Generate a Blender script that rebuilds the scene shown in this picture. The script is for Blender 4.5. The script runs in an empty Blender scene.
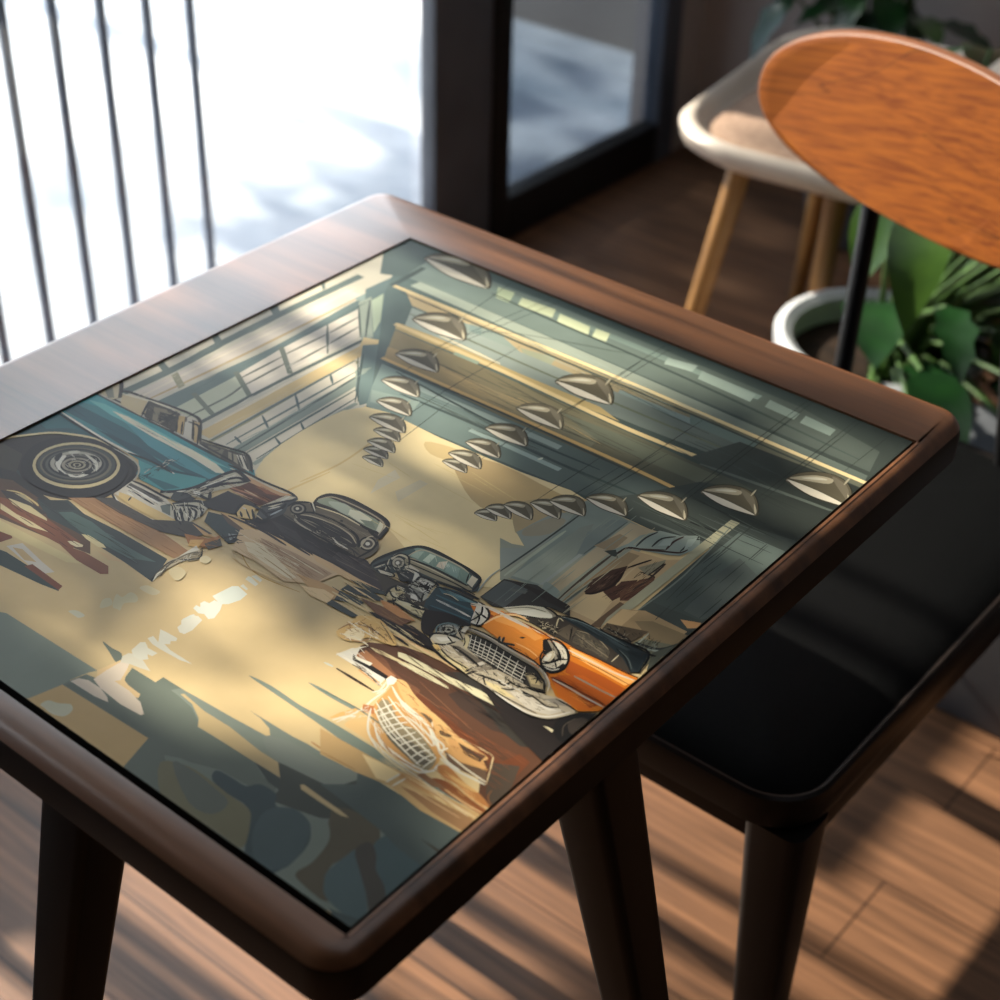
# Cafe corner: wooden table with an inlaid art print, dark chair, window wall, plants.
# World: X runs along the front of the table towards its right end, Y towards the back wall, metres, floor at z = 0.
import bpy, bmesh, math, random
from mathutils import Vector, Matrix, Euler
R = random.Random(7)
SC = bpy.context.scene
COL = SC.collection
PI = math.pi

# ---------------------------------------------------------------- helpers
def lin(h, k=1.0):
    v = []
    for i in (0, 2, 4):
        c = int(h[i:i+2], 16) / 255
        v.append((c/12.92 if c <= .04045 else ((c+.055)/1.055)**2.4) * k)
    return (*v, 1.0)

def link(name, me, mat=None, parent=None):
    o = bpy.data.objects.new(name, me)
    COL.objects.link(o)
    if mat: me.materials.append(mat)
    if parent: o.parent = parent
    return o

def obj(name, bm, mat=None, parent=None, smooth=True, angle=35):
    me = bpy.data.meshes.new(name)
    bmesh.ops.recalc_face_normals(bm, faces=bm.faces)
    bm.to_mesh(me); bm.free()
    if smooth:
        me.polygons.foreach_set('use_smooth', [True]*len(me.polygons))
        me.set_sharp_from_angle(angle=math.radians(angle))
    return link(name, me, mat, parent)

def thing(name, label, cat, loc=(0, 0, 0), rz=0, group=None):
    o = bpy.data.objects.new(name, None)
    COL.objects.link(o); o.location = loc; o.rotation_euler = (0, 0, rz)
    o.empty_display_size = .05
    return tag(o, label, cat, group)

def tag(o, label, cat, group=None, kind=None):
    o['label'] = label; o['category'] = cat
    if group: o['group'] = group
    if kind: o['kind'] = kind
    return o

def structure(o):
    o['kind'] = 'structure'; return o

def box(bm, x0, x1, y0, y1, z0, z1, bevel=0):
    r = bmesh.ops.create_cube(bm, size=1)
    for v in r['verts']:
        v.co = Vector(((x0+x1)/2 + v.co.x*(x1-x0), (y0+y1)/2 + v.co.y*(y1-y0), (z0+z1)/2 + v.co.z*(z1-z0)))
    if bevel:
        es = list({e for v in r['verts'] for e in v.link_edges})
        bmesh.ops.bevel(bm, geom=es, offset=bevel, segments=2, affect='EDGES', profile=.6)

def boxobj(name, x0, x1, y0, y1, z0, z1, mat, parent=None, bevel=0):
    bm = bmesh.new(); box(bm, x0, x1, y0, y1, z0, z1, bevel)
    return obj(name, bm, mat, parent)

def rings(bm, loops, caps=True):
    """bridge closed loops of equal length"""
    vs = [[bm.verts.new(p) for p in l] for l in loops]
    n = len(vs[0])
    for a, b in zip(vs, vs[1:]):
        for i in range(n):
            bm.faces.new((a[i], a[(i+1) % n], b[(i+1) % n], b[i]))
    if caps:
        bm.faces.new(vs[0][::-1]); bm.faces.new(vs[-1])
    return vs

def tube(bm, pts, rad, n=12):
    """round tube along points; rad number or list"""
    pts = [Vector(p) for p in pts]
    if not isinstance(rad, (list, tuple)): rad = [rad]*len(pts)
    loops = []
    for i, p in enumerate(pts):
        d = (pts[min(i+1, len(pts)-1)] - pts[max(i-1, 0)]).normalized()
        a = d.cross(Vector((0, 0, 1)) if abs(d.z) < .9 else Vector((0, 1, 0))).normalized()
        b = d.cross(a)
        loops.append([p + a*rad[i]*math.cos(2*PI*k/n) + b*rad[i]*math.sin(2*PI*k/n) for k in range(n)])
    rings(bm, loops)

def rrect(x0, x1, y0, y1, r, seg=8):
    out = []
    for cx, cy, a0 in ((x1-r, y1-r, 0), (x0+r, y1-r, PI/2), (x0+r, y0+r, PI), (x1-r, y0+r, 1.5*PI)):
        for k in range(seg+1):
            a = a0 + k*PI/2/seg
            out.append((cx + r*math.cos(a), cy + r*math.sin(a)))
    return out

def slab(bm, x0, x1, y0, y1, r, prof, seg=8):
    """rounded rectangle slab; prof = list of (inset, z) bottom to top"""
    rings(bm, [[(x, y, z) for x, y in rrect(x0+i, x1-i, y0+i, y1-i, max(r-i, .0008), seg)] for i, z in prof])

def taperleg(bm, top, bot, w0, w1, r=.3, n=6):
    """square leg with rounded corners from top to bottom"""
    top, bot = Vector(top), Vector(bot)
    loops = []
    for k in range(n+1):
        t = k/n; c = top.lerp(bot, t); w = (w0 + (w1-w0)*t)/2
        loops.append([(c.x+x, c.y+y, c.z) for x, y in rrect(-w, w, -w, w, w*r, 4)])
    rings(bm, loops[::-1])

# ---------------------------------------------------------------- materials
def mat(name, color, rough=.5, metal=0, spec=.5, **kw):
    m = bpy.data.materials.new(name); m.use_nodes = True
    b = m.node_tree.nodes['Principled BSDF']
    b.inputs['Base Color'].default_value = color
    b.inputs['Roughness'].default_value = rough
    b.inputs['Metallic'].default_value = metal
    b.inputs['Specular IOR Level'].default_value = spec
    for k, v in kw.items(): b.inputs[k.replace('_', ' ')].default_value = v
    return m

def N(m, t, **kw):
    n = m.node_tree.nodes.new(t)
    for k, v in kw.items(): setattr(n, k, v)
    return n

def L(m, a, b): m.node_tree.links.new(a, b)

def ramp(m, fac, stops):
    r = N(m, 'ShaderNodeValToRGB'); cr = r.color_ramp
    while len(cr.elements) < len(stops): cr.elements.new(.5)
    for e, (p, c) in zip(cr.elements, stops): e.position = p; e.color = c
    L(m, fac, r.inputs[0]); return r.outputs[0]

def coords(m, scale=(1, 1, 1), rot=(0, 0, 0), loc=(0, 0, 0)):
    tc = N(m, 'ShaderNodeTexCoord'); mp = N(m, 'ShaderNodeMapping')
    mp.inputs['Scale'].default_value = scale; mp.inputs['Rotation'].default_value = rot; mp.inputs['Location'].default_value = loc
    L(m, tc.outputs['Object'], mp.inputs[0]); return mp.outputs[0]

def bump(m, h, strength=.2, dist=.001):
    b = N(m, 'ShaderNodeBump'); b.inputs['Strength'].default_value = strength; b.inputs['Distance'].default_value = dist
    L(m, h, b.inputs['Height']); L(m, b.outputs[0], m.node_tree.nodes['Principled BSDF'].inputs['Normal'])

def wood(name, dark, light, rough=.35, scale=(1, 1, 1), grain=1.0, rot=(0, 0, 0), spec=.5, bands=9):
    """streaky wood, grain along X before rot"""
    m = mat(name, dark, rough, 0, spec)
    co = coords(m, scale, rot)
    st = N(m, 'ShaderNodeMapping'); st.inputs['Scale'].default_value = (1.2, 26, 26); L(m, co, st.inputs[0])
    n1 = N(m, 'ShaderNodeTexNoise'); n1.inputs['Scale'].default_value = 2.2*grain; n1.inputs['Detail'].default_value = 8; n1.inputs['Roughness'].default_value = .62
    L(m, st.outputs[0], n1.inputs['Vector'])
    st2 = N(m, 'ShaderNodeMapping'); st2.inputs['Scale'].default_value = (1, bands, bands); L(m, co, st2.inputs[0])
    n2 = N(m, 'ShaderNodeTexNoise'); n2.inputs['Scale'].default_value = 1.6; n2.inputs['Detail'].default_value = 3; n2.inputs['Distortion'].default_value = .6
    L(m, st2.outputs[0], n2.inputs['Vector'])
    mx = N(m, 'ShaderNodeMath', operation='MULTIPLY_ADD'); L(m, n1.outputs[0], mx.inputs[0]); mx.inputs[1].default_value = .55
    ml = N(m, 'ShaderNodeMath', operation='MULTIPLY'); L(m, n2.outputs[0], ml.inputs[0]); ml.inputs[1].default_value = .45
    L(m, ml.outputs[0], mx.inputs[2])
    c = ramp(m, mx.outputs[0], [(.34, dark), (.66, light)])
    L(m, c, m.node_tree.nodes['Principled BSDF'].inputs['Base Color'])
    bump(m, n1.outputs[0], .12, .0006)
    return m

def speckle(name, c1, c2, scale, rough=.6, spec=.5, bmp=0, metal=0, detail=4):
    m = mat(name, c1, rough, metal, spec)
    n = N(m, 'ShaderNodeTexNoise'); n.inputs['Scale'].default_value = scale; n.inputs['Detail'].default_value = detail
    L(m, coords(m), n.inputs['Vector'])
    L(m, ramp(m, n.outputs[0], [(.35, c1), (.65, c2)]), m.node_tree.nodes['Principled BSDF'].inputs['Base Color'])
    if bmp: bump(m, n.outputs[0], bmp, .002)
    return m

M_walnut = wood('walnut', lin('3a2619'), lin('85593b'), .32, grain=1.0)
M_walnut_edge = wood('walnut_edge', lin('2a1911'), lin('50331f'), .28)
M_walnut.node_tree.nodes['Principled BSDF'].inputs['Coat Weight'].default_value = .7; M_walnut.node_tree.nodes['Principled BSDF'].inputs['Coat Roughness'].default_value = .28
M_edge = wood('edge_painted_shade', lin('090504'), lin('140c08'), .5, spec=.22)  # shade of the table sides, which face away from the light, put into colour
M_darkleg = wood('dark_stained_wood', lin('080504'), lin('120b08'), .45, rot=(0, PI/2, 0), spec=.25)
M_chairwood = wood('chair_dark_wood', lin('0a0605'), lin('160d09'), .4, rot=(0, PI/2, 0), spec=.3)
M_gap = mat('gap_black', lin('0b0807'), .7)
M_leather = speckle('black_leather', lin('040506'), lin('070809'), 260, .6, .08, bmp=.12)
M_blackmetal = speckle('black_metal', lin('08080a'), lin('0d0d10'), 60, .4, .5)
M_floor = None
M_beech = wood('pale_wood_legs', lin('6e4c28'), lin('a2763f'), .5, rot=(0, PI/2, 0))
M_shell = speckle('white_shell_plastic', lin('c2b6a8'), lin('cfc4b7'), 6, .35)
M_cushion = speckle('taupe_felt', lin('8a7262'), lin('a08876'), 120, .95, .2, bmp=.3)
M_frame = speckle('window_frame_grey', lin('50555f'), lin('5c616c'), 8, .45)
M_frameblack = speckle('window_frame_black', lin('0a0808'), lin('120f0e'), 8, .5)
M_plaster = speckle('warm_grey_plaster', lin('b3a69e'), lin('beb1a8'), 3, .9, .2, bmp=.05)
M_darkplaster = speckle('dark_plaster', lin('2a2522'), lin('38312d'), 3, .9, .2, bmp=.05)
M_ceiling = speckle('ceiling_paint', lin('6d655e'), lin('7a726b'), 3, .9, .2)
M_terrace = speckle('pale_terrace', lin('76828f'), lin('dde1e6'), 1.5, .8, .3)  # bluish shade patches mottled into the pale ground colour
M_facade = speckle('beige_facade', lin('8f857c'), lin('a0968c'), 2, .9, .2)
M_bar = speckle('railing_steel', lin('7a8494'), lin('8c96a4'), 20, .5)
M_slat = wood('grey_timber_slat', lin('4a4038'), lin('6b5f53'), .7, rot=(0, PI/2, 0))
M_blind = speckle('blind_fabric', lin('a89e90'), lin('b4aa9c'), 300, .95, .1)
_nt = M_blind.node_tree; _t = _nt.nodes.new('ShaderNodeBsdfTranslucent'); _t.inputs[0].default_value = lin('b8ad9c'); _m = _nt.nodes.new('ShaderNodeMixShader'); _m.inputs[0].default_value = .45
_nt.links.new(_nt.nodes['Principled BSDF'].outputs[0], _m.inputs[1]); _nt.links.new(_t.outputs[0], _m.inputs[2]); _nt.links.new(_m.outputs[0], _nt.nodes['Material Output'].inputs[0])
M_pot = speckle('white_ceramic', lin('b9bdc0'), lin('cdd0d2'), 5, .3, .5)
M_stone = speckle('grey_stone', lin('44484e'), lin('565a61'), 9, .55)
M_soil = speckle('potting_soil', lin('1a120c'), lin('2c2016'), 60, .95, .2, bmp=.5)
M_bark = speckle('bark', lin('3a2d22'), lin('5a4836'), 30, .9, .2, bmp=.5)
M_stemgreen = speckle('green_stem', lin('2f4a20'), lin('46662c'), 20, .5)

def leafmat(name, c1, c2, rough=.28):
    m = speckle(name, c1, c2, 14, rough, .6)
    m.node_tree.nodes['Principled BSDF'].inputs['Transmission Weight'].default_value = 0
    return m
M_leaf = leafmat('glossy_leaf', lin('0c2412'), lin('1c401b'))
M_leaf_pale = leafmat('pale_leaf', lin('1f3f1a'), lin('456526'))
M_treeleaf = leafmat('tree_leaf', lin('24401c'), lin('466a2c'), .5)

def backrest_mat():
    m = mat('orange_plywood', lin('8a4a22'), .6, 0, .16)
    co = coords(m, (1, 1, 1), (0, math.radians(9), 0))
    st = N(m, 'ShaderNodeMapping'); st.inputs['Scale'].default_value = (1.5, 5, 12); st.inputs['Location'].default_value = (.35, 0, .1); L(m, co, st.inputs[0])
    n = N(m, 'ShaderNodeTexNoise'); n.inputs['Scale'].default_value = 1.0; n.inputs['Detail'].default_value = 2.5; n.inputs['Distortion'].default_value = .5
    L(m, st.outputs[0], n.inputs['Vector'])
    mu = N(m, 'ShaderNodeMath', operation='MULTIPLY'); mu.inputs[1].default_value = 7; L(m, n.outputs[0], mu.inputs[0])
    fr = N(m, 'ShaderNodeMath', operation='FRACT'); L(m, mu.outputs[0], fr.inputs[0])
    rings_ = ramp(m, fr.outputs[0], [(0, (.05, .04, .04, 1)), (.035, (.82, .8, .78, 1)), (.5, (1, 1, 1, 1)), (1, (.88, .86, .84, 1))])
    st3 = N(m, 'ShaderNodeMapping'); st3.inputs['Scale'].default_value = (4, 60, 110); L(m, co, st3.inputs[0])
    n3 = N(m, 'ShaderNodeTexNoise'); n3.inputs['Scale'].default_value = 2; n3.inputs['Detail'].default_value = 6; L(m, st3.outputs[0], n3.inputs['Vector'])
    base = ramp(m, n3.outputs[0], [(.3, lin('753a10')), (.7, lin('9c581b'))])
    mix = N(m, 'ShaderNodeMix', data_type='RGBA', blend_type='MULTIPLY'); mix.inputs[0].default_value = .55
    L(m, base, mix.inputs[6]); L(m, rings_, mix.inputs[7])
    L(m, mix.outputs[2], m.node_tree.nodes['Principled BSDF'].inputs['Base Color'])
    bump(m, n3.outputs[0], .1, .0004)
    return m
M_back = backrest_mat()
M_back_rim = wood('plywood_rim', lin('6e4530'), lin('8f6044'), .42)

def floor_mat():
    m = mat('plank_floor', lin('6e5040'), .42, 0, .5)
    co = coords(m)
    br = N(m, 'ShaderNodeTexBrick'); br.offset = .37; br.inputs['Scale'].default_value = 1
    br.inputs['Brick Width'].default_value = 1.15; br.inputs['Row Height'].default_value = .135; br.inputs['Mortar Size'].default_value = .0016
    br.inputs['Mortar Smooth'].default_value = .2
    br.inputs['Color1'].default_value = (.25, .25, .25, 1); br.inputs['Color2'].default_value = (.85, .85, .85, 1); br.inputs['Mortar'].default_value = (0, 0, 0, 1)
    L(m, co, br.inputs['Vector'])
    st = N(m, 'ShaderNodeMapping'); st.inputs['Scale'].default_value = (1.3, 34, 1); L(m, co, st.inputs[0])
    n = N(m, 'ShaderNodeTexNoise'); n.inputs['Scale'].default_value = 2.4; n.inputs['Detail'].default_value = 8; n.inputs['Roughness'].default_value = .62; L(m, st.outputs[0], n.inputs['Vector'])
    grain = ramp(m, n.outputs[0], [(.3, lin('4a3426')), (.7, lin('92694c'))])
    tone = N(m, 'ShaderNodeMix', data_type='RGBA', blend_type='MULTIPLY'); tone.inputs[0].default_value = 1
    rr = ramp(m, br.outputs['Color'], [(0, (.25, .22, .2, 1)), (.2, (.8, .78, .76, 1)), (.9, (1.0, 1.0, 1.0, 1))])
    L(m, grain, tone.inputs[6]); L(m, rr, tone.inputs[7])
    L(m, tone.outputs[2], m.node_tree.nodes['Principled BSDF'].inputs['Base Color'])
    bump(m, n.outputs[0], .15, .0006)
    return m
M_floor = floor_mat()

def print_mat():
    m = mat('printed_colours', (1, 1, 1, 1), .36, 0, .13)
    a = N(m, 'ShaderNodeVertexColor', layer_name='ink')
    n = N(m, 'ShaderNodeTexNoise'); n.inputs['Scale'].default_value = 28; n.inputs['Detail'].default_value = 5
    L(m, coords(m), n.inputs['Vector'])
    v = ramp(m, n.outputs[0], [(.3, (.93, .93, .92, 1)), (.7, (1.05, 1.05, 1.05, 1))])
    mix = N(m, 'ShaderNodeMix', data_type='RGBA', blend_type='MULTIPLY'); mix.inputs[0].default_value = 1
    L(m, a.outputs[0], mix.inputs[6]); L(m, v, mix.inputs[7])
    L(m, mix.outputs[2], m.node_tree.nodes['Principled BSDF'].inputs['Base Color'])
    return m
M_print = print_mat()

def glass_mat(name, tint):
    m = mat(name, (1, 1, 1, 1), .0, 0, .5)
    nt = m.node_tree; b = nt.nodes['Principled BSDF']; nt.nodes.remove(b)
    tr = N(m, 'ShaderNodeBsdfTransparent'); gl = N(m, 'ShaderNodeBsdfGlossy'); gl.inputs['Roughness'].default_value = .02
    tr.inputs[0].default_value = tint
    fr = N(m, 'ShaderNodeFresnel'); ge = N(m, 'ShaderNodeNewGeometry')
    mr = N(m, 'ShaderNodeMapRange'); mr.inputs['To Min'].default_value = 1.45; mr.inputs['To Max'].default_value = 1/1.45   # same pane from both sides
    L(m, ge.outputs['Backfacing'], mr.inputs['Value']); L(m, mr.outputs[0], fr.inputs[0])
    mx = N(m, 'ShaderNodeMixShader'); L(m, fr.outputs[0], mx.inputs[0]); L(m, tr.outputs[0], mx.inputs[1]); L(m, gl.outputs[0], mx.inputs[2])
    L(m, mx.outputs[0], nt.nodes['Material Output'].inputs[0])
    return m
M_glass = glass_mat('window_glass', (.93, .95, .96, 1))
M_glass_tint = glass_mat('tinted_glass', (.42, .46, .50, 1))
M_skyglass = glass_mat('fill_skylight_glass', (.36, .36, .36, 1))  # glass of the added skylight, tinted to limit its fill

# ---------------------------------------------------------------- room shell
WX = -1.71                     # inner face of the window wall
BY = 2.75                      # inner face of the back wall
structure(boxobj('floor', WX-.12, 2.3, -1.7, BY+.1, -.06, 0, M_floor))
bm = bmesh.new()            # ceiling with an added skylight opening, cut for fill light on the print
SKX0, SKX1, SKY0, SKY1 = -1.45, .75, .15, 2.5
box(bm, WX-.12, SKX0, -1.7, BY+.1, 2.6, 2.7); box(bm, SKX1, 2.3, -1.7, BY+.1, 2.6, 2.7)
box(bm, SKX0, SKX1, -1.7, SKY0, 2.6, 2.7); box(bm, SKX0, SKX1, SKY1, BY+.1, 2.6, 2.7)
structure(obj('ceiling', bm, M_ceiling))
w3 = structure(thing('fill_skylight', 'x', 'x')); del w3['label']; del w3['category']  # invented skylight, there only for fill light over the table
for a in ((SKX0, SKX1, SKY0, SKY0+.05), (SKX0, SKX1, SKY1-.05, SKY1), (SKX0, SKX0+.05, SKY0, SKY1), (SKX1-.05, SKX1, SKY0, SKY1)):
    boxobj('window_frame', *a, 2.6, 2.78, M_frame, w3, .003)
boxobj('pane', SKX0+.05, SKX1-.05, SKY0+.05, SKY1-.05, 2.72, 2.726, M_skyglass, w3)
structure(boxobj('wall_back', WX-.12, 2.3, BY, BY+.1, 0, 2.6, M_plaster))
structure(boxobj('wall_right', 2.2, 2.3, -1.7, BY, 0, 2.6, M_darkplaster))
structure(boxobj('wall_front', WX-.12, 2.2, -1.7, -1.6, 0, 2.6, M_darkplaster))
structure(boxobj('baseboard_back', WX+.01, 2.2, BY-.018, BY, 0, .10, M_frameblack, bevel=.003))
# window wall: lintel above, stub at the front end
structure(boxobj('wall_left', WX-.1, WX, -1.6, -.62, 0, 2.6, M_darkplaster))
structure(boxobj('trim_1', WX-.1, WX, -.62, BY, 2.35, 2.6, M_frame, bevel=.003))      # head beam over both windows
w1 = thing('window_1', 'large glazed bay of the window wall', 'window'); 
del w1['label']; del w1['category']; structure(w1)
boxobj('window_frame', WX-.09, WX, -.62, 1.94, 0, .09, M_frame, w1, .004)
boxobj('window_frame', WX-.08, WX-.02, -.62, -.56, .09, 2.35, M_frame, w1, .004)
boxobj('pane', WX-.055, WX-.049, -.56, 1.94, .09, 2.35, M_glass, w1)
structure(boxobj('trim_2', WX-.03, WX+.004, 1.94, 2.09, 0, 2.35, M_frame, bevel=.006))    # broad grey post
w2 = thing('window_2', 'x', 'x'); del w2['label']; del w2['category']; structure(w2)
boxobj('window_frame', WX-.03, WX+.01, 2.09, 2.135, 0, 2.35, M_frameblack, w2, .004)
boxobj('window_frame', WX-.03, WX+.01, 2.60, 2.66, 0, 2.35, M_frame, w2, .004)
boxobj('window_frame', WX-.03, WX+.01, 2.135, 2.60, 0, .085, M_frameblack, w2, .004)
boxobj('pane', WX-.015, WX-.009, 2.135, 2.60, .085, 2.35, M_glass_tint, w2)
structure(boxobj('wall_left', WX-.1, WX, 2.66, BY, 0, 2.35, M_plaster))

# ---------------------------------------------------------------- outside
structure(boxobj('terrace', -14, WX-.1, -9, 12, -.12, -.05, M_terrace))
structure(boxobj('outside_wall', -2.75, WX-.125, 3.2, 3.4, -.05, 3.0, M_facade))

rail = thing('balustrade', 'grey steel balustrade with thin upright bars outside the window', 'railing', (-1.9, 0, -.05))
def bar_y(i): return 1.192 + i*.082
for i in range(6):
    bm = bmesh.new(); y = bar_y(i)
    tube(bm, [(0, y, .02), (0, y, 1.02)], .0085, 10)
    obj('bar', bm, M_bar, rail)
bm = bmesh.new(); box(bm, -.02, .02, 1.14, 1.65, 1.02, 1.05, .006); obj('top_rail', bm, M_bar, rail)
bm = bmesh.new(); box(bm, -.02, .02, 1.14, 1.65, 0, .02, .004); obj('bottom_rail', bm, M_bar, rail)

scr = thing('streak_screen', 'added grey slat screen outside the window, shaping the sun streaks', 'screen', (-1.95, 0, -.05))  # unseen screen, added with slats spaced to streak the sunlight
for y0, y1 in ((-.45, -.37), (-.25, -.16), (-.04, .05), (.12, .20), (.27, .36), (.505, .53), (.615, .635), (.70, .73), (.855, .885), (.95, .985), (1.04, 1.06)):
    bm = bmesh.new(); box(bm, -.012, .012, y0, y1, .03, 2.1, .003); obj('slat', bm, M_slat, scr)
bm = bmesh.new(); box(bm, -.025, .012, -.6, 1.08, 2.1, 2.15, .003); obj('top_rail', bm, M_slat, scr)
bm = bmesh.new(); box(bm, -.03, -.012, -.6, 1.06, .03, .68, .003); obj('floor_shade_panel', bm, M_slat, scr)  # added out of view to keep sun off the floor near the window
bm = bmesh.new(); box(bm, -.025, .012, -.6, 1.08, 0, .03, .003); obj('bottom_rail', bm, M_slat, scr)

for by0, by1, bz, lab in ((-.58, 1.08, 1.85, 'beige blind added to block sun, beside the near table'), (1.12, 1.90, 2.0, 'beige blind added to block sun, next to the broad grey post')):
  bl = thing('added_blind', lab, 'blind', (WX+.04, 0, 2.3), group='added sun-blocking blinds')  # unseen blinds, added to hold sun off parts of the room
  bm = bmesh.new(); tube(bm, [(0, by0-.01, 0), (0, by1+.01, 0)], .028, 16); obj('roller', bm, M_frame, bl)
  bm = bmesh.new(); box(bm, .024, .026, by0, by1, bz-2.3, 0); obj('fabric', bm, M_blind, bl)
  bm = bmesh.new(); box(bm, .018, .032, by0, by1, bz-2.32, bz-2.3, .003); obj('hem_bar', bm, M_frame, bl)

def leaf_geom(bm, base, direction, up, ln, wd, fold=.25, droop=.25, lobes=False):
    """one leaf blade with a midrib fold and droop"""
    d = Vector(direction).normalized(); u = Vector(up); s = d.cross(u).normalized(); u = s.cross(d).normalized()
    n = 7; mid = []; lf = []; rt = []
    for k in range(n+1):
        t = k/n
        w = wd*.5*math.sin(PI*min(1, t**.7))**.8 if 0 < t < 1 else 0
        if lobes and k % 2 == 0 and 0 < k < n: w *= .72
        c = Vector(base) + d*ln*t - u*droop*ln*t*t
        mid.append(bm.verts.new(c))
        if 0 < k < n:
            lf.append(bm.verts.new(c + s*w + u*fold*w)); rt.append(bm.verts.new(c - s*w + u*fold*w))
        else: lf.append(None); rt.append(None)
    for side in (lf, rt):
        for k in range(n):
            vs = [mid[k], mid[k+1]] + ([side[k+1]] if side[k+1] else []) + ([side[k]] if side[k] else [])
            if len(vs) > 2: bm.faces.new(vs)

def tree(x, y, h, cz, rad, n, seed, label, rz=1.0):
    rr = random.Random(seed)
    t = thing('terrace_tree', label, 'tree', (x, y, -.05))
    bm = bmesh.new(); tube(bm, [(0, 0, 0), (.03, .02, h*.5), (-.02, 0, h)], [.05, .04, .025], 10)
    for k in range(7):
        a = rr.uniform(0, 2*PI); tube(bm, [(0, 0, h*.75+.03*k), (rad*.7*math.cos(a), rad*.7*math.sin(a), cz+rr.uniform(-.3, .4))], [.018, .006], 6)
    obj('trunk', bm, M_bark, t)
    bm = bmesh.new()
    cl = [Vector((rr.gauss(0, .45)*rad, rr.gauss(0, .5)*rad, cz + rr.gauss(0, .4)*rad*rz)) for _ in range(n//14)]
    for k in range(n):
        c = rr.choice(cl) + Vector((rr.gauss(0, .09), rr.gauss(0, .09), rr.gauss(0, .09)))
        leaf_geom(bm, c, (rr.uniform(-1, 1), rr.uniform(-1, 1), rr.uniform(-.6, .4)), (0, 0, 1), rr.uniform(.10, .17), rr.uniform(.05, .09))
    f = obj('foliage', bm, M_treeleaf, t); return t
for a in ((-2.75, .55, 1.85, 2.28, .50, 175, 3, 'slim young tree on the terrace close to the pane', .55),
          (-4.6, 2.4, 1.9, 2.4, .7, 500, 5, 'bushy tree on the terrace towards the facade', .8)): tree(*a)

# ---------------------------------------------------------------- table
TX0, TX1, TY0, TY1, TZ = -.913, -.351, .331, .967, .74
PX0, PX1, PY0, PY1 = -.8242, -.3667, .3576, .9065
tb = thing('cafe_table', 'dark walnut cafe table with rounded rim, an art print set into its top', 'table', ((TX0+TX1)/2, (TY0+TY1)/2, 0))
ox, oy = tb.location.x, tb.location.y
def T(bmf): 
    for v in bmf.verts: v.co.x -= ox; v.co.y -= oy
# top with a recess for the print: solid rim as a ring
bm = bmesh.new()
n_seg = 10
outer = []
th = .038
prof = [(.012, TZ-th), (.004, TZ-th+.002), (.0005, TZ-th+.007), (0, TZ-.014), (.0012, TZ-.008), (.004, TZ-.0035), (.008, TZ-.001), (.013, TZ)]
loops = [[(x, y, z) for x, y in rrect(TX0+i, TX1-i, TY0+i, TY1-i, .022-i, n_seg)] for i, z in prof]
gap = .0048
inner = rrect(PX0-.0006, PX1+gap, PY0-gap*1.15, PY1+.0006, .0009, n_seg)
loops += [[(x, y, TZ) for x, y in inner], [(x, y, TZ-.012) for x, y in inner]]
NB = 5
rings(bm, loops[NB-1:], caps=False); T(bm)
top = obj('tabletop', bm, M_walnut, tb, angle=30)
bm = bmesh.new(); rings(bm, loops[:NB], caps=False)  # walnut side below the lip, coloured dark as if in shade
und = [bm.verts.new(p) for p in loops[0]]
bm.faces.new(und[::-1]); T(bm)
band = obj('shaded_edge', bm, M_edge, tb, angle=30); band['label'] = 'walnut edge coloured near-black for shade'
bm = bmesh.new(); slab(bm, TX0+.055, TX1-.055, TY0+.055, TY1-.055, .03, [(0, TZ-th-.045), (0, TZ-th)]); T(bm)
obj('apron', bm, M_darkleg, tb)
cx, cy = ox, oy
for k, (tx, ty, bx, by) in enumerate(((-.59, .385, -.59, .20), (-.383, .565, -.20, .565), (-.875, .575, -.985, .58), (-.875, .915, -.90, 1.04))):
    bm = bmesh.new(); taperleg(bm, (tx, ty, TZ-th), (bx, by, 0), .043, .005, .35); T(bm)
    obj('leg', bm, M_darkleg, tb)

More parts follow.
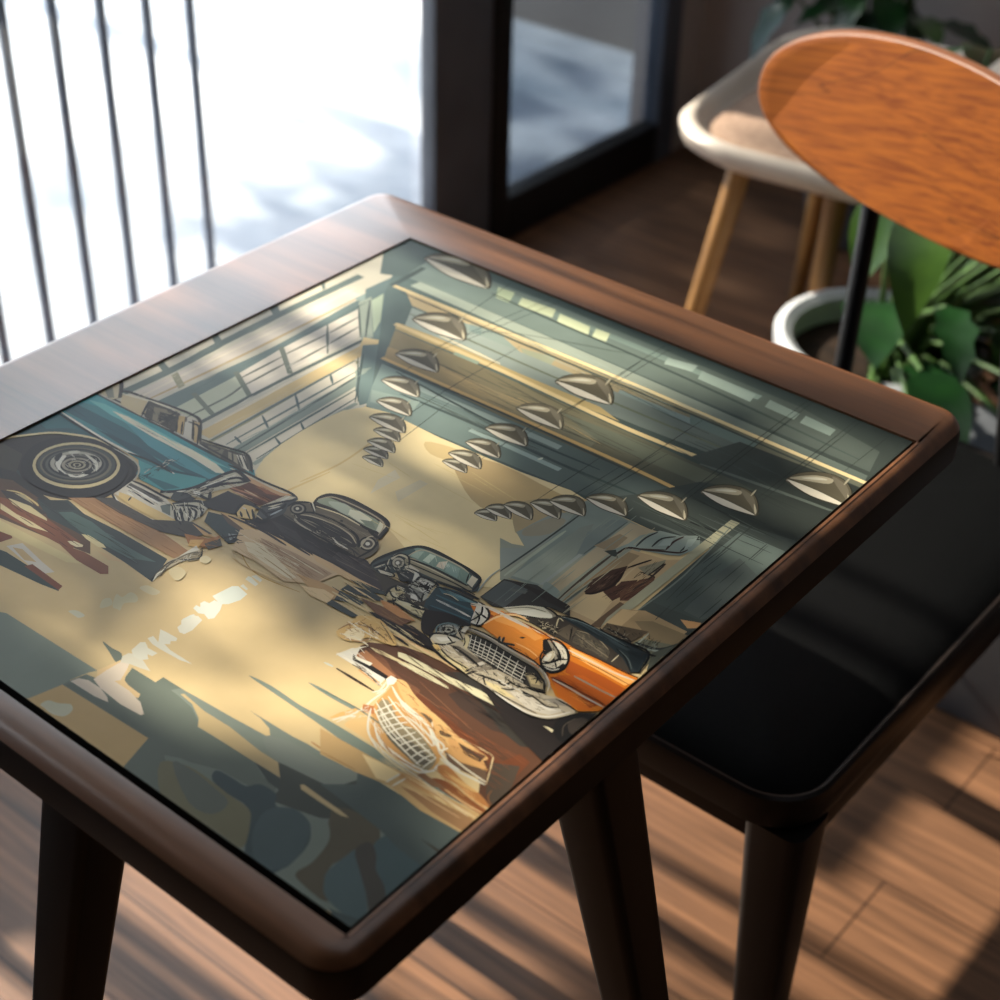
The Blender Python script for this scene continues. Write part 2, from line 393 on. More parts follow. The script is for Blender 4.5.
# ---------------------------------------------------------------- the print
# Flat artwork, every shape in tenths of a millimetre on the print (origin at its near left corner).
# lines: p colour x y ...  flat shape;  P = rounded shape;  G c1 c2 ax ay bx by ... = two-tone shape;  s width colour ... = pen line
ART = """
p c0aa7e 4575 5489 4575 0 0 0 0 5489
p cfc8b2 0 5425 11 5489 22 5489 1699 3625 1489 3439 1535 2274 998 2295 249 2339 239 454 0 408
s 74 566b66 -81 -352 120 2448 115 3265 114 3871 140 4759
p 566b66 0 3985 91 3925 94 3853 0 3904
p 566b66 8 3311 0 3360 0 3378 115 3324 122 3253
p 566b66 12 2792 0 2846 0 2853 113 2815 120 2754
p 566b66 14 4443 9 4485 82 4423 86 4387
s 162 dcd0bf 255 2387 285 3138 289 3731 295 4528
s 27 b39c74 310 2341 348 3080 361 3662 372 4447
s 27 e8dcc6 250 2419 247 3173 267 3784 247 4572
p 8c8a70 189 2760 186 2824 363 2734 365 2676
s 163 5b7675 455 2376 488 3037 514 3573 479 4368 486 4833
s 86 7f9a96 403 4448 417 4771
s 22 3a4d4c 581 2426 581 3447 570 4279
p c7cbb0 538 2465 535 3051 806 2939 801 2595 775 2496
p ddd3c2 526 3059 497 3529 797 3339 800 2944
p ddd3c2 496 3545 497 4009 799 3711 790 3350
p dad0bf 496 4026 499 4354 800 4036 796 3720
s 20 5b6358 686 2468 696 2815 664 3001
s 22 5b6358 672 3008 668 3422
s 22 5b6358 581 3065 583 3460
s 23 5b6358 576 3512 593 3911
s 22 5b6358 714 3406 710 3807
s 23 5b6358 594 3942 586 4256
s 22 5b6358 703 3830 691 4151
s 38 6b7263 482 2705 792 2603
s 40 6b7263 492 3096 811 2933
s 39 6b7263 480 3555 798 3335
s 22 5f6a60 502 4013 799 3711
s 34 4b5d58 805 2482 816 3218 855 4068
s 111 c6ae7c 943 2384 946 3090 951 4094
p c9b282 830 4063 959 4118 978 4017 904 3921
s 25 e3d6b8 885 2532 878 3274
s 32 8b8766 1029 2347 1032 3007 1038 3780
p d6cdb8 1058 2373 1016 3777 1170 3616 1213 2364
s 25 4f6865 1024 2377 1013 3775
s 20 4f6865 1136 2408 1127 3661
s 21 3f5c5f 1105 2513 1200 2484
s 19 3f5c5f 1052 2817 1215 2724
s 19 3f5c5f 1015 3168 1200 3026
s 19 3f5c5f 1017 3518 1120 3433
s 93 7b8d83 1247 2333 1233 3097 1211 3736
s 19 3f5350 1242 2390 1205 3124 1171 3701
p d6cdb8 1338 2380 1294 3479 1412 3371 1419 2357
s 20 44605f 1312 2405 1297 3482
s 19 44605f 1410 2420 1372 3415
s 36 869489 1442 2363 1416 2912 1424 3360
s 19 3f5c5f 1315 2683 1473 2618
s 18 3f5c5f 1309 2928 1467 2833
s 18 b8a373 1542 2294 1534 2794 1502 3440
s 19 a89569 1489 2372 1507 2992
p 5a7778 321 4618 352 5157 1780 3566 1489 3439 1460 3350 1294 3479 1036 3807 814 4079
p 90a08f 426 4431 440 4560 879 4107 844 4016
s 17 41534f 466 4389 810 4045
s 19 41534f 471 4510 838 4070
p a7b49a 480 4517 475 4657 750 4327 836 4159
p c9b282 826 4060 962 4115 973 4054 896 3961
p 86988c 1109 3673 1168 3782 1186 3685 1181 3598
s 16 39504f 993 3884 1404 3364
s 13 39504f 993 3826 1419 3377
G 54706f 323c3a -36 5407 4641 4910 461 4689 0 5461 0 5489 4575 5489 4575 4424 4122 3582 3434 3474 1506 3366 1355 3588 861 4202
G 78918c 46534f 86 5273 3932 5087 176 5354 1620 5402 3763 5368 4466 5229 4534 4970 3186 4980 1560 4990 437 4981
s 66 6f8983 406 5276 2082 5293 3489 5284
p 4f6664 309 5489 371 5244 402 4972 228 4884 0 5168 0 5489
s 50 3d5250 435 4798 417 5192
p a9b596 1059 5337 1221 5349 1289 5191 1163 5187
p b6bd9b 1312 5321 1627 5344 1682 5224 1361 5212
p b6bd9b 1688 5314 1981 5305 2052 5185 1748 5200
p b6bd9b 2033 5310 2156 5319 2206 5202 2083 5193
p 8ba39c 2684 5314 2913 5364 2928 5264 2712 5223
p 7f9791 2974 5324 3446 5300 3465 5192 3015 5211
p 6f8681 3556 5308 3811 5288 3821 5193 3579 5205
p 6f8681 3856 5293 4104 5273 4112 5179 3872 5187
s 25 384846 1098 5217 1784 5191 2531 5177 3247 5142 4413 5053
G 9fae9f 4f5f5b 885 4850 4542 4823 539 4891 552 4993 2680 4968 4547 4920 4575 4791 4575 4790 2769 4844
G b8a47c 5d5f51 877 4629 3758 4604 554 4816 2792 4811 4575 4828 4575 4683 2902 4657 1823 4663 768 4660
p 7c918b 1156 4712 1545 4772 1823 4663 1622 4562 1398 4601
p 8a8f78 1787 4709 2073 4770 2136 4596 1986 4577
p 6f8a88 1280 4740 1386 4753 1530 4559 1426 4545
p 71898a 2687 4717 3348 4739 3382 4567 2745 4518
p 5c7370 3238 4780 3793 4798 3822 4628 3368 4588
s 37 d1bd8e 446 4808 1306 4825 2683 4842 3649 4837 4593 4837
s 21 3f4a46 548 4766 1740 4766 3319 4783 4577 4761
G 8fa09b 4a5754 980 4513 4050 4389 789 4636 1823 4663 2886 4679 4186 4663 4209 4499 3075 4414 1698 4358 943 4376
p ab9768 868 4392 1262 4419 2021 4419 2716 4440 2935 4375 1716 4337 913 4309
s 42 cbb585 862 4366 1689 4369 2435 4350 3046 4337 3598 4366
s 24 ded2b0 1232 4453 1824 4433
s 20 5f6553 841 4556 1733 4544 2978 4550 4087 4576
p 8c9a86 1469 4348 1698 4358 1713 4296 1491 4289
G 85795a 444a42 1072 4190 3853 4216 924 4298 1735 4315 3156 4301 4111 4291 3882 3941 3359 3904 2272 3889 1153 3930
G a08a60 6b6a58 1072 4190 2908 4182 1057 4077 1520 4124 2260 4123 2953 4121 2976 3978 2034 3958 1143 3941
p 5a5e50 2548 4204 3185 4260 3821 4265 3768 4111 2983 4082
s 33 c9a76c 1132 3931 2043 3948 2736 3962 3311 3970 3732 3958
s 21 3c4644 1252 3886 2239 3929 3422 3928
G 6d8987 4a5a59 1350 3675 3364 3785 1190 3868 2272 3889 3422 3928 3809 3935 3401 3518 1497 3376 1346 3598
s 55 8aa09c 1580 3788 2320 3830 2826 3845
s 42 88a2a0 2233 3617 2656 3631 2987 3638
s 26 35494a 1565 3649 2259 3691 2944 3694 3554 3742
s 21 35494a 1341 3852 2361 3781 3184 3811
s 20 c8cdb8 2805 3635 2815 3676
p 7e9790 1382 3558 1740 3662 1793 3500 1481 3432
G 414c49 262d2b 3528 3778 4655 4621 3541 3760 3755 4130 4111 4291 4575 4582 4575 3752 4151 3538 3888 3487 3321 3477
G 3f4a48 2b3330 3557 4426 4484 4926 3541 4332 3692 4708 4575 4764 4575 4558 4123 4272
s 28 55625d 3638 4306 4209 4377 4625 4419
s 24 5a6660 3689 3553 4122 3582 4544 3601
s 25 1f2625 3957 3716 4446 3756 4650 3773
s 18 5a6660 4017 3628 4376 3640
P d4c193 1506 3366 2146 3408 2805 3447 3321 3477 3408 3094 3507 2577 3389 2346 2960 2295 2499 2438 2115 2388 1926 2222 1516 2310 1393 2841
P b39b6e 2372 3300 2648 3433 3155 3420 3353 3476 3343 3178 3155 3013 2863 2972 2587 3101
P a08f6c 3019 3182 3353 3476 3657 3174 3596 2851 3445 2653 3333 2890 3198 2910
P bfa878 2103 3305 2268 3369 2446 3366 2411 3255 2225 3218
s 17 c8ad78 1815 2421 1862 2740 1839 3071
s 18 c8ad78 1794 2106 1879 2630
p dccfae 2175 2768 2179 2926 2266 2879 2244 2619
p d8caa6 2349 2741 2378 2947 2447 2947 2438 2671
p 8a8e7e 3168 2801 3263 2801 3331 2834 3203 2914 3238 3029 3298 3195 3330 3485 3619 3478 3838 3472 3890 3462 3915 2947 3885 2516 3768 2439 3435 2476
p 85908a 3212 2922 3225 3046 3247 3179 3267 3255 3439 3320 3386 2536 3233 2721 3353 2826
P 8c8672 3223 2988 3279 3179 3365 3211 3374 3037 3266 2914
p 748580 3328 3468 3657 3468 3676 3273 3642 2579 3468 2530 3384 3186
G 90988a 6f7a74 3476 2615 3531 3343 3465 2553 3476 3210 3516 3301 3626 3011 3654 2602
s 14 37413f 3383 2539 3392 2914 3391 3363
s 22 9aa18e 3429 2521 3427 2890 3429 3127
p 6d7d7c 3539 3209 3575 3410 3657 3468 3669 2995 3632 2963
p 8f9a96 3634 2991 3658 2999 3663 2610 3640 2591
s 15 4e5d5c 3663 3459 3657 3011
p a3967b 3674 2999 3679 3459 3866 3496 3831 3354 3780 3173 3770 3083 3769 2513 3692 2572
p 8a7b62 3654 3117 3701 3323 3763 3322 3774 3140
P 7b8c88 3654 2641 3775 2620 3789 2544 3700 2554
s 18 42382e 3792 3115 3795 2868 3813 2552
s 14 8a7355 3837 3115 3840 2829 3842 2553
s 15 55605b 3864 3099 3860 2821 3859 2530
p b09873 3854 3237 4069 3291 4151 3363 4121 2746 4122 2529 4079 2491 3879 2486
p 8f7c5e 3851 2813 3847 3205 3926 3220 3924 2775
p c3ac83 3894 2524 3903 2884 4043 2853 4103 2536
p 66523f 4099 2776 4156 2777 4153 2507 4098 2484
p 3e2c23 3882 2713 3849 2837 3881 2994 3930 3090 3975 2947 3960 2806 3917 2706
p 4b3328 3967 2787 3986 2931 4056 3017 4090 2869 4058 2753
p 5d4131 4043 2853 4065 3025 4116 3109 4139 3065 4128 2815 4093 2784
s 20 241915 3898 2702 3941 2752 3976 2884 3947 3026
s 11 b9a480 3991 2884 3984 2954 3974 3050 3973 3154
s 15 2a211c 3942 3074 3973 3154 4005 3235
s 12 2a211c 4019 3089 4096 3105 4121 3100
p 857f68 3987 3114 4069 3291 4105 3217 4078 3089
s 14 3c2f27 4087 2892 4101 3057 4092 3258
s 13 4a3026 4105 2807 4132 2931 4139 3065
s 10 2b201b 4078 3089 4082 3209 4087 3254
p 7f918b 3755 3124 3799 3271 3806 3388 3870 3513 3993 3552 4087 3634 4157 3530 4110 3381 4040 3333 3823 3238 3816 3123
s 16 30221d 3755 3124 3804 3140 3823 3238 3909 3286 4022 3358 4093 3406 4113 3464
s 13 3c2f27 3826 3234 3925 3305 4015 3373
s 13 30312f 3854 3279 3847 3395 3869 3493
s 14 30312f 3928 3343 3927 3452 3981 3527
s 15 3b2a24 4011 3375 4001 3475 4018 3560
s 13 2c3433 4087 3415 4085 3549 4093 3625
s 17 2c3433 4101 3481 4073 3566 4110 3599
p 8fa19b 3942 3452 3977 3510 4006 3425 3950 3376
p 8fa19b 4054 3550 4089 3608 4108 3514 4094 3448
p 3a3f3a 3731 3116 3780 3173 3837 3115 3798 3107
p 9c9a80 4140 3906 4202 3911 4195 2792 4155 2504 4129 2607
p 3d4846 4202 3911 4565 3983 4575 3967 4575 2795 4556 2769 4223 2753
G 5d6f6c 414f4d 4263 3816 4449 3145 4253 3832 4575 3844 4575 2968 4561 2941 4244 2900
p 4c5857 4384 3356 4401 3601 4575 3523 4575 3523 4575 2994 4552 2954 4430 2954
s 12 6d7a72 4223 2753 4241 3231 4181 3843
p 343c3a 4214 2766 4538 2795 4575 2882 4575 2663 4236 2700
p a48b66 4143 2725 4260 2806 4553 2808 4548 2640 4246 2583 4155 2504
p 867456 4270 2687 4347 2754 4571 2782 4575 2717 4575 2627 4422 2612
p c2a67a 4151 2732 4233 2774 4237 2596 4152 2542
p b38a5e 4460 2874 4570 2927 4575 2903 4575 2869 4536 2834
p 5a4d3c 4158 2568 4386 2663 4356 2432 4174 2478
s 17 1e1c19 4155 2504 4290 2456 4344 2482
s 19 241f1b 4186 2530 4283 2532 4365 2521
s 15 c9bb98 4232 2467 4287 2494
p 6c6a57 4392 2586 4575 2664 4575 2426 4356 2432
s 11 a5ab98 4395 2650 4401 2471
s 21 2c2f2c 4380 2534 4521 2575 4591 2717
s 15 93a199 4461 2523 4583 2589
p 4b4e44 4508 2524 4575 2680 4575 2369
s 15 20211e 4573 2743 4592 2577 4576 2327
s 8 96866a 4570 2538 4598 2346
s 18 1d1d1a 4302 2507 4478 2498 4541 2512
p 2c3a3c 0 1955 908 1867 986 1572 317 983 0 1211
P 2a2320 -115 1216 19 1561 147 1723 355 1857 607 1886 833 1864 952 1813 1009 1682 1020 1543 997 1434 875 1327 682 1245 498 1261 291 1324 90 1146
p 39342b 0 1446 0 1446 225 1453 367 1298 0 1172
p 2f2b27 0 1190 367 1298 563 1259 782 1245 949 1191 706 1149 119 1049 0 1134
G 1f4c56 2d5c66 -41 1639 393 1793 15 1564 0 1860 0 1941 257 1936 531 1915 331 1843 137 1731
p 24646f 18 1758 6 1934 177 1933 306 1896 187 1841 98 1745
p 2f7d88 0 2253 319 2263 685 2282 1021 2283 1338 2309 1494 2322 1604 2235 1378 1961 1316 1847 1249 1773 1032 1762 960 1790 908 1867 844 1905 569 1917 336 1923 0 1949
p 1c5868 6 1968 0 2025 0 2079 476 2096 1066 2069 1393 2050 1246 2011 762 1991 376 1975
p 2a93a0 0 2195 3 2244 439 2266 830 2278 1226 2273 1084 2243 712 2206 238 2191 0 2115
p 57b0b4 14 2166 137 2205 615 2220 1017 2216 1387 2228 1128 2187 691 2155 298 2141
p e3dcc0 248 2182 389 2204 722 2198 1017 2216 1258 2207 1393 2171 1336 2136 1089 2152 701 2147 398 2162
p 3a8fa0 418 2145 575 2151 995 2132 1315 2103 1491 2166 1412 2067 1101 2038 765 2057
p 174a5a 326 1964 744 2007 1098 1973 1284 2045 1197 1953 930 1949 704 1939
p 3b98a0 844 1905 1040 1922 1171 1976 1339 2048 1378 1961 1308 1855 1241 1781 1032 1762
p 1e6a78 979 1807 1164 1848 1291 1870 1232 1788
s 16 e8e2d0 -8 1945 177 1933 443 1919 722 1924 967 1951 1142 1951
s 19 171c1f 2 1920 247 1910 511 1898 759 1893
s 20 16272c 731 1916 930 1949 1126 1948
s 25 0f1c22 -7 2253 319 2263 636 2272 1039 2267 1373 2277
s 15 c9c4b4 24 2263 345 2275 821 2286 1208 2289 1473 2288
s 17 1b1e20 -18 2279 324 2294 598 2305 832 2312 1107 2311
s 24 d2c093 -98 1360 11 1534 149 1722 270 1808 433 1877 635 1879
s 12 b7b09a 607 1886 787 1886 898 1859 969 1798 1011 1713 1032 1598 1038 1529
s 21 17120f 663 1855 841 1840 945 1777 998 1627 999 1465 903 1352
P 1b1615 330 1358 216 1508 206 1661 305 1797 452 1878 673 1880 850 1816 955 1695 984 1541 923 1399 793 1314 618 1278 461 1289
P d5c392 808 1785 889 1648 859 1495 731 1382 550 1349 384 1411 295 1547 321 1705 455 1823 642 1853
P 2c2320 789 1775 859 1652 828 1513 708 1408 544 1375 395 1428 319 1549 348 1692 471 1801 641 1832
P 3d4540 777 1771 843 1655 812 1522 697 1421 540 1388 399 1437 329 1552 357 1689 476 1793 637 1824
P 6b6350 763 1752 822 1648 792 1527 686 1434 543 1403 416 1446 354 1550 382 1674 491 1770 637 1800
P 23262a 746 1743 800 1646 772 1533 674 1446 540 1417 422 1458 365 1554 391 1670 492 1759 629 1787
P 52524a 731 1730 780 1642 754 1540 664 1461 544 1435 438 1471 386 1558 410 1662 502 1743 625 1769
P 1f2022 718 1724 762 1644 738 1550 656 1477 545 1453 447 1486 400 1566 423 1662 507 1736 620 1760
P a9a391 701 1722 741 1648 718 1561 641 1494 539 1470 450 1501 407 1574 429 1662 507 1731 611 1754
P 5b584f 694 1704 729 1640 710 1565 644 1507 556 1487 478 1513 442 1577 460 1653 528 1712 617 1732
P 25211f 677 1682 705 1631 690 1570 637 1524 565 1508 503 1529 474 1580 489 1641 543 1689 615 1704
P 9a927f 667 1667 692 1624 679 1572 634 1533 574 1520 520 1538 495 1582 507 1633 553 1674 614 1687
P 2a2624 655 1657 674 1623 663 1581 626 1549 578 1538 536 1552 517 1586 528 1628 565 1660 614 1672
P a39a80 638 1642 654 1616 647 1585 621 1562 585 1555 553 1567 537 1593 544 1624 570 1647 606 1654
P 201b18 626 1632 637 1613 631 1592 612 1575 587 1569 565 1577 554 1595 560 1617 579 1634 604 1639
P b3a98c 615 1621 621 1610 617 1597 605 1587 590 1583 576 1587 570 1598 574 1612 586 1622 601 1626
P 191513 607 1615 611 1607 610 1599 603 1593 593 1591 584 1594 580 1601 581 1610 589 1616 598 1618
P e3decd 479 1521 438 1593 458 1627 494 1565 541 1513 625 1494 577 1484
P e3decd 634 1503 694 1519 711 1570 739 1580 724 1527 671 1490
P d9d4c2 526 1719 602 1723 687 1703 750 1636 668 1686 583 1706
P d0cbb8 430 1665 459 1707 492 1714 472 1664
P 18191a 418 1560 400 1623 429 1617 470 1544
P 18191a 574 1729 613 1748 678 1727 650 1717
P 18191a 549 1490 615 1486 652 1473 599 1466
P 18191a 693 1601 704 1657 739 1596 714 1567
p b5a888 0 2476 157 2328 137 2275 14 2271 0 2316
s 30 2a2724 -18 2279 -18 2332 -9 2467 157 2328
p 77786a 0 2390 127 2301 96 2273 0 2320
p bfae88 137 2363 321 2438 439 2266 228 2269
s 24 25211e 96 2380 137 2416 311 2447 513 2486 692 2507 799 2483 984 2316
s 18 e5dcc0 126 2371 361 2439 602 2479
p 3a352c 336 2434 622 2462 783 2302 469 2276
p 7d735c 421 2405 512 2433 621 2427 617 2289 539 2286
p 24211d 501 2389 581 2409 640 2410 638 2341 569 2313
s 16 15130f 336 2434 454 2262
s 24 15130f 588 2296 592 2453
p 2c2720 459 2284 617 2289 764 2301 762 2267 538 2252
p b79a66 636 2440 676 2459 836 2299 773 2293
p 4c4032 676 2459 701 2464 855 2300 833 2296
p cfc7b4 696 2459 745 2469 908 2314 855 2300
p 50453a 740 2465 784 2470 960 2311 907 2306
p b79a66 774 2461 818 2466 1003 2300 970 2303
s 17 191613 799 2483 1003 2300
p b79a66 687 2383 709 2403 812 2294 773 2293
p cfc7b4 724 2416 759 2448 922 2293 845 2291
p b39a6c 769 2456 807 2473 993 2291 953 2288
s 18 191613 739 2430 827 2440 888 2394 997 2278
s 14 191613 684 2381 782 2285
s 14 191613 711 2405 826 2290
s 14 191613 764 2452 941 2294
p 3e3a31 970 2320 1194 2372 1345 2410 1501 2298 1426 2262 1226 2273 998 2295
p 6d6753 1060 2318 1175 2355 1226 2273 1105 2277
p d4cdb8 1278 2366 1325 2392 1487 2285 1419 2287
p 8d856e 1212 2356 1278 2366 1374 2294 1282 2291
s 19 15130f 957 2341 1148 2380 1299 2417 1389 2386 1510 2290
s 11 15130f 1232 2373 1332 2288
s 11 15130f 1287 2375 1424 2291
s 11 15130f 1307 2392 1465 2296
s 8 15130f 1080 2336 1155 2338 1125 2295
s 16 15130f 1003 2300 1199 2297 1356 2293
p 5b3322 1519 2071 1546 2185 1549 2217 1870 2260 1860 2164 1816 2067
p 8b5233 1549 2217 1691 2222 1858 2236 1749 2184
p c49a70 1387 2228 1524 2241 1854 2276 1888 2277 1832 2227 1565 2201
p 3b2a25 1535 2040 1642 2060 1816 2067 1771 2041 1655 2013
s 15 a8765a 1511 2079 1691 2118 1822 2130
s 12 c9a183 1563 2065 1723 2087
s 11 e0c9a4 1612 2123 1753 2128
s 15 d9cdb2 1364 2232 1551 2250 1764 2257 1854 2276
s 20 1b1714 1325 2251 1426 2262 1642 2269 1838 2291 1928 2282
p 2b2829 1523 1897 1544 2048 1763 2049 1801 1910 1623 1840 1502 1849
p bab29b 1239 1749 1358 1928 1352 1984 1402 2180 1433 2238 1575 2210 1560 2137 1476 1973 1515 1904 1460 1870 1388 1851 1310 1753
s 30 17171a 1230 1757 1268 1790 1316 1847 1359 1944 1376 2065 1394 2187 1433 2238 1570 2206
s 25 17171a 1376 1929 1410 2034 1474 2182 1556 2193
s 24 17171a 1420 1923 1446 2036 1486 2102 1565 2201
s 24 17171a 1391 1898 1488 1895 1520 1908 1467 1965
p 26272a 1388 1986 1425 2124 1466 2190 1448 2068 1433 1979
p 26272a 1354 1748 1388 1851 1459 1855 1435 1776
p e9e4d2 1365 1905 1420 1923 1453 1893 1408 1883
s 14 e9e4d2 1386 1954 1423 2091 1449 2206
s 14 e9e4d2 1306 1823 1354 1881
p 3c3f3e 1296 1815 1362 1858 1415 1860 1389 1750 1336 1747
p d8cfba 1002 1721 1317 1730 1404 1704 1450 1630 1511 1627 1524 1582 1102 1556 1030 1551
p cdb27a 1036 1586 1140 1604 1291 1606 1449 1615 1561 1614 1478 1542 1243 1534 1075 1546
p 55504a 1010 1698 1209 1709 1333 1700 1305 1676 1153 1659 1026 1652
s 13 e8e4d8 1027 1667 1180 1668 1331 1669
s 19 1a1817 1002 1721 1103 1734 1273 1736 1336 1747
s 14 1a1817 1062 1638 1134 1642 1311 1637
s 13 ddd8cb 1047 1537 1144 1505 1337 1502 1478 1542
s 13 1a1817 1001 1705 1013 1565 1051 1526 1160 1491 1310 1493
s 13 1a1817 1136 1600 1156 1559
p 5f6c66 1347 1655 1378 1711 1446 1684 1476 1624 1406 1620
p b9b29c 1394 1696 1419 1790 1494 1856 1588 1838 1625 1755 1617 1663 1561 1614 1476 1624
s 16 16171a 1446 1684 1536 1621 1570 1623
s 17 16171a 1457 1723 1576 1642 1607 1655
s 16 16171a 1485 1747 1537 1735 1607 1655
s 16 16171a 1504 1764 1565 1759 1619 1694
s 16 16171a 1532 1788 1593 1784 1623 1740
s 27 16171a 1387 1719 1436 1791 1502 1849 1601 1835
s 8 e9e4d2 1464 1700 1538 1651
s 8 e9e4d2 1497 1729 1571 1679
s 8 e9e4d2 1530 1757 1595 1715
s 22 16171a 1422 1721 1488 1778 1586 1807
p 57402f 167 1091 422 1225 834 1204 1270 1165 1414 1048 1191 1000 707 921 462 877
p 9c7650 848 1333 980 1448 1592 1474 1873 1450 1879 1349 1530 1338 1071 1326
p 45403a 970 1440 1055 1514 1425 1523 1626 1671 1812 1667 1733 1543 1558 1472 1227 1435
p 2f3d40 716 1187 866 1319 1061 1288 1375 1312 1799 1318 1903 1111 1629 1130 1404 1133 1174 1135 928 1115
p 42625f 923 1196 988 1253 1165 1266 1387 1240 1639 1245 1772 1255 1616 1172 1227 1154 1054 1169
p 2a3234 698 1201 874 1297 989 1283 878 1185
s 13 c8b37c 486 1132 579 1169 725 1165 778 1155
p a89a74 513 1126 616 1172 751 1145 641 1122
p 39332f 458 1107 532 1143 769 1147 894 1142 820 1077 585 1072
p 7b4a31 317 983 604 1089 857 1109 1274 1086 1293 995 1026 979 672 947 426 903
p d5c596 567 1086 741 1122 919 1107 949 1091 784 1074 640 1062
p cfbf92 575 1020 746 1012 889 1024 1046 1023 904 982 628 980
p e0d2a8 1207 1041 1238 1069 1311 1078 1323 1062 1296 1038 1245 1033
p ddcf9d 1213 1142 1253 1164 1381 1167 1439 1150 1395 1125 1277 1129
p 6f3d26 685 790 873 872 933 842 912 769 822 690
p c8b886 498 851 725 908 1170 942 1475 969 1370 904 916 854 587 788
p d0c9ba 972 768 1020 850 1263 810 1395 796 1349 729 1133 749
p b89f74 1008 785 1069 812 1237 787 1167 752
p 263c3c 822 690 1022 731 1529 734 1558 697 1426 670 938 605
p 6b3a25 1235 759 1538 742 1551 703 1215 716
p 7a4a31 1182 992 1372 1037 1588 1042 1649 992 1614 961 1399 955
p c3a67b 1410 1097 1529 1122 1629 1130 1542 1080
p a8713f 1684 1555 1832 1616 1864 1685 1934 1556 1849 1536 1779 1502
p d0a562 1758 1537 1821 1593 1855 1514 1795 1488
p d8d2c0 1834 1389 1831 1520 1894 1495 1900 1394 1856 1276 1903 1111 1862 1178
p ada187 1817 1294 1846 1426 1879 1509 1924 1468 1882 1378 1876 1242
p 8d8269 1846 1426 1894 1495 1945 1433 1915 1381
s 11 3c3a33 1879 1116 1838 1260 1846 1347 1900 1394 1939 1454 1888 1517
s 11 5d5848 1894 1180 1850 1297 1854 1419 1885 1487
s 12 8a7f64 1864 1363 1861 1413 1890 1451
s 10 3c3a33 1879 1509 1885 1568 1925 1629
p 4a453a 1852 1566 1887 1664 1949 1623 1916 1540
p 2e3f43 1621 1809 1727 1845 1959 1796 2001 1723 1961 1661 1864 1685 1682 1720
p 59493c 1685 1850 1947 1841 1959 1796 1808 1803
p c09a68 1642 1657 1794 1651 1861 1655 1791 1621
p c9a775 1677 1858 1799 1879 2066 1862 2347 1891 2390 1849 2176 1823 1928 1825
s 23 20191a 1817 1896 2021 1905 2318 1920
s 22 2a2220 1783 1894 1941 1948 2275 1963
p 8c969a 1885 1732 1939 1765 1955 1683
s 21 1a1c1e 1898 1687 1956 1766 2019 1739
s 17 1a1c1e 1946 1675 1971 1751
p dfd3b4 1940 1780 2077 1817 2085 1743 2022 1687
p bda06a 2001 1723 2056 1771 2300 1770 2474 1765 2557 1683 2367 1671 2206 1661
p a5876a 2059 1801 2176 1823 2418 1821 2474 1765 2296 1740 2151 1747
p 8a6a4c 2059 1801 2242 1826 2404 1835 2425 1814 2260 1775
s 7 a0803f 2060 1667 2213 1589 2370 1570 2625 1615
s 8 b79b66 2083 1580 2260 1577 2455 1619
s 6 9b8757 2206 1794 2357 1714 2526 1681
s 9 8f7b55 2486 1621 2512 1694 2516 1724
s 13 d6c392 2079 1683 2238 1663 2385 1687
s 12 8f8160 2056 1623 2060 1667
p cdd3c9 2266 1253 2284 1394 2311 1417 2406 1399 2416 1334 2391 1263 2356 1232
p cfd3c8 2267 1105 2259 1135 2290 1138 2263 1163 2266 1190 2302 1197 2303 1235 2365 1240 2397 1195 2425 1122 2406 1094 2355 1110 2323 1093
p c7c8b8 2319 1424 2319 1449 2375 1435 2374 1421
p c7c8b8 2292 1490 2285 1521 2305 1526 2385 1507 2386 1482
p c7c8b8 2298 1533 2313 1559 2375 1549 2380 1528
P bdb48f 1833 899 1881 904 1880 965 1939 967 1978 927 1933 875 1966 818 1946 813 1903 812
P bdb48f 1813 820 1836 852 1888 824 1884 784 1865 755 1836 779
P c2b794 1890 1024 1899 1069 1956 1081 2011 1079 1997 1030
P c4b690 1893 1244 1908 1309 1987 1300 2012 1232 1985 1209
P c8bb96 1939 1454 1951 1492 2004 1484 2011 1438 1969 1428
p cdd0c4 2295 997 2302 1051 2312 1072 2375 1031 2337 974
p 75857a 372 296 1465 358 1498 375 2281 394 2257 351 2229 244 2276 241 2492 215 2172 1 2150 0 820 0
p b99d6c 2180 0 2229 196 2494 213 2903 223 2970 0
p 66756c 2232 242 2259 335 2393 364 2607 421 2934 210 2903 223 2229 196
P 5f6c62 2105 573 2195 570 2266 575 2312 536 2307 505 2209 537
p 5f6c62 2407 534 2594 538 2595 594 2887 600 3488 610 3916 615 4246 414 4347 0 2969 0 2903 223 2241 200 2254 244 2490 298 2729 317 2616 386 2610 419 2468 429 2439 458
p cdb183 2279 396 2308 533 2393 518 2454 439 2502 426 2607 421 2624 393 2514 361 2327 350
p cbbdaa 2240 242 2253 286 2307 311 2407 312 2492 289 2526 266 2434 249
p cbbdaa 2321 334 2316 428 2321 522 2362 558 2407 485 2438 425 2419 398 2534 400 2657 379 2744 329 2735 312 2588 299 2407 312
p d0cbb8 2290 562 2295 600 2343 631 2421 608 2503 580 2443 561 2376 547 2321 522
p d2d0bf 2288 628 2272 706 2293 725 2345 701 2416 706 2415 671 2381 664 2418 639 2391 605 2336 602
p d2d0bf 2275 755 2286 789 2348 772 2269 855 2315 860 2401 865 2417 844 2392 822 2411 805 2386 783 2451 770 2633 770 2557 749 2402 739 2336 739
p d4d2c2 2328 930 2325 963 2297 987 2327 1036 2311 1058 2343 1075 2387 1065 2412 968 2404 915 2370 908
P b9b79f 1749 618 1772 650 1824 658 1854 649 1840 617 1788 615
P c9c7ab 2267 20 2274 68 2333 88 2387 125 2433 102 2439 44 2378 13 2308 15
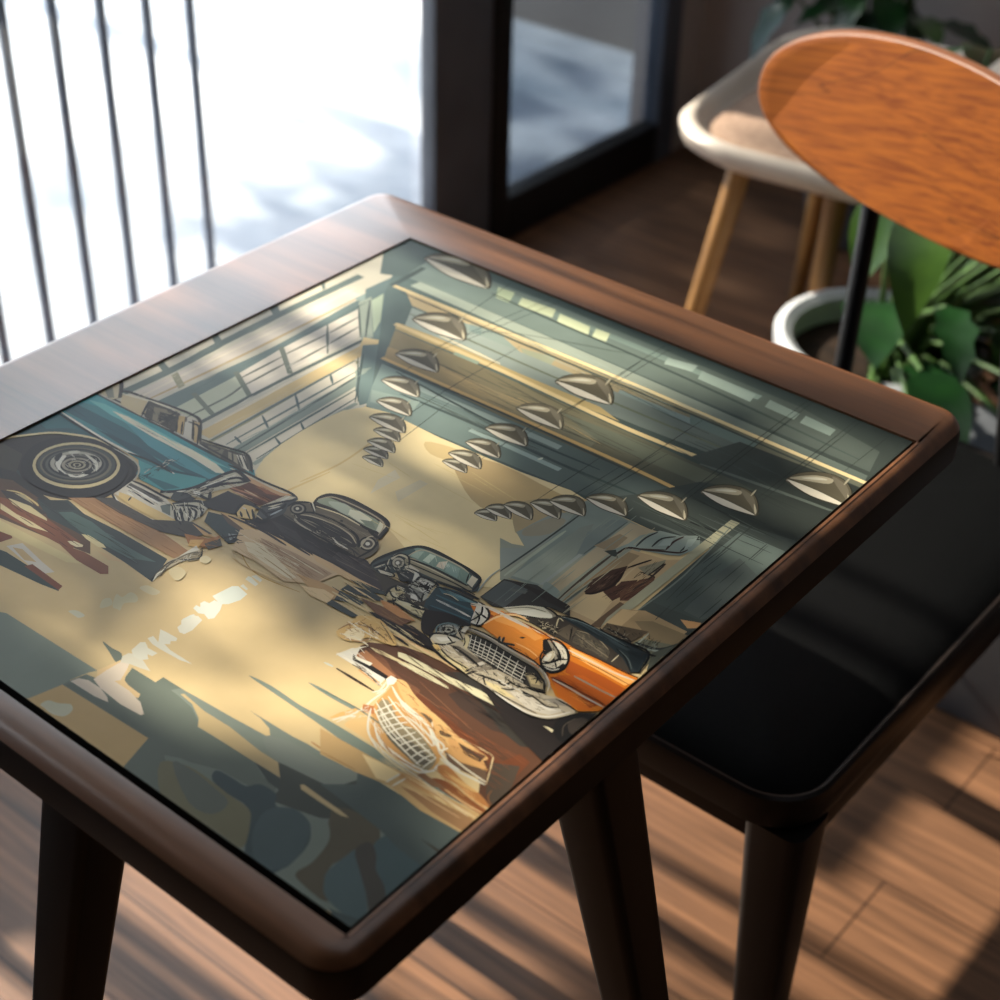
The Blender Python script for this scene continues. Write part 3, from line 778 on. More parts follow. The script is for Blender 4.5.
p 6f7d74 2733 594 2821 602 3102 618 3355 638 3368 655 3325 689 3233 712 3143 717 3255 720 3460 725 3567 737 3739 739 3912 744 3891 773 4040 779 4316 776 4575 767 4575 57 4417 0 3391 0 2973 244 2676 502
p 5f6c62 2614 556 2788 545 2902 529 3010 477 3036 448 3343 464 3451 461 3574 414 3638 450 3714 348 3605 328 3362 307 3203 246 3142 232 3041 185
p ae9a71 2770 562 2878 550 2987 498 3032 452 3198 458 3419 462 3547 467 3633 469 3633 484 3553 540 3415 537 3164 560 2968 555 2783 578
P 747f78 3349 629 3493 693 3687 703 3906 758 3938 709 3896 635 3799 561 3640 547 3471 555
p 454c46 3544 541 3580 549 3809 579 3885 589 3938 709 4098 716 4229 575 3985 401 3832 358 3709 325 3689 401 3640 434 3635 467
p 434d4a 3449 463 3547 467 3635 467 3684 405 3610 407 3517 440
P 3b4f56 3347 294 3451 308 3546 315 3589 371 3701 374 3761 316 3891 355 3995 321 4063 239 4087 106 4055 -22 3920 -38 3777 97 3666 215 3519 217 3384 232
P 455a60 3743 264 3832 358 3950 352 4024 292 4080 168 4080 33 3956 -6 3809 107
P 6f6c54 3086 146 3217 220 3377 225 3519 217 3666 215 3743 156 3839 12 3690 5 3420 -14 3261 -5
P 5e645a 3133 186 3254 214 3416 203 3560 179 3561 71 3409 49
p 5a5648 3992 479 4087 524 4248 555 4320 477 4318 338 4298 220 4142 325 4034 407
P 585344 3983 489 4068 544 4199 549 4284 516 4314 455 4279 407 4259 288 4254 183 4393 40 4206 42 4147 74 4160 169 4128 312 4061 394
P 476066 4344 395 4302 497 4359 580 4523 617 4665 602 4633 279 4595 182
P 4c646a 4254 183 4256 319 4267 363 4370 282 4495 192 4594 86 4553 35 4369 52 4292 116
P 4a4740 4257 388 4283 445 4359 407 4428 332 4526 284 4592 212 4592 116 4495 192 4346 295 4281 341
p 4c5b5a 3819 569 3958 688 3891 773 4176 780 4575 792 4575 495 4429 502 4266 536 4058 554
p b8a37a 3745 501 3760 514 3909 507 4023 505 4092 496 4046 480 3908 479 3772 481
p 3c352c 4451 624 4575 629 4575 613 4567 612
P 6c7d73 2933 909 3097 931 3321 923 3544 939 3886 944 4166 944 4456 951 4433 931 4160 920 3942 885 3743 869 3480 884 3275 893 3098 900
P 6c7d73 3224 1081 3300 1096 3416 1101 3559 1108 3736 1106 3688 1095 3554 1082 3384 1073
s 11 a17a4b 3566 760 3724 755 3898 751
s 10 a88556 3753 784 3884 796 3975 789
p b9a072 3815 853 3942 885 4069 898 4087 818 3970 794
s 18 2b1d15 3256 1267 3544 1265
s 15 c5c7b8 3170 1259 3234 1265
p b29465 3666 725 3528 865 3873 883 4094 901 4328 914 4570 940 4575 940 4575 783 4574 783 4325 765 4098 791 3898 751
s 10 9d7d50 3651 740 3888 761
p 8e6c4a 4137 824 4316 867 4558 893 4575 889 4575 796 4380 794
p b08a5b 4044 895 4110 914 4483 919 4549 904 4355 883 4108 856
p d6c08f 3831 867 3942 885 4074 893 4071 805 4005 786
s 13 d5cfb8 4063 798 4073 863 4079 887
s 13 d5cfb8 4106 797 4121 886
s 6 c9a87a 4117 845 4512 854
s 8 d9c39a 4179 898 4361 906 4534 891
p 4f3526 3226 1490 3236 1545 3413 1652 3690 1711 3878 1696 4261 1642 4537 1636 4575 1493 4575 998 4491 1018 4426 1111 4158 1268 3977 1315 3808 1313 3683 1354 3573 1410 3532 1374 3292 1388
p 3c2e26 3864 1510 3892 1578 4027 1587 4239 1500 4336 1482 4226 1448 3986 1468
p 5d3520 3648 1409 3749 1411 4088 1349 4412 1290 4453 1404 4529 1392 4558 1113 4311 1281 4177 1245 3925 1310
p 33302b 3729 1633 3845 1734 4201 1717 4542 1804 4575 1735 4575 1535 4415 1451 4259 1476 4037 1575
p 443a30 4372 1256 4509 1335 4568 1196 4575 1154 4575 1029 4504 1066
P 6a4630 3272 1507 3418 1497 3501 1457 3607 1439 3727 1435 3716 1382 3585 1398 3428 1438
p 966846 3257 1425 3275 1487 3551 1434 3549 1388 3321 1390
p d7cfa9 3420 1594 3468 1608 3767 1622 3975 1649 4092 1644 4211 1610 4226 1592 4096 1605 3936 1594 3690 1577 3448 1564
p d7cfa9 3450 1537 3542 1560 3701 1564 3823 1557 3841 1545 3728 1533 3500 1523
p c5b58b 3275 1521 3335 1538 3477 1548 3553 1547 3452 1527 3329 1511
s 6 6d4a33 3684 1484 3938 1426 4146 1379
s 6 735038 3684 1419 3905 1397
p d9d4c6 3173 1352 3204 1448 3238 1478 3269 1413 3422 1411 3521 1386 3530 1328 3435 1334 3299 1349
p 1c1715 3244 1414 3374 1414 3518 1406 3526 1380 3423 1379 3271 1381
p e6dfcb 3262 1412 3379 1429 3384 1404 3286 1394
p b98e5e 3356 1353 3518 1340 3527 1315 3359 1334
s 11 e6dfcb 3210 1362 3356 1353 3516 1327
s 9 45403a 3299 1349 3423 1346 3541 1316
s 8 bba87c 3169 1372 3192 1461 3240 1525
s 11 d6d1bd 3179 1346 3208 1428 3260 1520
P b98d55 3653 1117 3613 1207 3599 1302 3585 1398 3651 1390 3824 1327 3935 1298 4080 1261 4177 1245 4264 1240 4333 1222 4402 1205 4371 1178 4255 1155 4153 1145 4180 1052 4147 965 4036 966 3905 970 3819 955 3730 1019
P c6a069 3573 1410 3626 1434 3724 1389 3856 1355 3994 1329 4138 1291 4250 1288 4346 1272 4324 1234 4216 1200 4058 1222 3876 1268 3716 1318
p c59d62 3506 948 3521 1023 3564 1102 3591 1105 3565 1009
s 13 d9d3bf 3533 950 3575 1029 3659 1080
s 12 d9d3bf 3560 953 3591 1105 3585 1205 3588 1314
P c9a873 3591 1105 3661 1124 3738 1026 3809 966 3667 964 3603 970 3608 1056
p a5693c 3571 1150 3626 1177 3670 1131 3605 1106
s 9 4f6862 3311 1085 3450 1098 3591 1105 3773 1097 3931 1112
P 3b332a 4018 1268 4052 1277 4096 1275 4085 1255 4038 1245
P 5b4a38 3845 1303 3925 1310 3947 1268 3903 1271
p 5f4a38 4134 1168 4255 1155 4394 1198 4453 1135 4293 1110 4208 1114
P c0935c 4090 1250 4193 1259 4305 1256 4394 1198 4311 1184 4220 1164
p 4f3b2c 4150 1261 4219 1261 4328 1277 4333 1222 4232 1213
s 7 c9b48a 4138 1291 4335 1302 4380 1263 4459 1121
s 15 cfc9b4 4157 1109 4277 1097 4377 1107 4457 1115
s 12 d9d3bf 4110 1147 4208 1114 4293 1110
s 10 e0d6bc 4169 1159 4324 1137 4450 1131
s 16 c5c2b0 3590 1359 3700 1304 3839 1278 3996 1229 4138 1132
s 13 ded9c6 3710 1292 3804 1268 3950 1250 4074 1156
s 11 d4cfbc 3809 1231 3954 1213 4118 1154
s 11 c5c2b0 3945 1287 4024 1213 4114 1190 4138 1132
s 13 e6e0cb 4070 1192 4118 1154 4140 1193
s 12 b98d55 3799 1306 3929 1273 4022 1231
P 857a60 3632 1203 3651 1261 3817 1175 3922 1185 4086 1127 4151 1085 4168 1003 4102 984 3914 1037 3757 1083
P 5c5648 3802 1081 3863 1093 3967 1103 4100 1080 4147 1042 4108 1009 3996 1009 3852 1043
s 10 e0dac6 3613 1207 3739 1150 3889 1096 4033 1061 4145 1060
s 10 e0dac6 3615 1252 3742 1194 3900 1146 4045 1111 4141 1096
s 10 e0dac6 3629 1285 3764 1233 3894 1201 4067 1149
s 9 e0dac6 3637 1165 3784 1086 3940 1040 4118 998
s 7 e0dac6 3683 1163 3818 1095 3946 1065
s 9 e0dac6 3659 1142 3683 1226 3694 1278
s 10 e0dac6 3698 1124 3723 1198 3753 1245
s 10 e0dac6 3736 1106 3763 1171 3801 1224
s 10 e0dac6 3776 1079 3811 1150 3849 1203
s 10 e0dac6 3823 1059 3848 1141 3896 1183
s 9 e0dac6 3878 1046 3905 1110 3932 1174
s 9 e0dac6 3932 1033 3951 1090 3987 1160
s 9 e0dac6 3986 1020 3995 1088 4033 1140
s 9 e0dac6 4039 1008 4049 1075 4078 1120
s 9 e0dac6 4092 995 4094 1055 4114 1111
s 8 e0dac6 4135 994 4137 1053 4141 1096
s 11 d8d4c3 3625 1155 3688 1064 3755 1000 3874 943
s 12 d8d4c3 3712 1085 3841 994 4010 963 4147 965 4199 1030
s 11 e6e0cb 3841 994 3964 982 4069 975 4153 989
s 12 cfc6ac 3770 993 3925 948 4090 936 4269 919 4343 927
s 10 9b6f43 3791 1031 3949 969 4086 971
s 10 d9c8a0 3837 951 3989 925 4160 920
s 13 d8d4c3 4137 976 4189 1011 4178 1069
s 9 e6e0cb 3569 1254 3577 1326 3546 1408 3585 1398
p e3dfcf 3526 1380 3528 1419 3572 1420 3587 1378 3564 1347
s 11 d9d3bf 3543 1362 3563 1292 3541 1252
P a26e40 4188 1058 4227 1092 4365 1058 4481 1046 4582 1005 4493 1001 4343 1021 4234 1021
P 7b4a2a 4222 973 4303 1005 4478 988 4608 973 4594 943 4441 938 4275 943
P c29b62 4230 1057 4340 1056 4464 1051 4437 1036 4334 1031
s 10 cfa877 4256 965 4432 948 4585 953
s 8 a8713f 4215 1043 4401 1015 4575 981
s 8 d9c39a 4278 909 4468 906 4573 906
p 7a5a3f 4141 941 4167 973 4340 962 4260 930
s 8 6c4a30 4509 1108 4530 1051 4615 996
p 455658 4418 14 4500 37 4575 61 4575 0 4455 0
p c4a983 1910 1808 2002 1889 2416 1925 2681 1893 2642 1731 2486 1621 2220 1648 2024 1635
p a78b6c 2062 1832 2343 1861 2645 1862 2633 1723 2502 1737 2217 1750
p e0d0ab 2019 1739 2107 1789 2328 1742 2512 1694 2499 1657 2303 1667 2112 1685
s 11 8a6e52 2092 1803 2289 1814 2546 1828
s 8 8a6e52 2164 1785 2382 1789 2556 1784
s 7 9b8058 2228 1707 2440 1683 2584 1656
s 7 b79f77 2039 1622 2140 1577 2324 1582 2522 1602
s 7 b79f77 2060 1667 2253 1650 2413 1659
s 8 8a6e52 2372 1833 2578 1829
s 8 d9c9a4 2242 1826 2450 1822 2623 1817
s 17 cfae7a 1764 1878 2002 1889 2258 1894 2430 1911
s 18 23191a 1972 1918 2187 1914 2421 1903
s 18 23191a 1746 1861 2002 1889 2240 1879
p 241c1c 1867 1883 1923 2017 2001 2114 2172 2066 2432 2046 2648 2101 2725 2089 2982 1952 2977 1923 2716 1925 2462 1912 2139 1926 1953 1902
p 322c2b 1972 2003 2183 2020 2293 1979 2535 1975 2689 1953 2466 1942 2182 1936
p 3b3332 2535 1975 2515 2065 2652 2078 2770 2076 2878 2065 3027 2042 2995 1939 2810 1929
s 8 5d524c 2567 1977 2757 1986 2974 1996
s 8 5d524c 2593 2053 2797 2047
p c8a77c 2416 1925 2576 1933 2810 1929 2964 1937 2942 1892 2726 1881 2490 1884
p b79262 2484 1722 2646 1760 2801 1769 2831 1671 2700 1656
p d8bb8c 2584 1656 2717 1721 2801 1719 2827 1642 2695 1627
p 2f3b3c 2788 1783 2790 1848 2942 1892 3046 1883 3041 1854 2915 1819
p 2f3b3c 2827 1692 2794 1776 2978 1786 2979 1751 2884 1717
p 2f3b3c 2818 1635 2818 1684 3034 1677 3020 1641
p 2f3b3c 2766 1890 2823 1915 2995 1939 3038 1926 2924 1877
s 12 cdb384 2752 1853 2889 1846 3024 1839
s 15 d9c494 2766 1738 2992 1737 3230 1752
s 10 d9c494 2805 1798 2958 1807
s 12 cdb384 2888 1746 3082 1743 3272 1740
p 1f1817 3052 1741 3117 1773 3411 1790 3718 1781 3696 1738 3481 1711 3237 1710
p 1f1817 3218 1765 3328 1813 3566 1785 3572 1744 3400 1734
p 6d4a33 2928 1805 3067 1827 3304 1840 3277 1768 3099 1758
p c28a56 3029 1868 3137 1888 3322 1855 3228 1822 3097 1829
s 19 15100f 3060 1699 3178 1707 3291 1686 3430 1667
s 14 d9c494 3090 1701 3237 1710 3504 1686 3701 1698
s 12 c8a77c 3291 1686 3492 1698 3768 1689
P c3a268 3039 1490 3045 1615 3042 1684 3154 1733 3291 1686 3379 1623 3287 1589 3212 1571 3185 1501 3122 1469
P ead9b0 3085 1507 3100 1591 3183 1569 3194 1508 3148 1491
s 11 8a6b45 3035 1510 3058 1602 3151 1635 3251 1628
s 10 e6dcc0 3068 1492 3161 1526 3260 1520
s 10 e6dcc0 3028 1600 3159 1594 3275 1602
s 7 5a432f 3080 1645 3210 1639 3321 1619
s 11 a8835a 3110 1482 3202 1515 3229 1585
s 6 3a2c22 3166 1720 3273 1671 3359 1628
p 1d1818 1945 2064 1976 2121 2063 2140 2127 2111 2421 2092 2648 2101 2666 2064 2478 2033 2202 2036 2000 2028
P 5d5445 1966 2112 1957 2191 1973 2263 2036 2289 2133 2316 2335 2322 2548 2313 2632 2277 2688 2217 2698 2118 2652 2078 2501 2080 2352 2058 2157 2081 2031 2084
P 6b604e 2113 2212 2231 2287 2446 2278 2563 2298 2550 2204 2485 2202 2320 2196 2177 2183
P 2a2522 2063 2140 2119 2189 2290 2226 2447 2224 2532 2188 2569 2140 2472 2109 2275 2101 2142 2096
s 11 b8aa8c 2064 2155 2145 2198 2307 2227 2454 2216 2546 2173
s 11 857a66 2130 2142 2250 2162 2415 2168 2527 2157
s 11 12100f 2125 2165 2283 2163 2481 2171
s 8 857a66 2104 2133 2246 2131
s 19 12100f 2053 2131 2105 2220 2294 2258 2489 2233 2583 2152
P 2f2a26 2072 2262 2034 2345 2041 2410 2088 2452 2185 2479 2355 2483 2480 2477 2565 2439 2604 2361 2618 2292 2534 2328 2335 2322 2148 2301
P 7e8774 2049 2330 2066 2403 2136 2421 2299 2433 2466 2437 2552 2399 2562 2352 2421 2340 2205 2350
P 98a090 2106 2380 2197 2430 2280 2416 2306 2353 2205 2350
p c4c3ad 2270 2408 2332 2434 2448 2421 2472 2358 2397 2348 2298 2361
p 6f7868 2391 2371 2462 2405 2538 2360 2463 2350
p c9c7b0 2499 2438 2563 2423 2585 2345 2545 2352
s 24 12100f 2069 2274 2035 2362 2061 2443 2178 2487 2348 2490 2496 2478 2573 2432 2621 2307
s 11 978b74 2043 2354 2091 2431 2225 2455 2411 2460 2540 2431 2590 2322
s 20 12100f 2063 2298 2159 2325 2321 2338 2501 2327 2576 2337
s 12 c9bb98 2088 2291 2261 2328 2435 2325
s 14 12100f 2029 2297 2101 2259 2127 2225
s 8 d9d2bd 2030 2313 2121 2248
s 16 12100f 2306 2282 2327 2286
P 15110f 2062 2231 2082 2198 2079 2164 2055 2142 2018 2142 1984 2162 1964 2195 1967 2230 1991 2251 2028 2252
P 8c8372 2050 2223 2064 2198 2061 2173 2042 2156 2015 2155 1990 2170 1975 2195 1978 2220 1997 2237 2024 2238
P 2b2825 2040 2215 2050 2198 2048 2180 2035 2169 2016 2168 1999 2178 1989 2195 1991 2213 2004 2224 2023 2225
P c5bda6 2025 2204 2029 2196 2029 2188 2024 2184 2016 2184 2008 2189 2003 2197 2003 2204 2008 2209 2017 2209
P 15110f 2643 2253 2664 2214 2662 2177 2637 2155 2598 2156 2560 2181 2538 2219 2540 2257 2566 2279 2605 2278
P b3a78e 2635 2246 2651 2216 2649 2186 2629 2168 2598 2169 2569 2188 2552 2218 2554 2248 2574 2266 2605 2265
P 4d463e 2625 2238 2637 2216 2636 2195 2621 2182 2599 2182 2578 2196 2566 2217 2567 2239 2582 2252 2604 2251
P ddd6c2 2613 2226 2618 2217 2617 2207 2610 2201 2600 2201 2591 2207 2585 2217 2586 2227 2593 2233 2603 2232
s 17 15110f 2652 2078 2661 2193 2632 2277
s 11 b5a88c 2592 2160 2558 2266 2588 2306
s 20 15110f 2501 2327 2572 2306 2628 2300
s 15 3f3a35 1982 2097 2108 2094 2175 2097 2421 2092 2537 2112 2648 2101
s 13 a79c86 2076 2109 2149 2088 2403 2076
s 14 12100f 2181 2074 2403 2076 2450 2062
s 13 e0d8c4 2431 2100 2551 2097
s 9 e0d8c4 2393 2121 2487 2094
s 23 12100f 1942 2119 1948 2183 1962 2239 2029 2297
P 3f4346 1842 2060 1863 2196 1888 2277 1948 2271 1948 2183 1991 2105 1963 1995 1892 1961
p bfb59c 1826 2075 1841 2147 1860 2252 1923 2278 1917 2213 1888 2101
s 23 14161a 1832 2052 1876 2148 1939 2262
s 15 e0dccb 1879 2180 1887 2261
s 21 14161a 1907 2032 1942 2119 1923 2190
s 14 cfc8b5 1885 2070 1918 2142
s 22 14161a 1892 1961 1954 1987 1938 2088
s 15 9aa0a0 1941 2033 1951 2127
p cbb079 1751 1923 1733 2008 1813 2035 1888 1930 1808 1887
s 23 14161a 1762 1904 1725 2016 1848 2037 1947 2010
s 14 14161a 1770 1940 1826 1904
s 11 14161a 1782 1979 1879 1922
s 11 d9d2bd 1748 1978 1782 1979
s 17 14161a 1810 2004 1922 1931 1978 1980
s 10 b5a88c 1851 1982 1935 1971
P 2f3d40 2758 2072 2744 2139 2768 2220 2792 2301 2840 2384 2929 2421 3094 2425 3243 2417 3331 2397 3384 2348 3394 2281 3221 2224 3079 2197 2943 2135 2852 2036
p 40392f 2758 2072 2842 2047 3024 2072 3101 2119 3187 2156 3240 2203 3428 2254 3456 2167 3477 1930 3275 1899 3167 1915 3012 1928
P 8a8168 2877 2275 2982 2307 3135 2323 3298 2311 3378 2286 3270 2248 3106 2220 2920 2214
P 5f8078 2857 2297 2850 2372 2897 2403 3057 2413 3174 2416 3278 2390 3321 2312 3246 2304 3108 2299 2968 2295
P 2d4a50 2817 2273 2842 2355 2871 2350 2870 2269
p 9fb3a8 2954 2392 2996 2399 3012 2314 2965 2312
p b5a998 3050 2366 3085 2408 3119 2328 3065 2321
p 6d9290 3095 2396 3188 2399 3237 2315 3135 2323
p 7f9b90 2871 2350 2912 2386 2935 2305 2880 2298
p cfc7ae 3285 2396 3335 2391 3360 2307 3309 2320
s 25 10171a 2763 2066 2749 2133 2770 2231 2809 2336 2866 2410 2966 2434 3136 2432 3261 2424 3350 2395 3382 2289
s 11 97917c 2870 2269 2888 2385 3010 2411 3174 2416 3257 2401
s 17 10171a 2882 2269 3038 2297 3200 2302 3331 2301
s 8 b9b095 2899 2264 3053 2281 3237 2287
s 11 10171a 2900 2236 3054 2252 3252 2270 3419 2265
s 10 6e6756 3139 2210 3280 2238 3451 2255
s 22 10171a 3162 2211 3302 2238 3466 2250
s 10 10171a 3262 2395 3305 2317
P 3d4a4c 2765 2077 2768 2140 2788 2197 2826 2210 2879 2138 2865 2087 2832 2058
s 21 12171a 2781 2073 2805 2153 2822 2187
s 13 b5ad95 2798 2068 2820 2136
s 18 12171a 2825 2052 2849 2132 2859 2160
s 9 b5ad95 2805 2192 2865 2087
s 12 12171a 2805 2153 2912 2089
P 1a1a1a 2900 2226 2919 2193 2918 2162 2898 2145 2866 2147 2835 2169 2817 2202 2817 2233 2838 2250 2869 2248
P a79f8a 2897 2223 2912 2196 2911 2171 2894 2157 2868 2158 2843 2176 2828 2202 2829 2228 2846 2242 2872 2241
P 5b564b 2890 2212 2899 2195 2898 2179 2887 2169 2871 2170 2854 2182 2845 2199 2845 2215 2856 2225 2873 2224
P d9d3bf 2878 2202 2883 2193 2883 2185 2878 2180 2869 2181 2860 2187 2855 2196 2855 2205 2860 2210 2869 2209
P b8ae94 2802 2209 2804 2261 2850 2291 2887 2264 2863 2263 2824 2252 2824 2199
s 12 12171a 2802 2209 2817 2273 2875 2283 2934 2225 2953 2164
p d6cdb5 2822 2069 2847 2081 2919 2095 2930 2076 2860 2054
s 10 12171a 2813 2071 2914 2101 2939 2074 2854 2048
p 2a2e33 2913 2129 2960 2170 3004 2228 3055 2118 3001 2071
p c4bba3 2923 2197 2940 2231 3020 2223 3020 2183 2950 2181
p d9d5c6 3010 2194 3014 2217 3059 2179 3078 2118 3055 2118
s 12 12171a 2940 2192 3000 2205 3056 2196 3095 2153
s 13 12171a 2929 2124 3018 2105 3078 2118
s 10 8e8a7e 2948 2130 3022 2127
p a8a595 3061 2084 3066 2185 3148 2199 3200 2168 3230 2081 3227 2004 3150 2011 3089 2014
p dcd8c9 3079 2158 3122 2176 3168 2178 3156 2111 3110 2109
p 74736a 3064 2068 3116 2076 3184 2079 3195 2014 3125 2027
p e3dfd0 3125 2027 3161 2039 3205 2003 3153 1995
p 2c2b29 3114 2131 3164 2155 3172 2106
p 2c2b29 3060 2046 3077 2080 3122 2043 3105 2009
s 19 15140f 3041 2067 3068 2129 3066 2185 3148 2199 3204 2190
s 13 15140f 3227 2004 3184 2079 3181 2189
s 8 b59f72 3226 2059 3196 2145 3197 2184
s 13 15140f 3070 2074 3177 2034 3225 2020
s 14 15140f 3097 2097 3147 2121 3202 2112
s 8 e8e4d6 3168 2084 3183 2134
s 12 15140f 3082 2141 3137 2132 3138 2171
s 10 15140f 3154 2166 3188 2101 3218 2108
p b9a981 3012 1928 2997 2010 3040 2028 3098 2004 3103 1933 3057 1893
p e0d4ae 3029 1962 3072 1980 3094 1943 3061 1934
s 18 15140f 3031 1908 3003 1977 3017 2027 3067 2052 3118 2021
s 16 15140f 3067 1883 3100 1911 3092 1998
s 14 15140f 3010 2021 3046 1996 3063 2029
s 12 15140f 3013 1967 3064 1937 3116 1945
s 8 d8d0b4 3017 2027 3070 2035
p cbbd93 3109 1901 3130 1956 3220 1960 3344 1977 3350 1892 3217 1885
p ddd2ae 3126 1934 3175 1958 3216 1939 3167 1915
s 17 15140f 3109 1901 3208 1895 3335 1897 3351 1983
s 14 15140f 3103 1933 3175 1958 3287 1964 3351 1983
s 14 15140f 3200 1943 3251 1951 3322 1976
s 10 15140f 3124 1988 3191 1954
s 8 7c7356 3224 1891 3332 1912
s 9 15140f 3074 1926 3128 1880
p d9d3bf 3319 1992 3340 1956 3332 1912 3323 1923
p 24404c 3238 2032 3200 2168 3240 2203 3484 2228 3518 2147 3569 2047 3515 2018 3396 2023 3335 1988 3268 1984
p 386474 3197 2184 3298 2216 3455 2222 3487 2212 3389 2164 3264 2148
p 5b8690 3249 2192 3415 2215 3482 2217 3438 2188 3313 2172
p 16303b 3272 2006 3387 2033 3545 2062 3578 2037 3445 1993 3340 1956
s 16 2f5a69 3247 2114 3417 2132 3518 2147
s 14 e6e2d6 3277 2080 3386 2087 3532 2090
s 14 0e1417 3195 2173 3308 2205 3482 2217
s 21 15140f 3271 2154 3322 2161 3392 2148
s 8 cfc6a8 3272 2152 3318 2167 3383 2158
s 11 2f5a69 3285 2018 3445 2047 3545 2062
p ded9c9 3541 2094 3478 2222 3522 2224 3577 2199 3615 2140 3623 2076 3597 2054 3569 2047
p f0ece0 3489 2223 3534 2216 3593 2139 3548 2173
s 12 15140f 3473 2228 3522 2224 3589 2191 3623 2130 3621 2065 3569 2047
s 11 15140f 3556 2062 3562 2149 3515 2218
s 9 15140f 3518 2147 3573 2122 3604 2059
s 12 15140f 3562 2149 3615 2140
P 1c1512 3296 1953 3348 1999 3431 2035 3578 2037 3561 2004 3507 1974 3446 1940 3438 1897 3465 1814 3391 1820
P 4c5557 3473 1856 3444 1902 3459 1951 3520 1986 3587 1973 3632 1907 3572 1872 3516 1859
P 23221f 3569 1975 3581 1939 3568 1899 3534 1869 3493 1862 3459 1879 3446 1915 3459 1956 3493 1985 3535 1993
P 8a8f8a 3559 1963 3569 1934 3558 1902 3530 1877 3496 1871 3469 1885 3459 1914 3470 1947 3498 1971 3532 1977
P 33332f 3548 1950 3555 1929 3547 1905 3526 1887 3501 1882 3481 1892 3474 1913 3482 1937 3503 1955 3528 1960
P b9b5a3 3533 1937 3537 1924 3532 1910 3520 1900 3505 1897 3494 1903 3490 1915 3495 1929 3507 1939 3521 1942
P 2b2a26 3521 1926 3523 1920 3521 1913 3516 1908 3509 1907 3503 1911 3501 1917 3503 1924 3508 1929 3515 1930
s 10 5f8088 3473 1856 3444 1902 3470 1964 3541 1987
s 8 c5c0ae 3464 1919 3503 1953 3561 1951
s 7 15140f 3468 1941 3514 1874
s 8 15140f 3500 1969 3566 1919
p 33312d 3453 2270 3450 2495 3536 2531 3634 2579 3911 2539 3962 2473 3819 2459 3622 2286 3560 2251
p 4d5250 3460 2275 3460 2484 3532 2508 3621 2510 3622 2286
p 575a54 3532 2451 3630 2499 3635 2465 3550 2429
p 2b2622 3450 2495 3536 2531 3763 2559 3903 2550 3937 2506 3793 2492 3643 2511
s 11 8f8163 3466 2518 3543 2537
s 5 5d6b6a 3551 2262 3541 2497
s 9 8f9fa0 3413 2290 3374 2447 3372 2563
p c9c4ac 3615 2281 3714 2394 3806 2447 3888 2427 3943 2384 3938 2362 3774 2291 3678 2272
p e9e4d0 3670 2282 3766 2385 3875 2416 3898 2400 3766 2302
p 4a463e 3768 2286 3934 2368 3955 2341 3860 2294 3791 2270
p 8b8370 3788 2441 3823 2453 3909 2428 3960 2363 3932 2357 3875 2416
s 13 15140f 3788 2441 3864 2443 3930 2409 3961 2347
s 9 7d7866 3630 2276 3727 2378 3832 2414
s 12 15140f 3683 2266 3779 2313 3922 2384
p 5a5243 3856 2300 3955 2341 4006 2332 4012 2267 3898 2274
s 13 15140f 3867 2300 3962 2276 4017 2289
s 8 c5b893 3888 2301 3967 2298
s 7 c5b893 3922 2313 3947 2352 3939 2417
s 9 15140f 3933 2412 3990 2408 4022 2310
p 39332c 3747 2280 3886 2383 3908 2439 4066 2432 4250 2415 4416 2387 4517 2306 4506 2263 4194 2263 3969 2276
p 544b3e 3980 2304 4004 2414 4061 2410 4094 2297
p 4a443a 4063 2393 4158 2423 4322 2374 4355 2300 4245 2307 4114 2297
s 7 7a705c 4079 2372 4179 2353 4346 2326
s 7 8d826a 4069 2399 4179 2424 4308 2379
s 9 15140f 4033 2403 4094 2297
s 6 6b6352 4115 2368 4192 2364 4296 2352
s 4 6b6352 4119 2389 4159 2336
s 4 6b6352 4182 2391 4230 2328
p 1f2c33 3909 2430 4012 2474 4160 2478 4340 2493 4503 2497 4548 2333 4517 2306 4404 2376 4299 2405 4116 2422 3981 2429
P 2c3d46 3947 2445 4054 2475 4210 2468 4363 2461 4411 2452 4337 2439 4184 2446 4028 2453
p 17232b 4391 2451 4497 2492 4534 2338 4487 2347
s 15 0d1114 3902 2433 4008 2480 4156 2483 4336 2499 4496 2508 4552 2328
s 8 5f7176 3930 2439 4054 2475 4244 2480 4376 2472
s 8 0d1114 4332 2417 4416 2387 4510 2308
s 6 4d5b5f 4353 2418 4437 2388 4505 2329
s 8 b5ab90 4382 2306 4379 2381
s 8 c5b893 3962 2341 3925 2417 3961 2412
s 8 9b8f74 3882 2290 3936 2319 4001 2304
s 10 15140f 3859 2305 3931 2297 4003 2288
s 6 c5b893 3887 2311 3910 2296
P 15140f 3927 2302 3932 2291 3929 2280 3921 2273 3911 2273 3901 2279 3897 2290 3899 2301 3907 2308 3918 2308
P a59a80 3923 2298 3925 2292 3923 2285 3918 2280 3911 2280 3906 2283 3903 2290 3905 2296 3910 2301 3917 2302
p c4701f 3460 2176 3561 2191 3585 2230 3712 2213 3772 2248 3929 2259 4118 2265 4575 2296 4575 1936 4489 1861 4323 1876 4195 1960 4083 1996 3868 2048 3711 2052 3629 2069
p d68330 3555 2131 3633 2254 3789 2227 3953 2227 4015 2176 4051 2036 3984 2012 3813 2035 3651 2070
p e39a4b 3607 2176 3707 2245 3845 2239 3962 2217 3946 2168 3780 2183 3668 2157
p e8a65a 4126 2255 4304 2256 4513 2253 4575 2264 4575 2239 4557 2193 4411 2197 4186 2204
p a4501a 4197 2162 4426 2177 4572 2173 4575 2124 4575 2081 4433 2084 4240 2065
p 8f3f14 4200 1981 4238 2014 4484 2016 4557 1999 4500 1886 4321 1906
p b65a1c 4217 2013 4330 2111 4544 2100 4575 2084 4575 1970 4388 1980
p c96a22 4236 1963 4410 1951 4537 1918 4482 1870 4336 1887
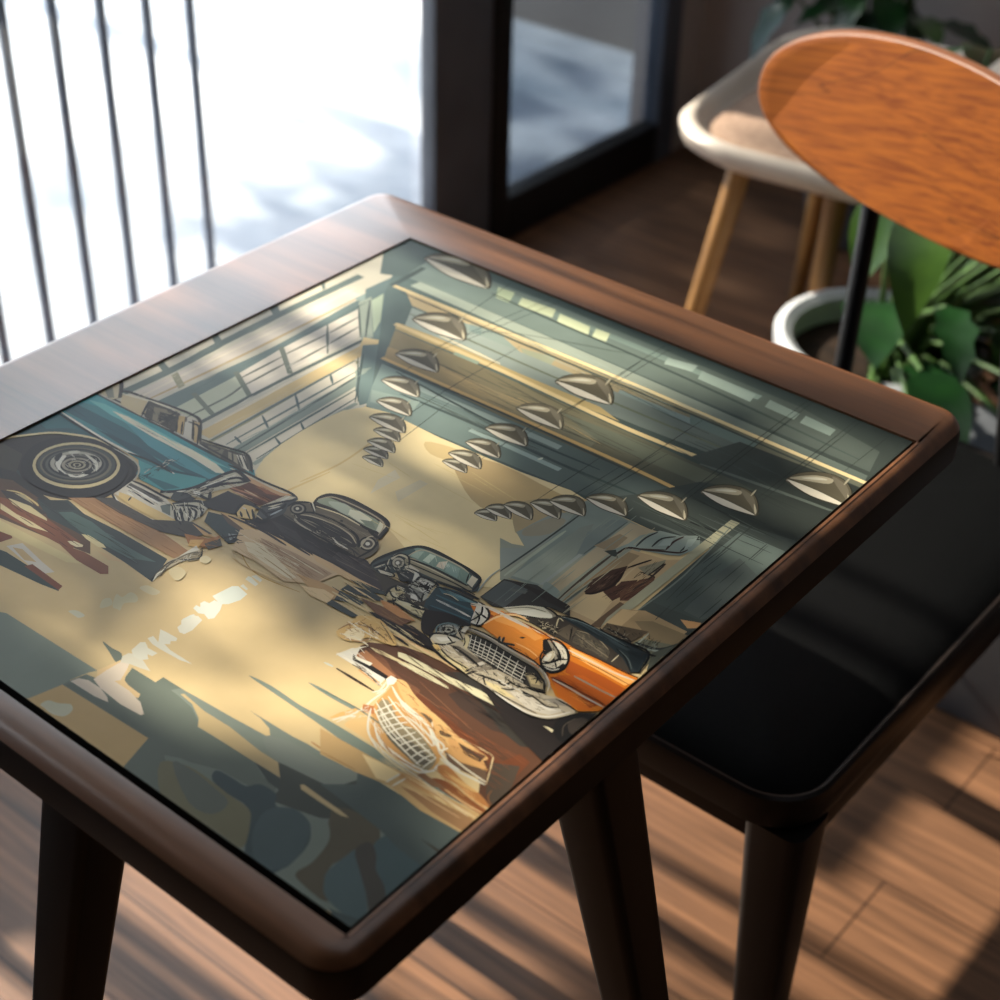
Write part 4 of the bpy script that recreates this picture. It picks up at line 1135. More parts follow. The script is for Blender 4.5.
p 7a3714 3557 2115 3577 2186 3642 2188 3614 2128
s 12 e2d7c2 3460 2176 3572 2219 3746 2225 3888 2241 4028 2257
s 12 6b3517 3716 2235 3858 2251 4015 2246
s 13 d5cbb8 4135 2229 4279 2234 4441 2240 4586 2266
s 10 2a1c12 4122 2260 4309 2277 4491 2284 4593 2298
s 9 8a5a30 4165 2203 4355 2216 4582 2214
s 12 cfc5b2 4221 1975 4328 1977 4454 1974 4594 1976
s 10 2a1c12 4213 1984 4327 1993 4459 1994 4603 1991
s 13 8b8371 4296 2073 4440 2075 4588 2081
s 7 f0b878 3864 2080 3969 2084 4048 2067
s 6 8a4a1a 3842 2026 3952 2052 4038 2025 4050 2077
s 11 f0c080 3638 2167 3690 2267 3781 2292
s 8 a55a20 3623 2117 3644 2227 3716 2289
s 15 2c2a26 3793 2079 3813 2035
s 17 2c2a26 3770 2067 3803 2027 3864 2053 3886 2060
s 10 55524a 3830 2041 3879 2061
s 4 c9c4ac 3778 2066 3806 2037
p 4a3a26 3867 2144 3889 2157 3885 2142
s 13 6a4a28 3862 2134 3883 2145
p 26211f 3909 1701 4185 1650 4330 1650 4434 1725 4496 1856 4575 1915 4575 1435 4428 1477 4235 1538
P 1c1a19 4449 1707 4473 1806 4527 1868 4611 1863 4633 1729 4595 1621 4512 1625
P 3a332d 4503 1754 4533 1834 4588 1827 4595 1726 4559 1695
s 6 4d453b 4542 1651 4499 1720 4512 1808
p e0d5ae 4414 1647 4446 1658 4478 1656 4483 1637
p b3a78f 3473 1797 3476 1871 3545 1895 3661 1891 3837 1839 3974 1857 4140 1836 4260 1843 4356 1878 4436 1868 4483 1846 4468 1786 4410 1704 4322 1660 4170 1669 4006 1688 3862 1693 3677 1717 3535 1765
p c9b98a 3488 1793 3578 1767 3673 1747 3807 1745 3848 1697 3728 1710 3582 1737
p c9b98a 3948 1719 4028 1739 4172 1718 4107 1694 3985 1701
p d9d0be 3633 1832 3724 1843 3866 1830 3870 1800 3761 1773
p cfc6b3 4053 1760 4193 1769 4344 1788 4427 1813 4388 1732 4273 1695
p e6e0d0 4268 1754 4351 1779 4403 1792 4366 1760
p 6d6456 3605 1826 3652 1849 3837 1839 3816 1786 3703 1790
s 15 14120f 3490 1777 3561 1735 3686 1707 3827 1696
s 16 14120f 3627 1827 3749 1813 3857 1789
s 11 14120f 3578 1767 3682 1738 3815 1736
s 18 14120f 3819 1706 3845 1778 3904 1863
s 21 14120f 3835 1687 3878 1790 3934 1839
p 857b6a 3823 1726 3849 1799 3896 1873 3928 1834 3882 1760
s 15 14120f 3865 1729 3972 1755 4025 1769
s 9 14120f 3910 1752 3956 1709 3978 1696
s 15 14120f 3986 1686 4130 1666 4283 1657 4410 1704 4491 1836
s 9 14120f 4027 1689 4194 1690 4332 1699
s 9 e8e4d6 4055 1681 4190 1670 4308 1678 4395 1723 4459 1825
s 13 14120f 4012 1758 4053 1760 4062 1801
s 13 14120f 4056 1731 4101 1753 4118 1784
s 12 14120f 4034 1809 4102 1803 4155 1817
s 7 e8e4d6 3996 1777 4085 1772 4138 1786
s 20 14120f 4158 1787 4206 1780 4230 1801
s 12 14120f 4138 1786 4238 1792 4332 1778 4388 1811
s 12 14120f 4332 1857 4410 1861 4476 1855
p 90887a 4282 1814 4332 1857 4418 1852 4361 1819
p cfc7b0 3473 1797 3474 1834 3554 1885 3618 1889 3605 1826 3546 1791
p e8e2d2 3498 1820 3549 1864 3580 1855 3550 1812
s 17 14120f 3481 1787 3470 1839 3532 1884 3609 1899
s 14 14120f 3527 1774 3580 1803 3614 1868
s 10 14120f 3541 1874 3610 1847
s 9 14120f 3542 1770 3586 1757 3582 1737
p c4a568 3529 1759 3554 1781 3593 1763 3582 1737
p 2c2925 3611 1936 3648 1985 3767 2001 3931 1988 4084 1986 4212 1931 4245 1862 4160 1837 4031 1840 3928 1834 3816 1838 3678 1871
p 1b1816 3639 1942 3793 1971 3968 1969 4074 1944 4132 1845 4031 1840 3907 1833 3728 1864
s 10 c9c0aa 3559 1997 3665 2018 3844 2015 4019 2013 4109 2007 4224 1942 4263 1878
s 15 8b8272 3585 1993 3716 2009 3902 1997 4055 1994 4153 1979 4238 1904
s 11 14120f 3592 1972 3755 1990 3935 1983 4092 1976 4191 1930 4251 1867
s 12 14120f 3555 2002 3678 2029 3877 2028 4052 2025 4193 1981
p 8f8164 4077 1913 4115 1946 4199 1920 4237 1872 4172 1848
p c0ad80 4106 1905 4159 1918 4202 1890 4157 1867
s 12 14120f 4085 1904 4123 1936 4204 1908
s 9 14120f 4134 1896 4159 1918 4176 1883
s 15 14120f 4147 1826 4220 1840 4265 1863
s 6 ded8c6 3640 1934 3767 1949 3943 1947 4054 1943
s 6 ded8c6 3657 1909 3788 1924 3963 1923 4074 1924
s 6 ded8c6 3677 1885 3807 1901 3983 1898 4095 1899
s 6 ded8c6 3703 1867 3827 1877 4003 1874 4110 1873
s 6 ded8c6 3747 1854 3864 1859 4021 1851 4120 1848
s 5 ded8c6 3643 1971 3702 1875
s 5 ded8c6 3670 1978 3739 1864
s 5 ded8c6 3704 1981 3778 1855
s 5 ded8c6 3738 1984 3813 1852
s 5 ded8c6 3777 1983 3848 1849
s 5 ded8c6 3819 1985 3890 1847
s 6 ded8c6 3873 1980 3938 1842
s 6 ded8c6 3926 1975 3985 1841
s 6 ded8c6 3982 1973 4037 1842
s 5 ded8c6 4045 1960 4099 1841
P cbbd93 3611 1936 3631 1952 3663 1928 3701 1857 3663 1876
s 7 14120f 3611 1936 3652 1901 3671 1866
p d9d0b8 3562 2007 3585 2019 3601 1961 3573 1955
p b3a78f 3560 1944 3609 1951 3637 1905 3579 1908
s 9 14120f 3542 1990 3566 1949 3637 1905
P 1c1a18 3985 2191 3988 2229 4037 2236 4099 2238 4163 2190 4210 2129 4213 2064 4184 2006 4123 2003 4077 2047 4058 2099
P c9c1ac 4009 2229 4079 2237 4141 2205 4191 2146 4194 2115 4134 2165 4061 2205
P 8b8372 3997 2218 4053 2215 4128 2160 4160 2119 4133 2112 4064 2173
P b9ad93 4079 2066 4069 2126 4079 2168 4109 2143 4122 2086 4098 2048
P e3ddca 4076 2089 4076 2131 4092 2137 4107 2090 4096 2064
p c9c1ac 4099 2033 4131 2060 4141 2102 4164 2140 4186 2125 4180 2052 4140 2035
p 14120f 4133 2112 4149 2160 4158 2135
s 14 14120f 4090 2058 4129 2076 4152 2129 4187 2159
s 12 14120f 4009 2229 4098 2185 4163 2122
s 9 14120f 4141 2102 4186 2058
s 8 14120f 3988 2229 4071 2248 4166 2193 4210 2129
s 8 ded8c6 4128 2024 4175 2031 4199 2069
s 5 15161a 1427 2035 1432 2055 1429 2079
s 6 15161a 1433 2035 1460 2054 1496 2063
s 5 15161a 1365 1809 1356 1833 1355 1853
s 6 15161a 1443 1862 1445 1892 1462 1914
s 6 15161a 1377 1939 1369 1981 1379 2015
s 5 15161a 1370 1810 1365 1837 1375 1856
s 5 15161a 1370 2077 1381 2115 1414 2137
s 5 15161a 1399 2149 1400 2168 1410 2182
s 4 15161a 1438 1905 1446 1927 1440 1957
s 5 15161a 1451 2077 1437 2124 1446 2161
s 4 15161a 1390 2059 1384 2087 1394 2107
s 3 15161a 1513 2165 1540 2189 1558 2221
s 5 15161a 1446 1958 1457 1977 1457 2002
s 5 15161a 1369 1857 1383 1894 1398 1930
s 3 15161a 1388 1878 1414 1911 1410 1961
s 4 15161a 1475 1946 1472 1972 1461 2002
s 5 15161a 1345 1837 1372 1860 1376 1899
s 4 15161a 1378 1905 1396 1936 1405 1973
s 5 15161a 1452 1933 1480 1948 1492 1978
s 5 15161a 1343 1838 1348 1872 1342 1911
s 4 15161a 1453 2017 1463 2037 1464 2063
s 5 15161a 1391 1834 1387 1861 1389 1886
s 6 15161a 1391 1867 1421 1881 1432 1912
s 6 15161a 1444 2055 1458 2088 1479 2118
s 4 15161a 1446 1907 1465 1933 1479 1963
s 4 15161a 1405 2066 1429 2096 1443 2133
s 4 e9e4d2 1378 2010 1377 2030 1387 2043
s 3 e9e4d2 1513 2078 1525 2106 1526 2140
s 3 e9e4d2 1353 1890 1359 1901 1359 1915
s 3 e9e4d2 1437 2118 1433 2149 1442 2174
s 4 e9e4d2 1412 2121 1422 2145 1427 2172
s 4 e9e4d2 1430 2084 1434 2114 1452 2135
s 3 e9e4d2 1439 1927 1443 1958 1450 1988
s 3 e9e4d2 1433 1977 1440 1988 1446 2001
s 4 e9e4d2 1455 2174 1463 2188 1475 2200
s 3 e9e4d2 1253 1760 1263 1770 1269 1782
s 4 e9e4d2 1428 2126 1439 2144 1443 2166
s 3 e9e4d2 1389 2136 1407 2158 1417 2187
s 4 15161a 1565 1716 1590 1705 1614 1697
s 4 15161a 1521 1729 1544 1718 1566 1706
s 5 15161a 1529 1744 1544 1736 1559 1727
s 7 15161a 1564 1809 1588 1791 1612 1773
s 6 15161a 1486 1734 1510 1716 1536 1707
s 4 15161a 1496 1704 1514 1694 1530 1682
s 4 15161a 1403 1706 1419 1695 1435 1687
s 6 15161a 1394 1720 1428 1704 1461 1688
s 6 15161a 1506 1770 1523 1762 1539 1755
s 6 15161a 1530 1674 1559 1647 1592 1629
s 4 15161a 1467 1704 1480 1692 1495 1684
s 5 15161a 1433 1768 1473 1741 1506 1707
s 7 15161a 1530 1652 1562 1623 1599 1604
s 5 15161a 1455 1700 1490 1694 1528 1680
s 4 15161a 1438 1750 1469 1738 1499 1718
s 4 15161a 1497 1850 1526 1825 1558 1803
s 6 15161a 1385 1709 1417 1694 1444 1670
s 6 15161a 1486 1670 1508 1656 1527 1638
s 6 15161a 1451 1768 1464 1756 1479 1745
s 5 15161a 1438 1797 1475 1768 1513 1745
s 5 15161a 1482 1678 1512 1655 1543 1636
s 6 15161a 1486 1687 1502 1682 1517 1679
s 4 efe9d8 1448 1735 1467 1724 1486 1717
s 4 efe9d8 1534 1799 1557 1789 1580 1779
s 4 efe9d8 1533 1805 1545 1801 1556 1798
s 5 efe9d8 1478 1753 1493 1745 1508 1738
s 3 efe9d8 1500 1863 1524 1850 1548 1838
s 3 efe9d8 1430 1780 1457 1759 1484 1741
s 3 efe9d8 1431 1732 1449 1723 1467 1716
s 2 efe9d8 1436 1721 1459 1704 1484 1695
s 4 efe9d8 1563 1698 1574 1691 1586 1687
s 4 efe9d8 1566 1807 1579 1796 1592 1786
s 3 efe9d8 1589 1752 1613 1742 1636 1725
s 4 efe9d8 1519 1648 1542 1633 1566 1626
s 5 15161a 1155 1682 1237 1673
s 4 15161a 1232 1704 1317 1711
s 3 15161a 1280 1654 1324 1655
s 3 15161a 1232 1712 1278 1711
s 5 15161a 1029 1659 1069 1665
s 3 15161a 1231 1677 1280 1676
s 4 15161a 1242 1694 1341 1682
s 3 15161a 1345 1694 1401 1691
s 4 15161a 1152 1702 1249 1699
s 3 15161a 1264 1702 1343 1701
s 3 15161a 1187 1706 1244 1708
s 5 15161a 1112 1703 1207 1693
s 3 f0ecdf 1113 1638 1218 1631
s 4 f0ecdf 1054 1639 1114 1640
s 5 f0ecdf 1076 1616 1141 1612
s 3 f0ecdf 1171 1645 1215 1640
s 3 f0ecdf 1172 1658 1221 1658
s 4 f0ecdf 1283 1630 1335 1629
s 4 f0ecdf 1076 1610 1153 1607
s 3 f0ecdf 1054 1647 1157 1634
s 4 14161a 1019 1904 1015 1934 1004 1967
s 3 14161a 1044 1815 1054 1833 1053 1858
s 5 14161a 993 1779 985 1794 982 1808
s 6 14161a 1033 1903 1027 1925 1033 1941
s 4 14161a 1044 1890 1038 1910 1024 1931
s 6 14161a 1010 1814 1021 1824 1029 1837
s 6 14161a 1009 1811 1024 1829 1024 1857
s 3 14161a 1023 2041 1030 2053 1043 2060
s 5 14161a 990 1871 985 1899 981 1927
s 4 14161a 1020 1942 1020 1964 1033 1978
s 5 14161a 1018 1979 1016 1995 1015 2012
s 6 14161a 1049 1950 1048 1966 1049 1980
s 6 14161a 1010 1758 1003 1786 1007 1809
s 4 14161a 962 1847 967 1876 987 1895
s 4 14161a 1012 1945 1029 1960 1038 1980
s 6 14161a 1014 1753 1022 1776 1022 1803
s 5 14161a 1022 1804 1020 1819 1018 1833
s 6 14161a 1011 1892 1023 1904 1035 1917
s 4 14161a 1041 2050 1038 2070 1033 2092
s 6 14161a 1048 1955 1028 1969 1010 1986
s 5 14161a 1018 1936 1007 1954 1000 1971
s 6 14161a 1004 1985 1005 2009 1010 2030
s 5 14161a 1045 1798 1030 1827 1028 1853
s 5 14161a 1045 1930 1037 1953 1030 1975
s 5 14161a 1042 1768 1042 1781 1034 1797
s 4 14161a 1015 1846 1018 1856 1015 1870
s 4 cfc8b5 993 2025 1001 2033 1006 2042
s 5 cfc8b5 1002 2027 1008 2041 1008 2058
s 5 cfc8b5 1018 2038 1026 2048 1032 2059
s 4 cfc8b5 1008 1971 993 2000 981 2028
s 5 cfc8b5 1032 1954 1032 1965 1028 1978
s 4 cfc8b5 990 1978 1003 1996 1014 2015
s 5 cfc8b5 996 1922 1002 1936 1012 1947
s 5 cfc8b5 1031 1972 1029 1992 1025 2013
s 3 cfc8b5 995 1828 989 1848 986 1867
s 4 cfc8b5 980 1861 982 1876 988 1887
s 3 cfc8b5 1003 2021 1000 2035 1004 2046
s 3 cfc8b5 991 1828 987 1852 993 1871
s 4 15394a 2 2019 198 2009
s 5 15394a 509 2172 729 2173
s 4 15394a 903 1977 1179 1981
s 4 15394a 958 2058 1132 2055
s 3 15394a 345 2027 476 2024
s 3 15394a 422 1988 665 1978
s 2 59b3b5 199 2197 329 2195
s 3 59b3b5 965 2218 1205 2213
s 3 59b3b5 656 2181 863 2178
s 4 59b3b5 787 2200 895 2199
s 3 59b3b5 734 2186 967 2167
s 3 59b3b5 810 2200 917 2198
s 3 59b3b5 392 2207 645 2211
s 4 59b3b5 425 2209 548 2201
s 3 59b3b5 439 2190 699 2184
s 3 59b3b5 952 2234 1168 2224
s 3 d7cbb0 183 2265 235 2266
s 3 d7cbb0 591 2271 685 2283
s 2 d7cbb0 436 2267 518 2273
s 2 d7cbb0 560 2276 656 2280
s 2 d7cbb0 640 2276 732 2283
s 2 d7cbb0 538 2272 593 2276
s 2 d7cbb0 780 2280 848 2279
s 2 d7cbb0 896 2286 961 2285
s 2 d7cbb0 546 2277 650 2278
s 3 d7cbb0 926 2286 988 2280
s 5 13110f 608 2359 654 2337 698 2324
s 4 13110f 600 2337 630 2332 663 2318
s 5 13110f 520 2441 542 2427 563 2420
s 4 13110f 599 2340 627 2330 652 2326
s 5 13110f 524 2391 553 2376 579 2370
s 4 13110f 502 2370 544 2338 575 2300
s 4 13110f 604 2410 638 2413 672 2414
s 3 13110f 645 2346 678 2347 715 2340
s 4 13110f 676 2316 694 2309 710 2309
s 5 13110f 647 2368 661 2374 679 2373
s 3 13110f 356 2394 389 2374 421 2358
s 4 13110f 599 2398 626 2396 650 2399
s 5 13110f 435 2379 470 2359 505 2343
s 4 13110f 574 2314 611 2306 645 2305
s 4 13110f 600 2356 644 2331 683 2296
s 3 13110f 602 2347 640 2334 671 2335
s 4 13110f 611 2317 643 2312 677 2303
s 3 13110f 444 2300 470 2314 508 2311
s 3 13110f 532 2429 555 2427 579 2425
s 4 13110f 721 2329 739 2322 757 2317
s 5 6f6650 552 2393 572 2384 589 2381
s 4 6f6650 508 2335 533 2335 554 2339
s 3 6f6650 397 2393 427 2383 456 2377
s 3 6f6650 559 2342 574 2344 591 2342
s 4 6f6650 493 2393 515 2390 536 2387
s 3 6f6650 406 2360 429 2353 447 2353
s 3 6f6650 647 2335 662 2331 678 2325
s 5 6f6650 534 2357 549 2368 571 2369
s 3 6f6650 412 2358 428 2356 444 2353
s 4 6f6650 495 2364 512 2358 528 2355
s 4 3b2416 1172 1006 1257 1001
s 4 3b2416 1096 1071 1197 1066
s 5 3b2416 718 1069 816 1066
s 5 3b2416 908 1066 1087 1071
s 5 3b2416 790 1008 887 1009
s 5 3b2416 969 1031 1112 1025
s 3 3b2416 771 1055 863 1056
s 5 3b2416 548 1081 730 1066
s 5 3b2416 672 1051 763 1049
s 5 3b2416 828 1011 922 1006
s 3 3b2416 1040 1083 1129 1083
s 3 3b2416 594 1056 778 1053
s 4 3b2416 1121 1060 1299 1057
s 3 3b2416 788 1051 894 1044
s 4 46635f 1542 1180 1690 1175
s 5 46635f 1448 1224 1557 1218
s 3 46635f 1154 1155 1347 1158
s 3 46635f 1099 1196 1295 1202
s 3 46635f 1515 1183 1641 1188
s 3 46635f 1090 1200 1285 1194
s 4 46635f 1052 1186 1155 1192
s 5 46635f 1057 1189 1169 1196
s 4 46635f 1064 1185 1168 1188
s 3 46635f 961 1218 1102 1222
s 3 46635f 1108 1178 1242 1188
s 5 46635f 953 1203 1148 1211
s 4 46635f 1417 1195 1610 1197
s 5 46635f 1303 1247 1395 1253
s 4 1e2829 1303 1166 1415 1164
s 5 1e2829 1532 1167 1708 1170
s 5 1e2829 1530 1186 1647 1192
s 3 1e2829 943 1178 1125 1171
s 3 1e2829 1446 1179 1657 1195
s 5 1e2829 1239 1213 1476 1225
s 3 1e2829 1516 1195 1662 1199
s 4 1e2829 768 1183 962 1179
s 3 1e2829 1033 1195 1184 1208
s 4 1e2829 1375 1217 1593 1209
s 5 7b5a3b 1094 1360 1341 1352
s 3 7b5a3b 1234 1354 1326 1356
s 4 7b5a3b 1272 1450 1490 1441
s 3 7b5a3b 1227 1406 1459 1401
s 5 7b5a3b 877 1361 1013 1360
s 4 7b5a3b 1334 1390 1581 1387
s 4 7b5a3b 1416 1399 1525 1403
s 5 7b5a3b 1325 1422 1481 1422
s 5 7b5a3b 1665 1387 1811 1391
s 3 7b5a3b 1003 1338 1122 1336
s 4 7b5a3b 1089 1447 1287 1443
s 4 7b5a3b 1009 1422 1190 1413
s 4 b28a60 985 1387 1181 1386
s 2 b28a60 1048 1435 1190 1432
s 2 b28a60 1394 1398 1501 1402
s 4 b28a60 1153 1415 1276 1413
s 3 b28a60 1065 1397 1204 1387
s 2 b28a60 1588 1453 1729 1446
s 3 b28a60 1218 1385 1380 1391
s 3 b28a60 907 1365 1025 1366
s 4 2a2320 1609 1570 1684 1567
s 2 2a2320 1432 1499 1570 1493
s 3 2a2320 1270 1487 1320 1492
s 3 2a2320 1507 1540 1558 1542
s 2 2a2320 1571 1567 1707 1566
s 3 2a2320 1387 1476 1507 1499
s 2 2a2320 1436 1535 1579 1531
s 3 2a2320 1451 1513 1557 1502
s 4 23211f 584 1571 592 1578 602 1586
s 4 23211f 567 1615 573 1628 585 1636
s 3 23211f 542 1635 543 1656 537 1679
s 4 23211f 531 1585 552 1584 570 1588
s 3 23211f 635 1662 617 1680 607 1699
s 3 23211f 607 1675 618 1689 624 1706
s 3 23211f 704 1618 722 1621 738 1626
s 3 23211f 503 1662 533 1647 564 1636
s 4 23211f 628 1667 647 1665 663 1666
s 4 23211f 658 1673 672 1684 680 1698
s 3 23211f 666 1628 683 1626 701 1619
s 4 23211f 473 1636 488 1639 496 1649
s 4 23211f 581 1597 604 1590 626 1585
s 2 23211f 570 1551 594 1536 620 1523
s 3 23211f 566 1723 576 1734 576 1752
s 4 23211f 483 1570 493 1574 498 1582
s 2 23211f 721 1679 740 1671 759 1666
s 4 23211f 617 1638 631 1651 645 1664
s 3 e8e2d0 589 1653 602 1658 619 1656
s 2 e8e2d0 507 1695 517 1696 528 1695
s 2 e8e2d0 613 1566 607 1578 599 1590
s 4 e8e2d0 730 1633 723 1647 719 1660
s 3 e8e2d0 685 1653 712 1641 738 1634
s 3 e8e2d0 699 1664 704 1677 708 1690
s 3 e8e2d0 658 1679 678 1678 702 1671
s 3 e8e2d0 603 1667 603 1688 592 1713
s 2 e8e2d0 469 1587 479 1570 494 1554
s 3 e8e2d0 693 1561 692 1570 691 1578
s 4 e8e2d0 469 1663 494 1652 516 1651
s 3 e8e2d0 467 1649 481 1654 500 1653
s 3 e8e2d0 535 1569 539 1578 549 1583
s 3 e8e2d0 657 1705 644 1721 626 1733
s 3 e8e2d0 530 1561 556 1556 583 1548
s 4 e8e2d0 526 1613 531 1629 547 1638
s 3 8c6a4a 2397 1711 2508 1704
s 3 8c6a4a 2071 1769 2149 1771
s 3 8c6a4a 2343 1804 2468 1799
s 2 8c6a4a 2226 1833 2360 1823
s 3 8c6a4a 2386 1721 2447 1717
s 4 8c6a4a 2460 1716 2585 1713
s 2 8c6a4a 2128 1760 2189 1755
s 2 8c6a4a 2203 1779 2344 1775
s 3 8c6a4a 2237 1795 2322 1792
s 3 8c6a4a 2338 1742 2436 1738
s 3 8c6a4a 2053 1795 2124 1799
s 3 8c6a4a 2331 1741 2422 1740
s 3 8c6a4a 2122 1757 2265 1747
s 3 8c6a4a 2414 1764 2471 1765
s 2 8c6a4a 2040 1806 2173 1805
s 2 8c6a4a 2239 1807 2293 1809
s 4 8c6a4a 2067 1811 2180 1812
s 3 8c6a4a 2305 1761 2434 1766
s 2 8c6a4a 2282 1787 2423 1789
s 3 8c6a4a 2293 1796 2428 1798
s 3 8c6a4a 2431 1736 2574 1735
s 3 8c6a4a 2328 1737 2455 1747
s 4 e4d6b2 2383 1782 2452 1781
s 3 e4d6b2 2205 1782 2280 1781
s 3 e4d6b2 2347 1751 2427 1754
s 4 e4d6b2 1893 1785 2048 1775
s 2 e4d6b2 2090 1791 2185 1795
s 3 e4d6b2 2270 1777 2393 1780
s 3 e4d6b2 2118 1777 2188 1778
s 4 e4d6b2 2024 1784 2124 1780
s 4 e4d6b2 2303 1790 2443 1786
s 3 e4d6b2 2273 1755 2412 1762
s 2 e4d6b2 2393 1789 2451 1794
s 4 e4d6b2 2216 1770 2325 1769
s 2 e4d6b2 2095 1814 2210 1813
s 4 e4d6b2 2098 1782 2240 1791
s 2 a5855a 2380 1624 2457 1631
s 3 a5855a 2093 1723 2205 1720
s 2 a5855a 2510 1670 2571 1665
s 2 a5855a 2139 1658 2197 1657
s 3 a5855a 2093 1674 2223 1664
s 3 a5855a 2383 1638 2483 1646
s 2 a5855a 2178 1650 2232 1653
s 2 a5855a 2371 1749 2457 1741
s 2 a5855a 2118 1614 2197 1612
s 3 a5855a 2439 1682 2510 1684
s 2 a5855a 2016 1668 2082 1668
s 2 a5855a 2039 1644 2116 1630
s 3 a5855a 2052 1634 2179 1642
s 2 a5855a 2515 1678 2579 1676
s 3 a5855a 2039 1622 2165 1615
s 2 a5855a 2044 1716 2098 1717
s 2 3c3a33 1893 1376 1898 1397 1898 1421
s 4 3c3a33 1895 1370 1888 1386 1877 1401
s 2 3c3a33 1884 1211 1881 1230 1868 1249
s 3 3c3a33 1877 1450 1881 1471 1896 1485
s 4 3c3a33 1849 1359 1869 1365 1883 1376
s 2 3c3a33 1861 1233 1872 1243 1877 1257
s 3 3c3a33 1880 1365 1876 1388 1862 1412
s 3 3c3a33 1882 1167 1890 1182 1904 1193
s 3 3c3a33 1908 1481 1907 1503 1914 1521
s 3 3c3a33 1874 1169 1877 1185 1873 1204
s 4 3c3a33 1853 1299 1854 1310 1852 1322
s 3 3c3a33 1892 1458 1892 1482 1904 1500
s 4 3c3a33 1890 1345 1886 1362 1882 1379
s 3 3c3a33 1931 1437 1934 1455 1927 1476
s 2 3c3a33 1879 1410 1870 1433 1869 1453
s 3 3c3a33 1839 1256 1850 1263 1859 1272
s 4 3c3a33 1864 1209 1857 1233 1862 1253
s 2 3c3a33 1932 1437 1924 1456 1914 1476
s 2 3c3a33 1856 1256 1847 1273 1843 1290
s 3 3c3a33 1865 1327 1860 1341 1850 1354
s 3 3c3a33 1894 1449 1900 1463 1900 1480
s 3 3c3a33 1883 1157 1894 1172 1896 1194
s 4 3c3a33 1846 1284 1848 1307 1862 1324
s 3 3c3a33 1909 1401 1914 1422 1924 1439
s 4 3c3a33 1892 1442 1887 1454 1884 1466
s 3 3c3a33 1917 1457 1916 1472 1919 1485
s 4 d8d2c0 1887 1410 1887 1419 1886 1428
s 3 d8d2c0 1848 1342 1855 1352 1858 1365
s 4 d8d2c0 1879 1388 1890 1403 1906 1412
s 2 d8d2c0 1877 1385 1878 1398 1879 1409
s 3 d8d2c0 1860 1385 1862 1407 1864 1428
s 2 d8d2c0 1862 1393 1869 1407 1881 1415
s 3 d8d2c0 1895 1381 1899 1388 1898 1398
s 3 d8d2c0 1889 1414 1880 1429 1871 1445
s 3 d8d2c0 1877 1429 1891 1439 1904 1449
s 3 d8d2c0 1872 1347 1881 1361 1879 1380
s 2 a26a30 1831 1619 1864 1635 1909 1635
s 3 a26a30 1773 1602 1808 1605 1832 1623
s 4 a26a30 1847 1525 1872 1532 1887 1551
s 3 a26a30 1825 1671 1860 1671 1898 1664
s 2 a26a30 1823 1545 1848 1571 1891 1579
s 4 a26a30 1850 1602 1865 1626 1883 1647
s 4 a26a30 1865 1571 1903 1585 1940 1600
s 3 a26a30 1845 1609 1872 1620 1906 1620
s 3 a26a30 1874 1540 1879 1563 1896 1577
s 2 a26a30 1774 1509 1794 1518 1813 1527
s 3 8d5a3c 1662 2135 1745 2143
s 4 8d5a3c 1477 2099 1603 2101
s 3 8d5a3c 1659 2221 1731 2221
s 3 8d5a3c 1729 2137 1813 2136
s 3 8d5a3c 1661 2215 1740 2214
s 4 8d5a3c 1711 2220 1800 2214
s 4 8d5a3c 1558 2126 1689 2131
s 5 8d5a3c 1636 2191 1692 2195
s 5 8d5a3c 1756 2144 1837 2147
s 4 8d5a3c 1675 2141 1814 2145
s 4 8d5a3c 1675 2128 1755 2132
s 3 8d5a3c 1495 2112 1616 2122
s 4 2f1a14 1732 2164 1864 2164
s 5 2f1a14 1632 2083 1721 2086
s 4 2f1a14 1729 2086 1866 2087
s 3 2f1a14 1629 2094 1742 2100
s 5 2f1a14 1749 2101 1850 2101
s 4 2f1a14 1710 2142 1839 2138
s 3 2f1a14 1717 2128 1808 2123
s 5 2f1a14 1738 2151 1824 2159
s 4 1c1d20 1902 1680 1912 1686 1924 1691
s 5 1c1d20 1964 1681 1970 1707 1978 1732
s 6 1c1d20 1862 1701 1892 1690 1922 1672
s 6 1c1d20 1946 1733 1980 1728 2007 1734
s 4 1c1d20 1982 1705 2008 1713 2021 1734
s 6 1c1d20 1942 1668 1959 1688 1965 1717
s 4 1c1d20 1938 1723 1950 1725 1963 1727
s 4 1c1d20 1926 1708 1943 1712 1962 1715
s 5 1c1d20 1916 1666 1941 1670 1958 1684
s 4 1c1d20 1959 1699 1982 1706 2013 1701
s 5 1c1d20 1939 1718 1963 1718 1984 1720
s 4 1c1d20 1869 1685 1893 1678 1916 1676
s 6 1c1d20 1882 1748 1921 1728 1959 1712
s 6 1c1d20 1936 1755 1954 1767 1969 1782
s 6 1c1d20 1975 1696 1977 1714 1977 1733
s 7 1c1d20 1943 1724 1960 1721 1973 1724
s 2 15100f 2258 1981 2360 1967
s 3 15100f 2156 2027 2243 2024
s 2 15100f 2027 2026 2141 2018
s 4 15100f 2239 2013 2349 2004
s 2 15100f 2426 2079 2526 2068
s 3 15100f 2385 1971 2508 1970
s 2 15100f 2292 2045 2454 2041
s 4 15100f 2437 2065 2592 2047
s 3 15100f 2710 1993 2882 1991
s 3 15100f 2252 2077 2344 2065
s 3 15100f 2690 2024 2829 2013
s 4 15100f 2363 2071 2520 2063
s 3 15100f 2074 1999 2193 1991
s 4 15100f 2663 2053 2775 2045
s 4 15100f 2540 2051 2641 2044
s 4 15100f 2498 2051 2586 2037
s 4 15100f 2146 2052 2333 2040
s 4 15100f 2773 2046 2846 2037
s 3 15100f 2185 1962 2328 1944
s 5 15100f 2442 2017 2605 2000
s 3 15100f 2114 2054 2284 2026
s 4 15100f 2342 2038 2489 2023
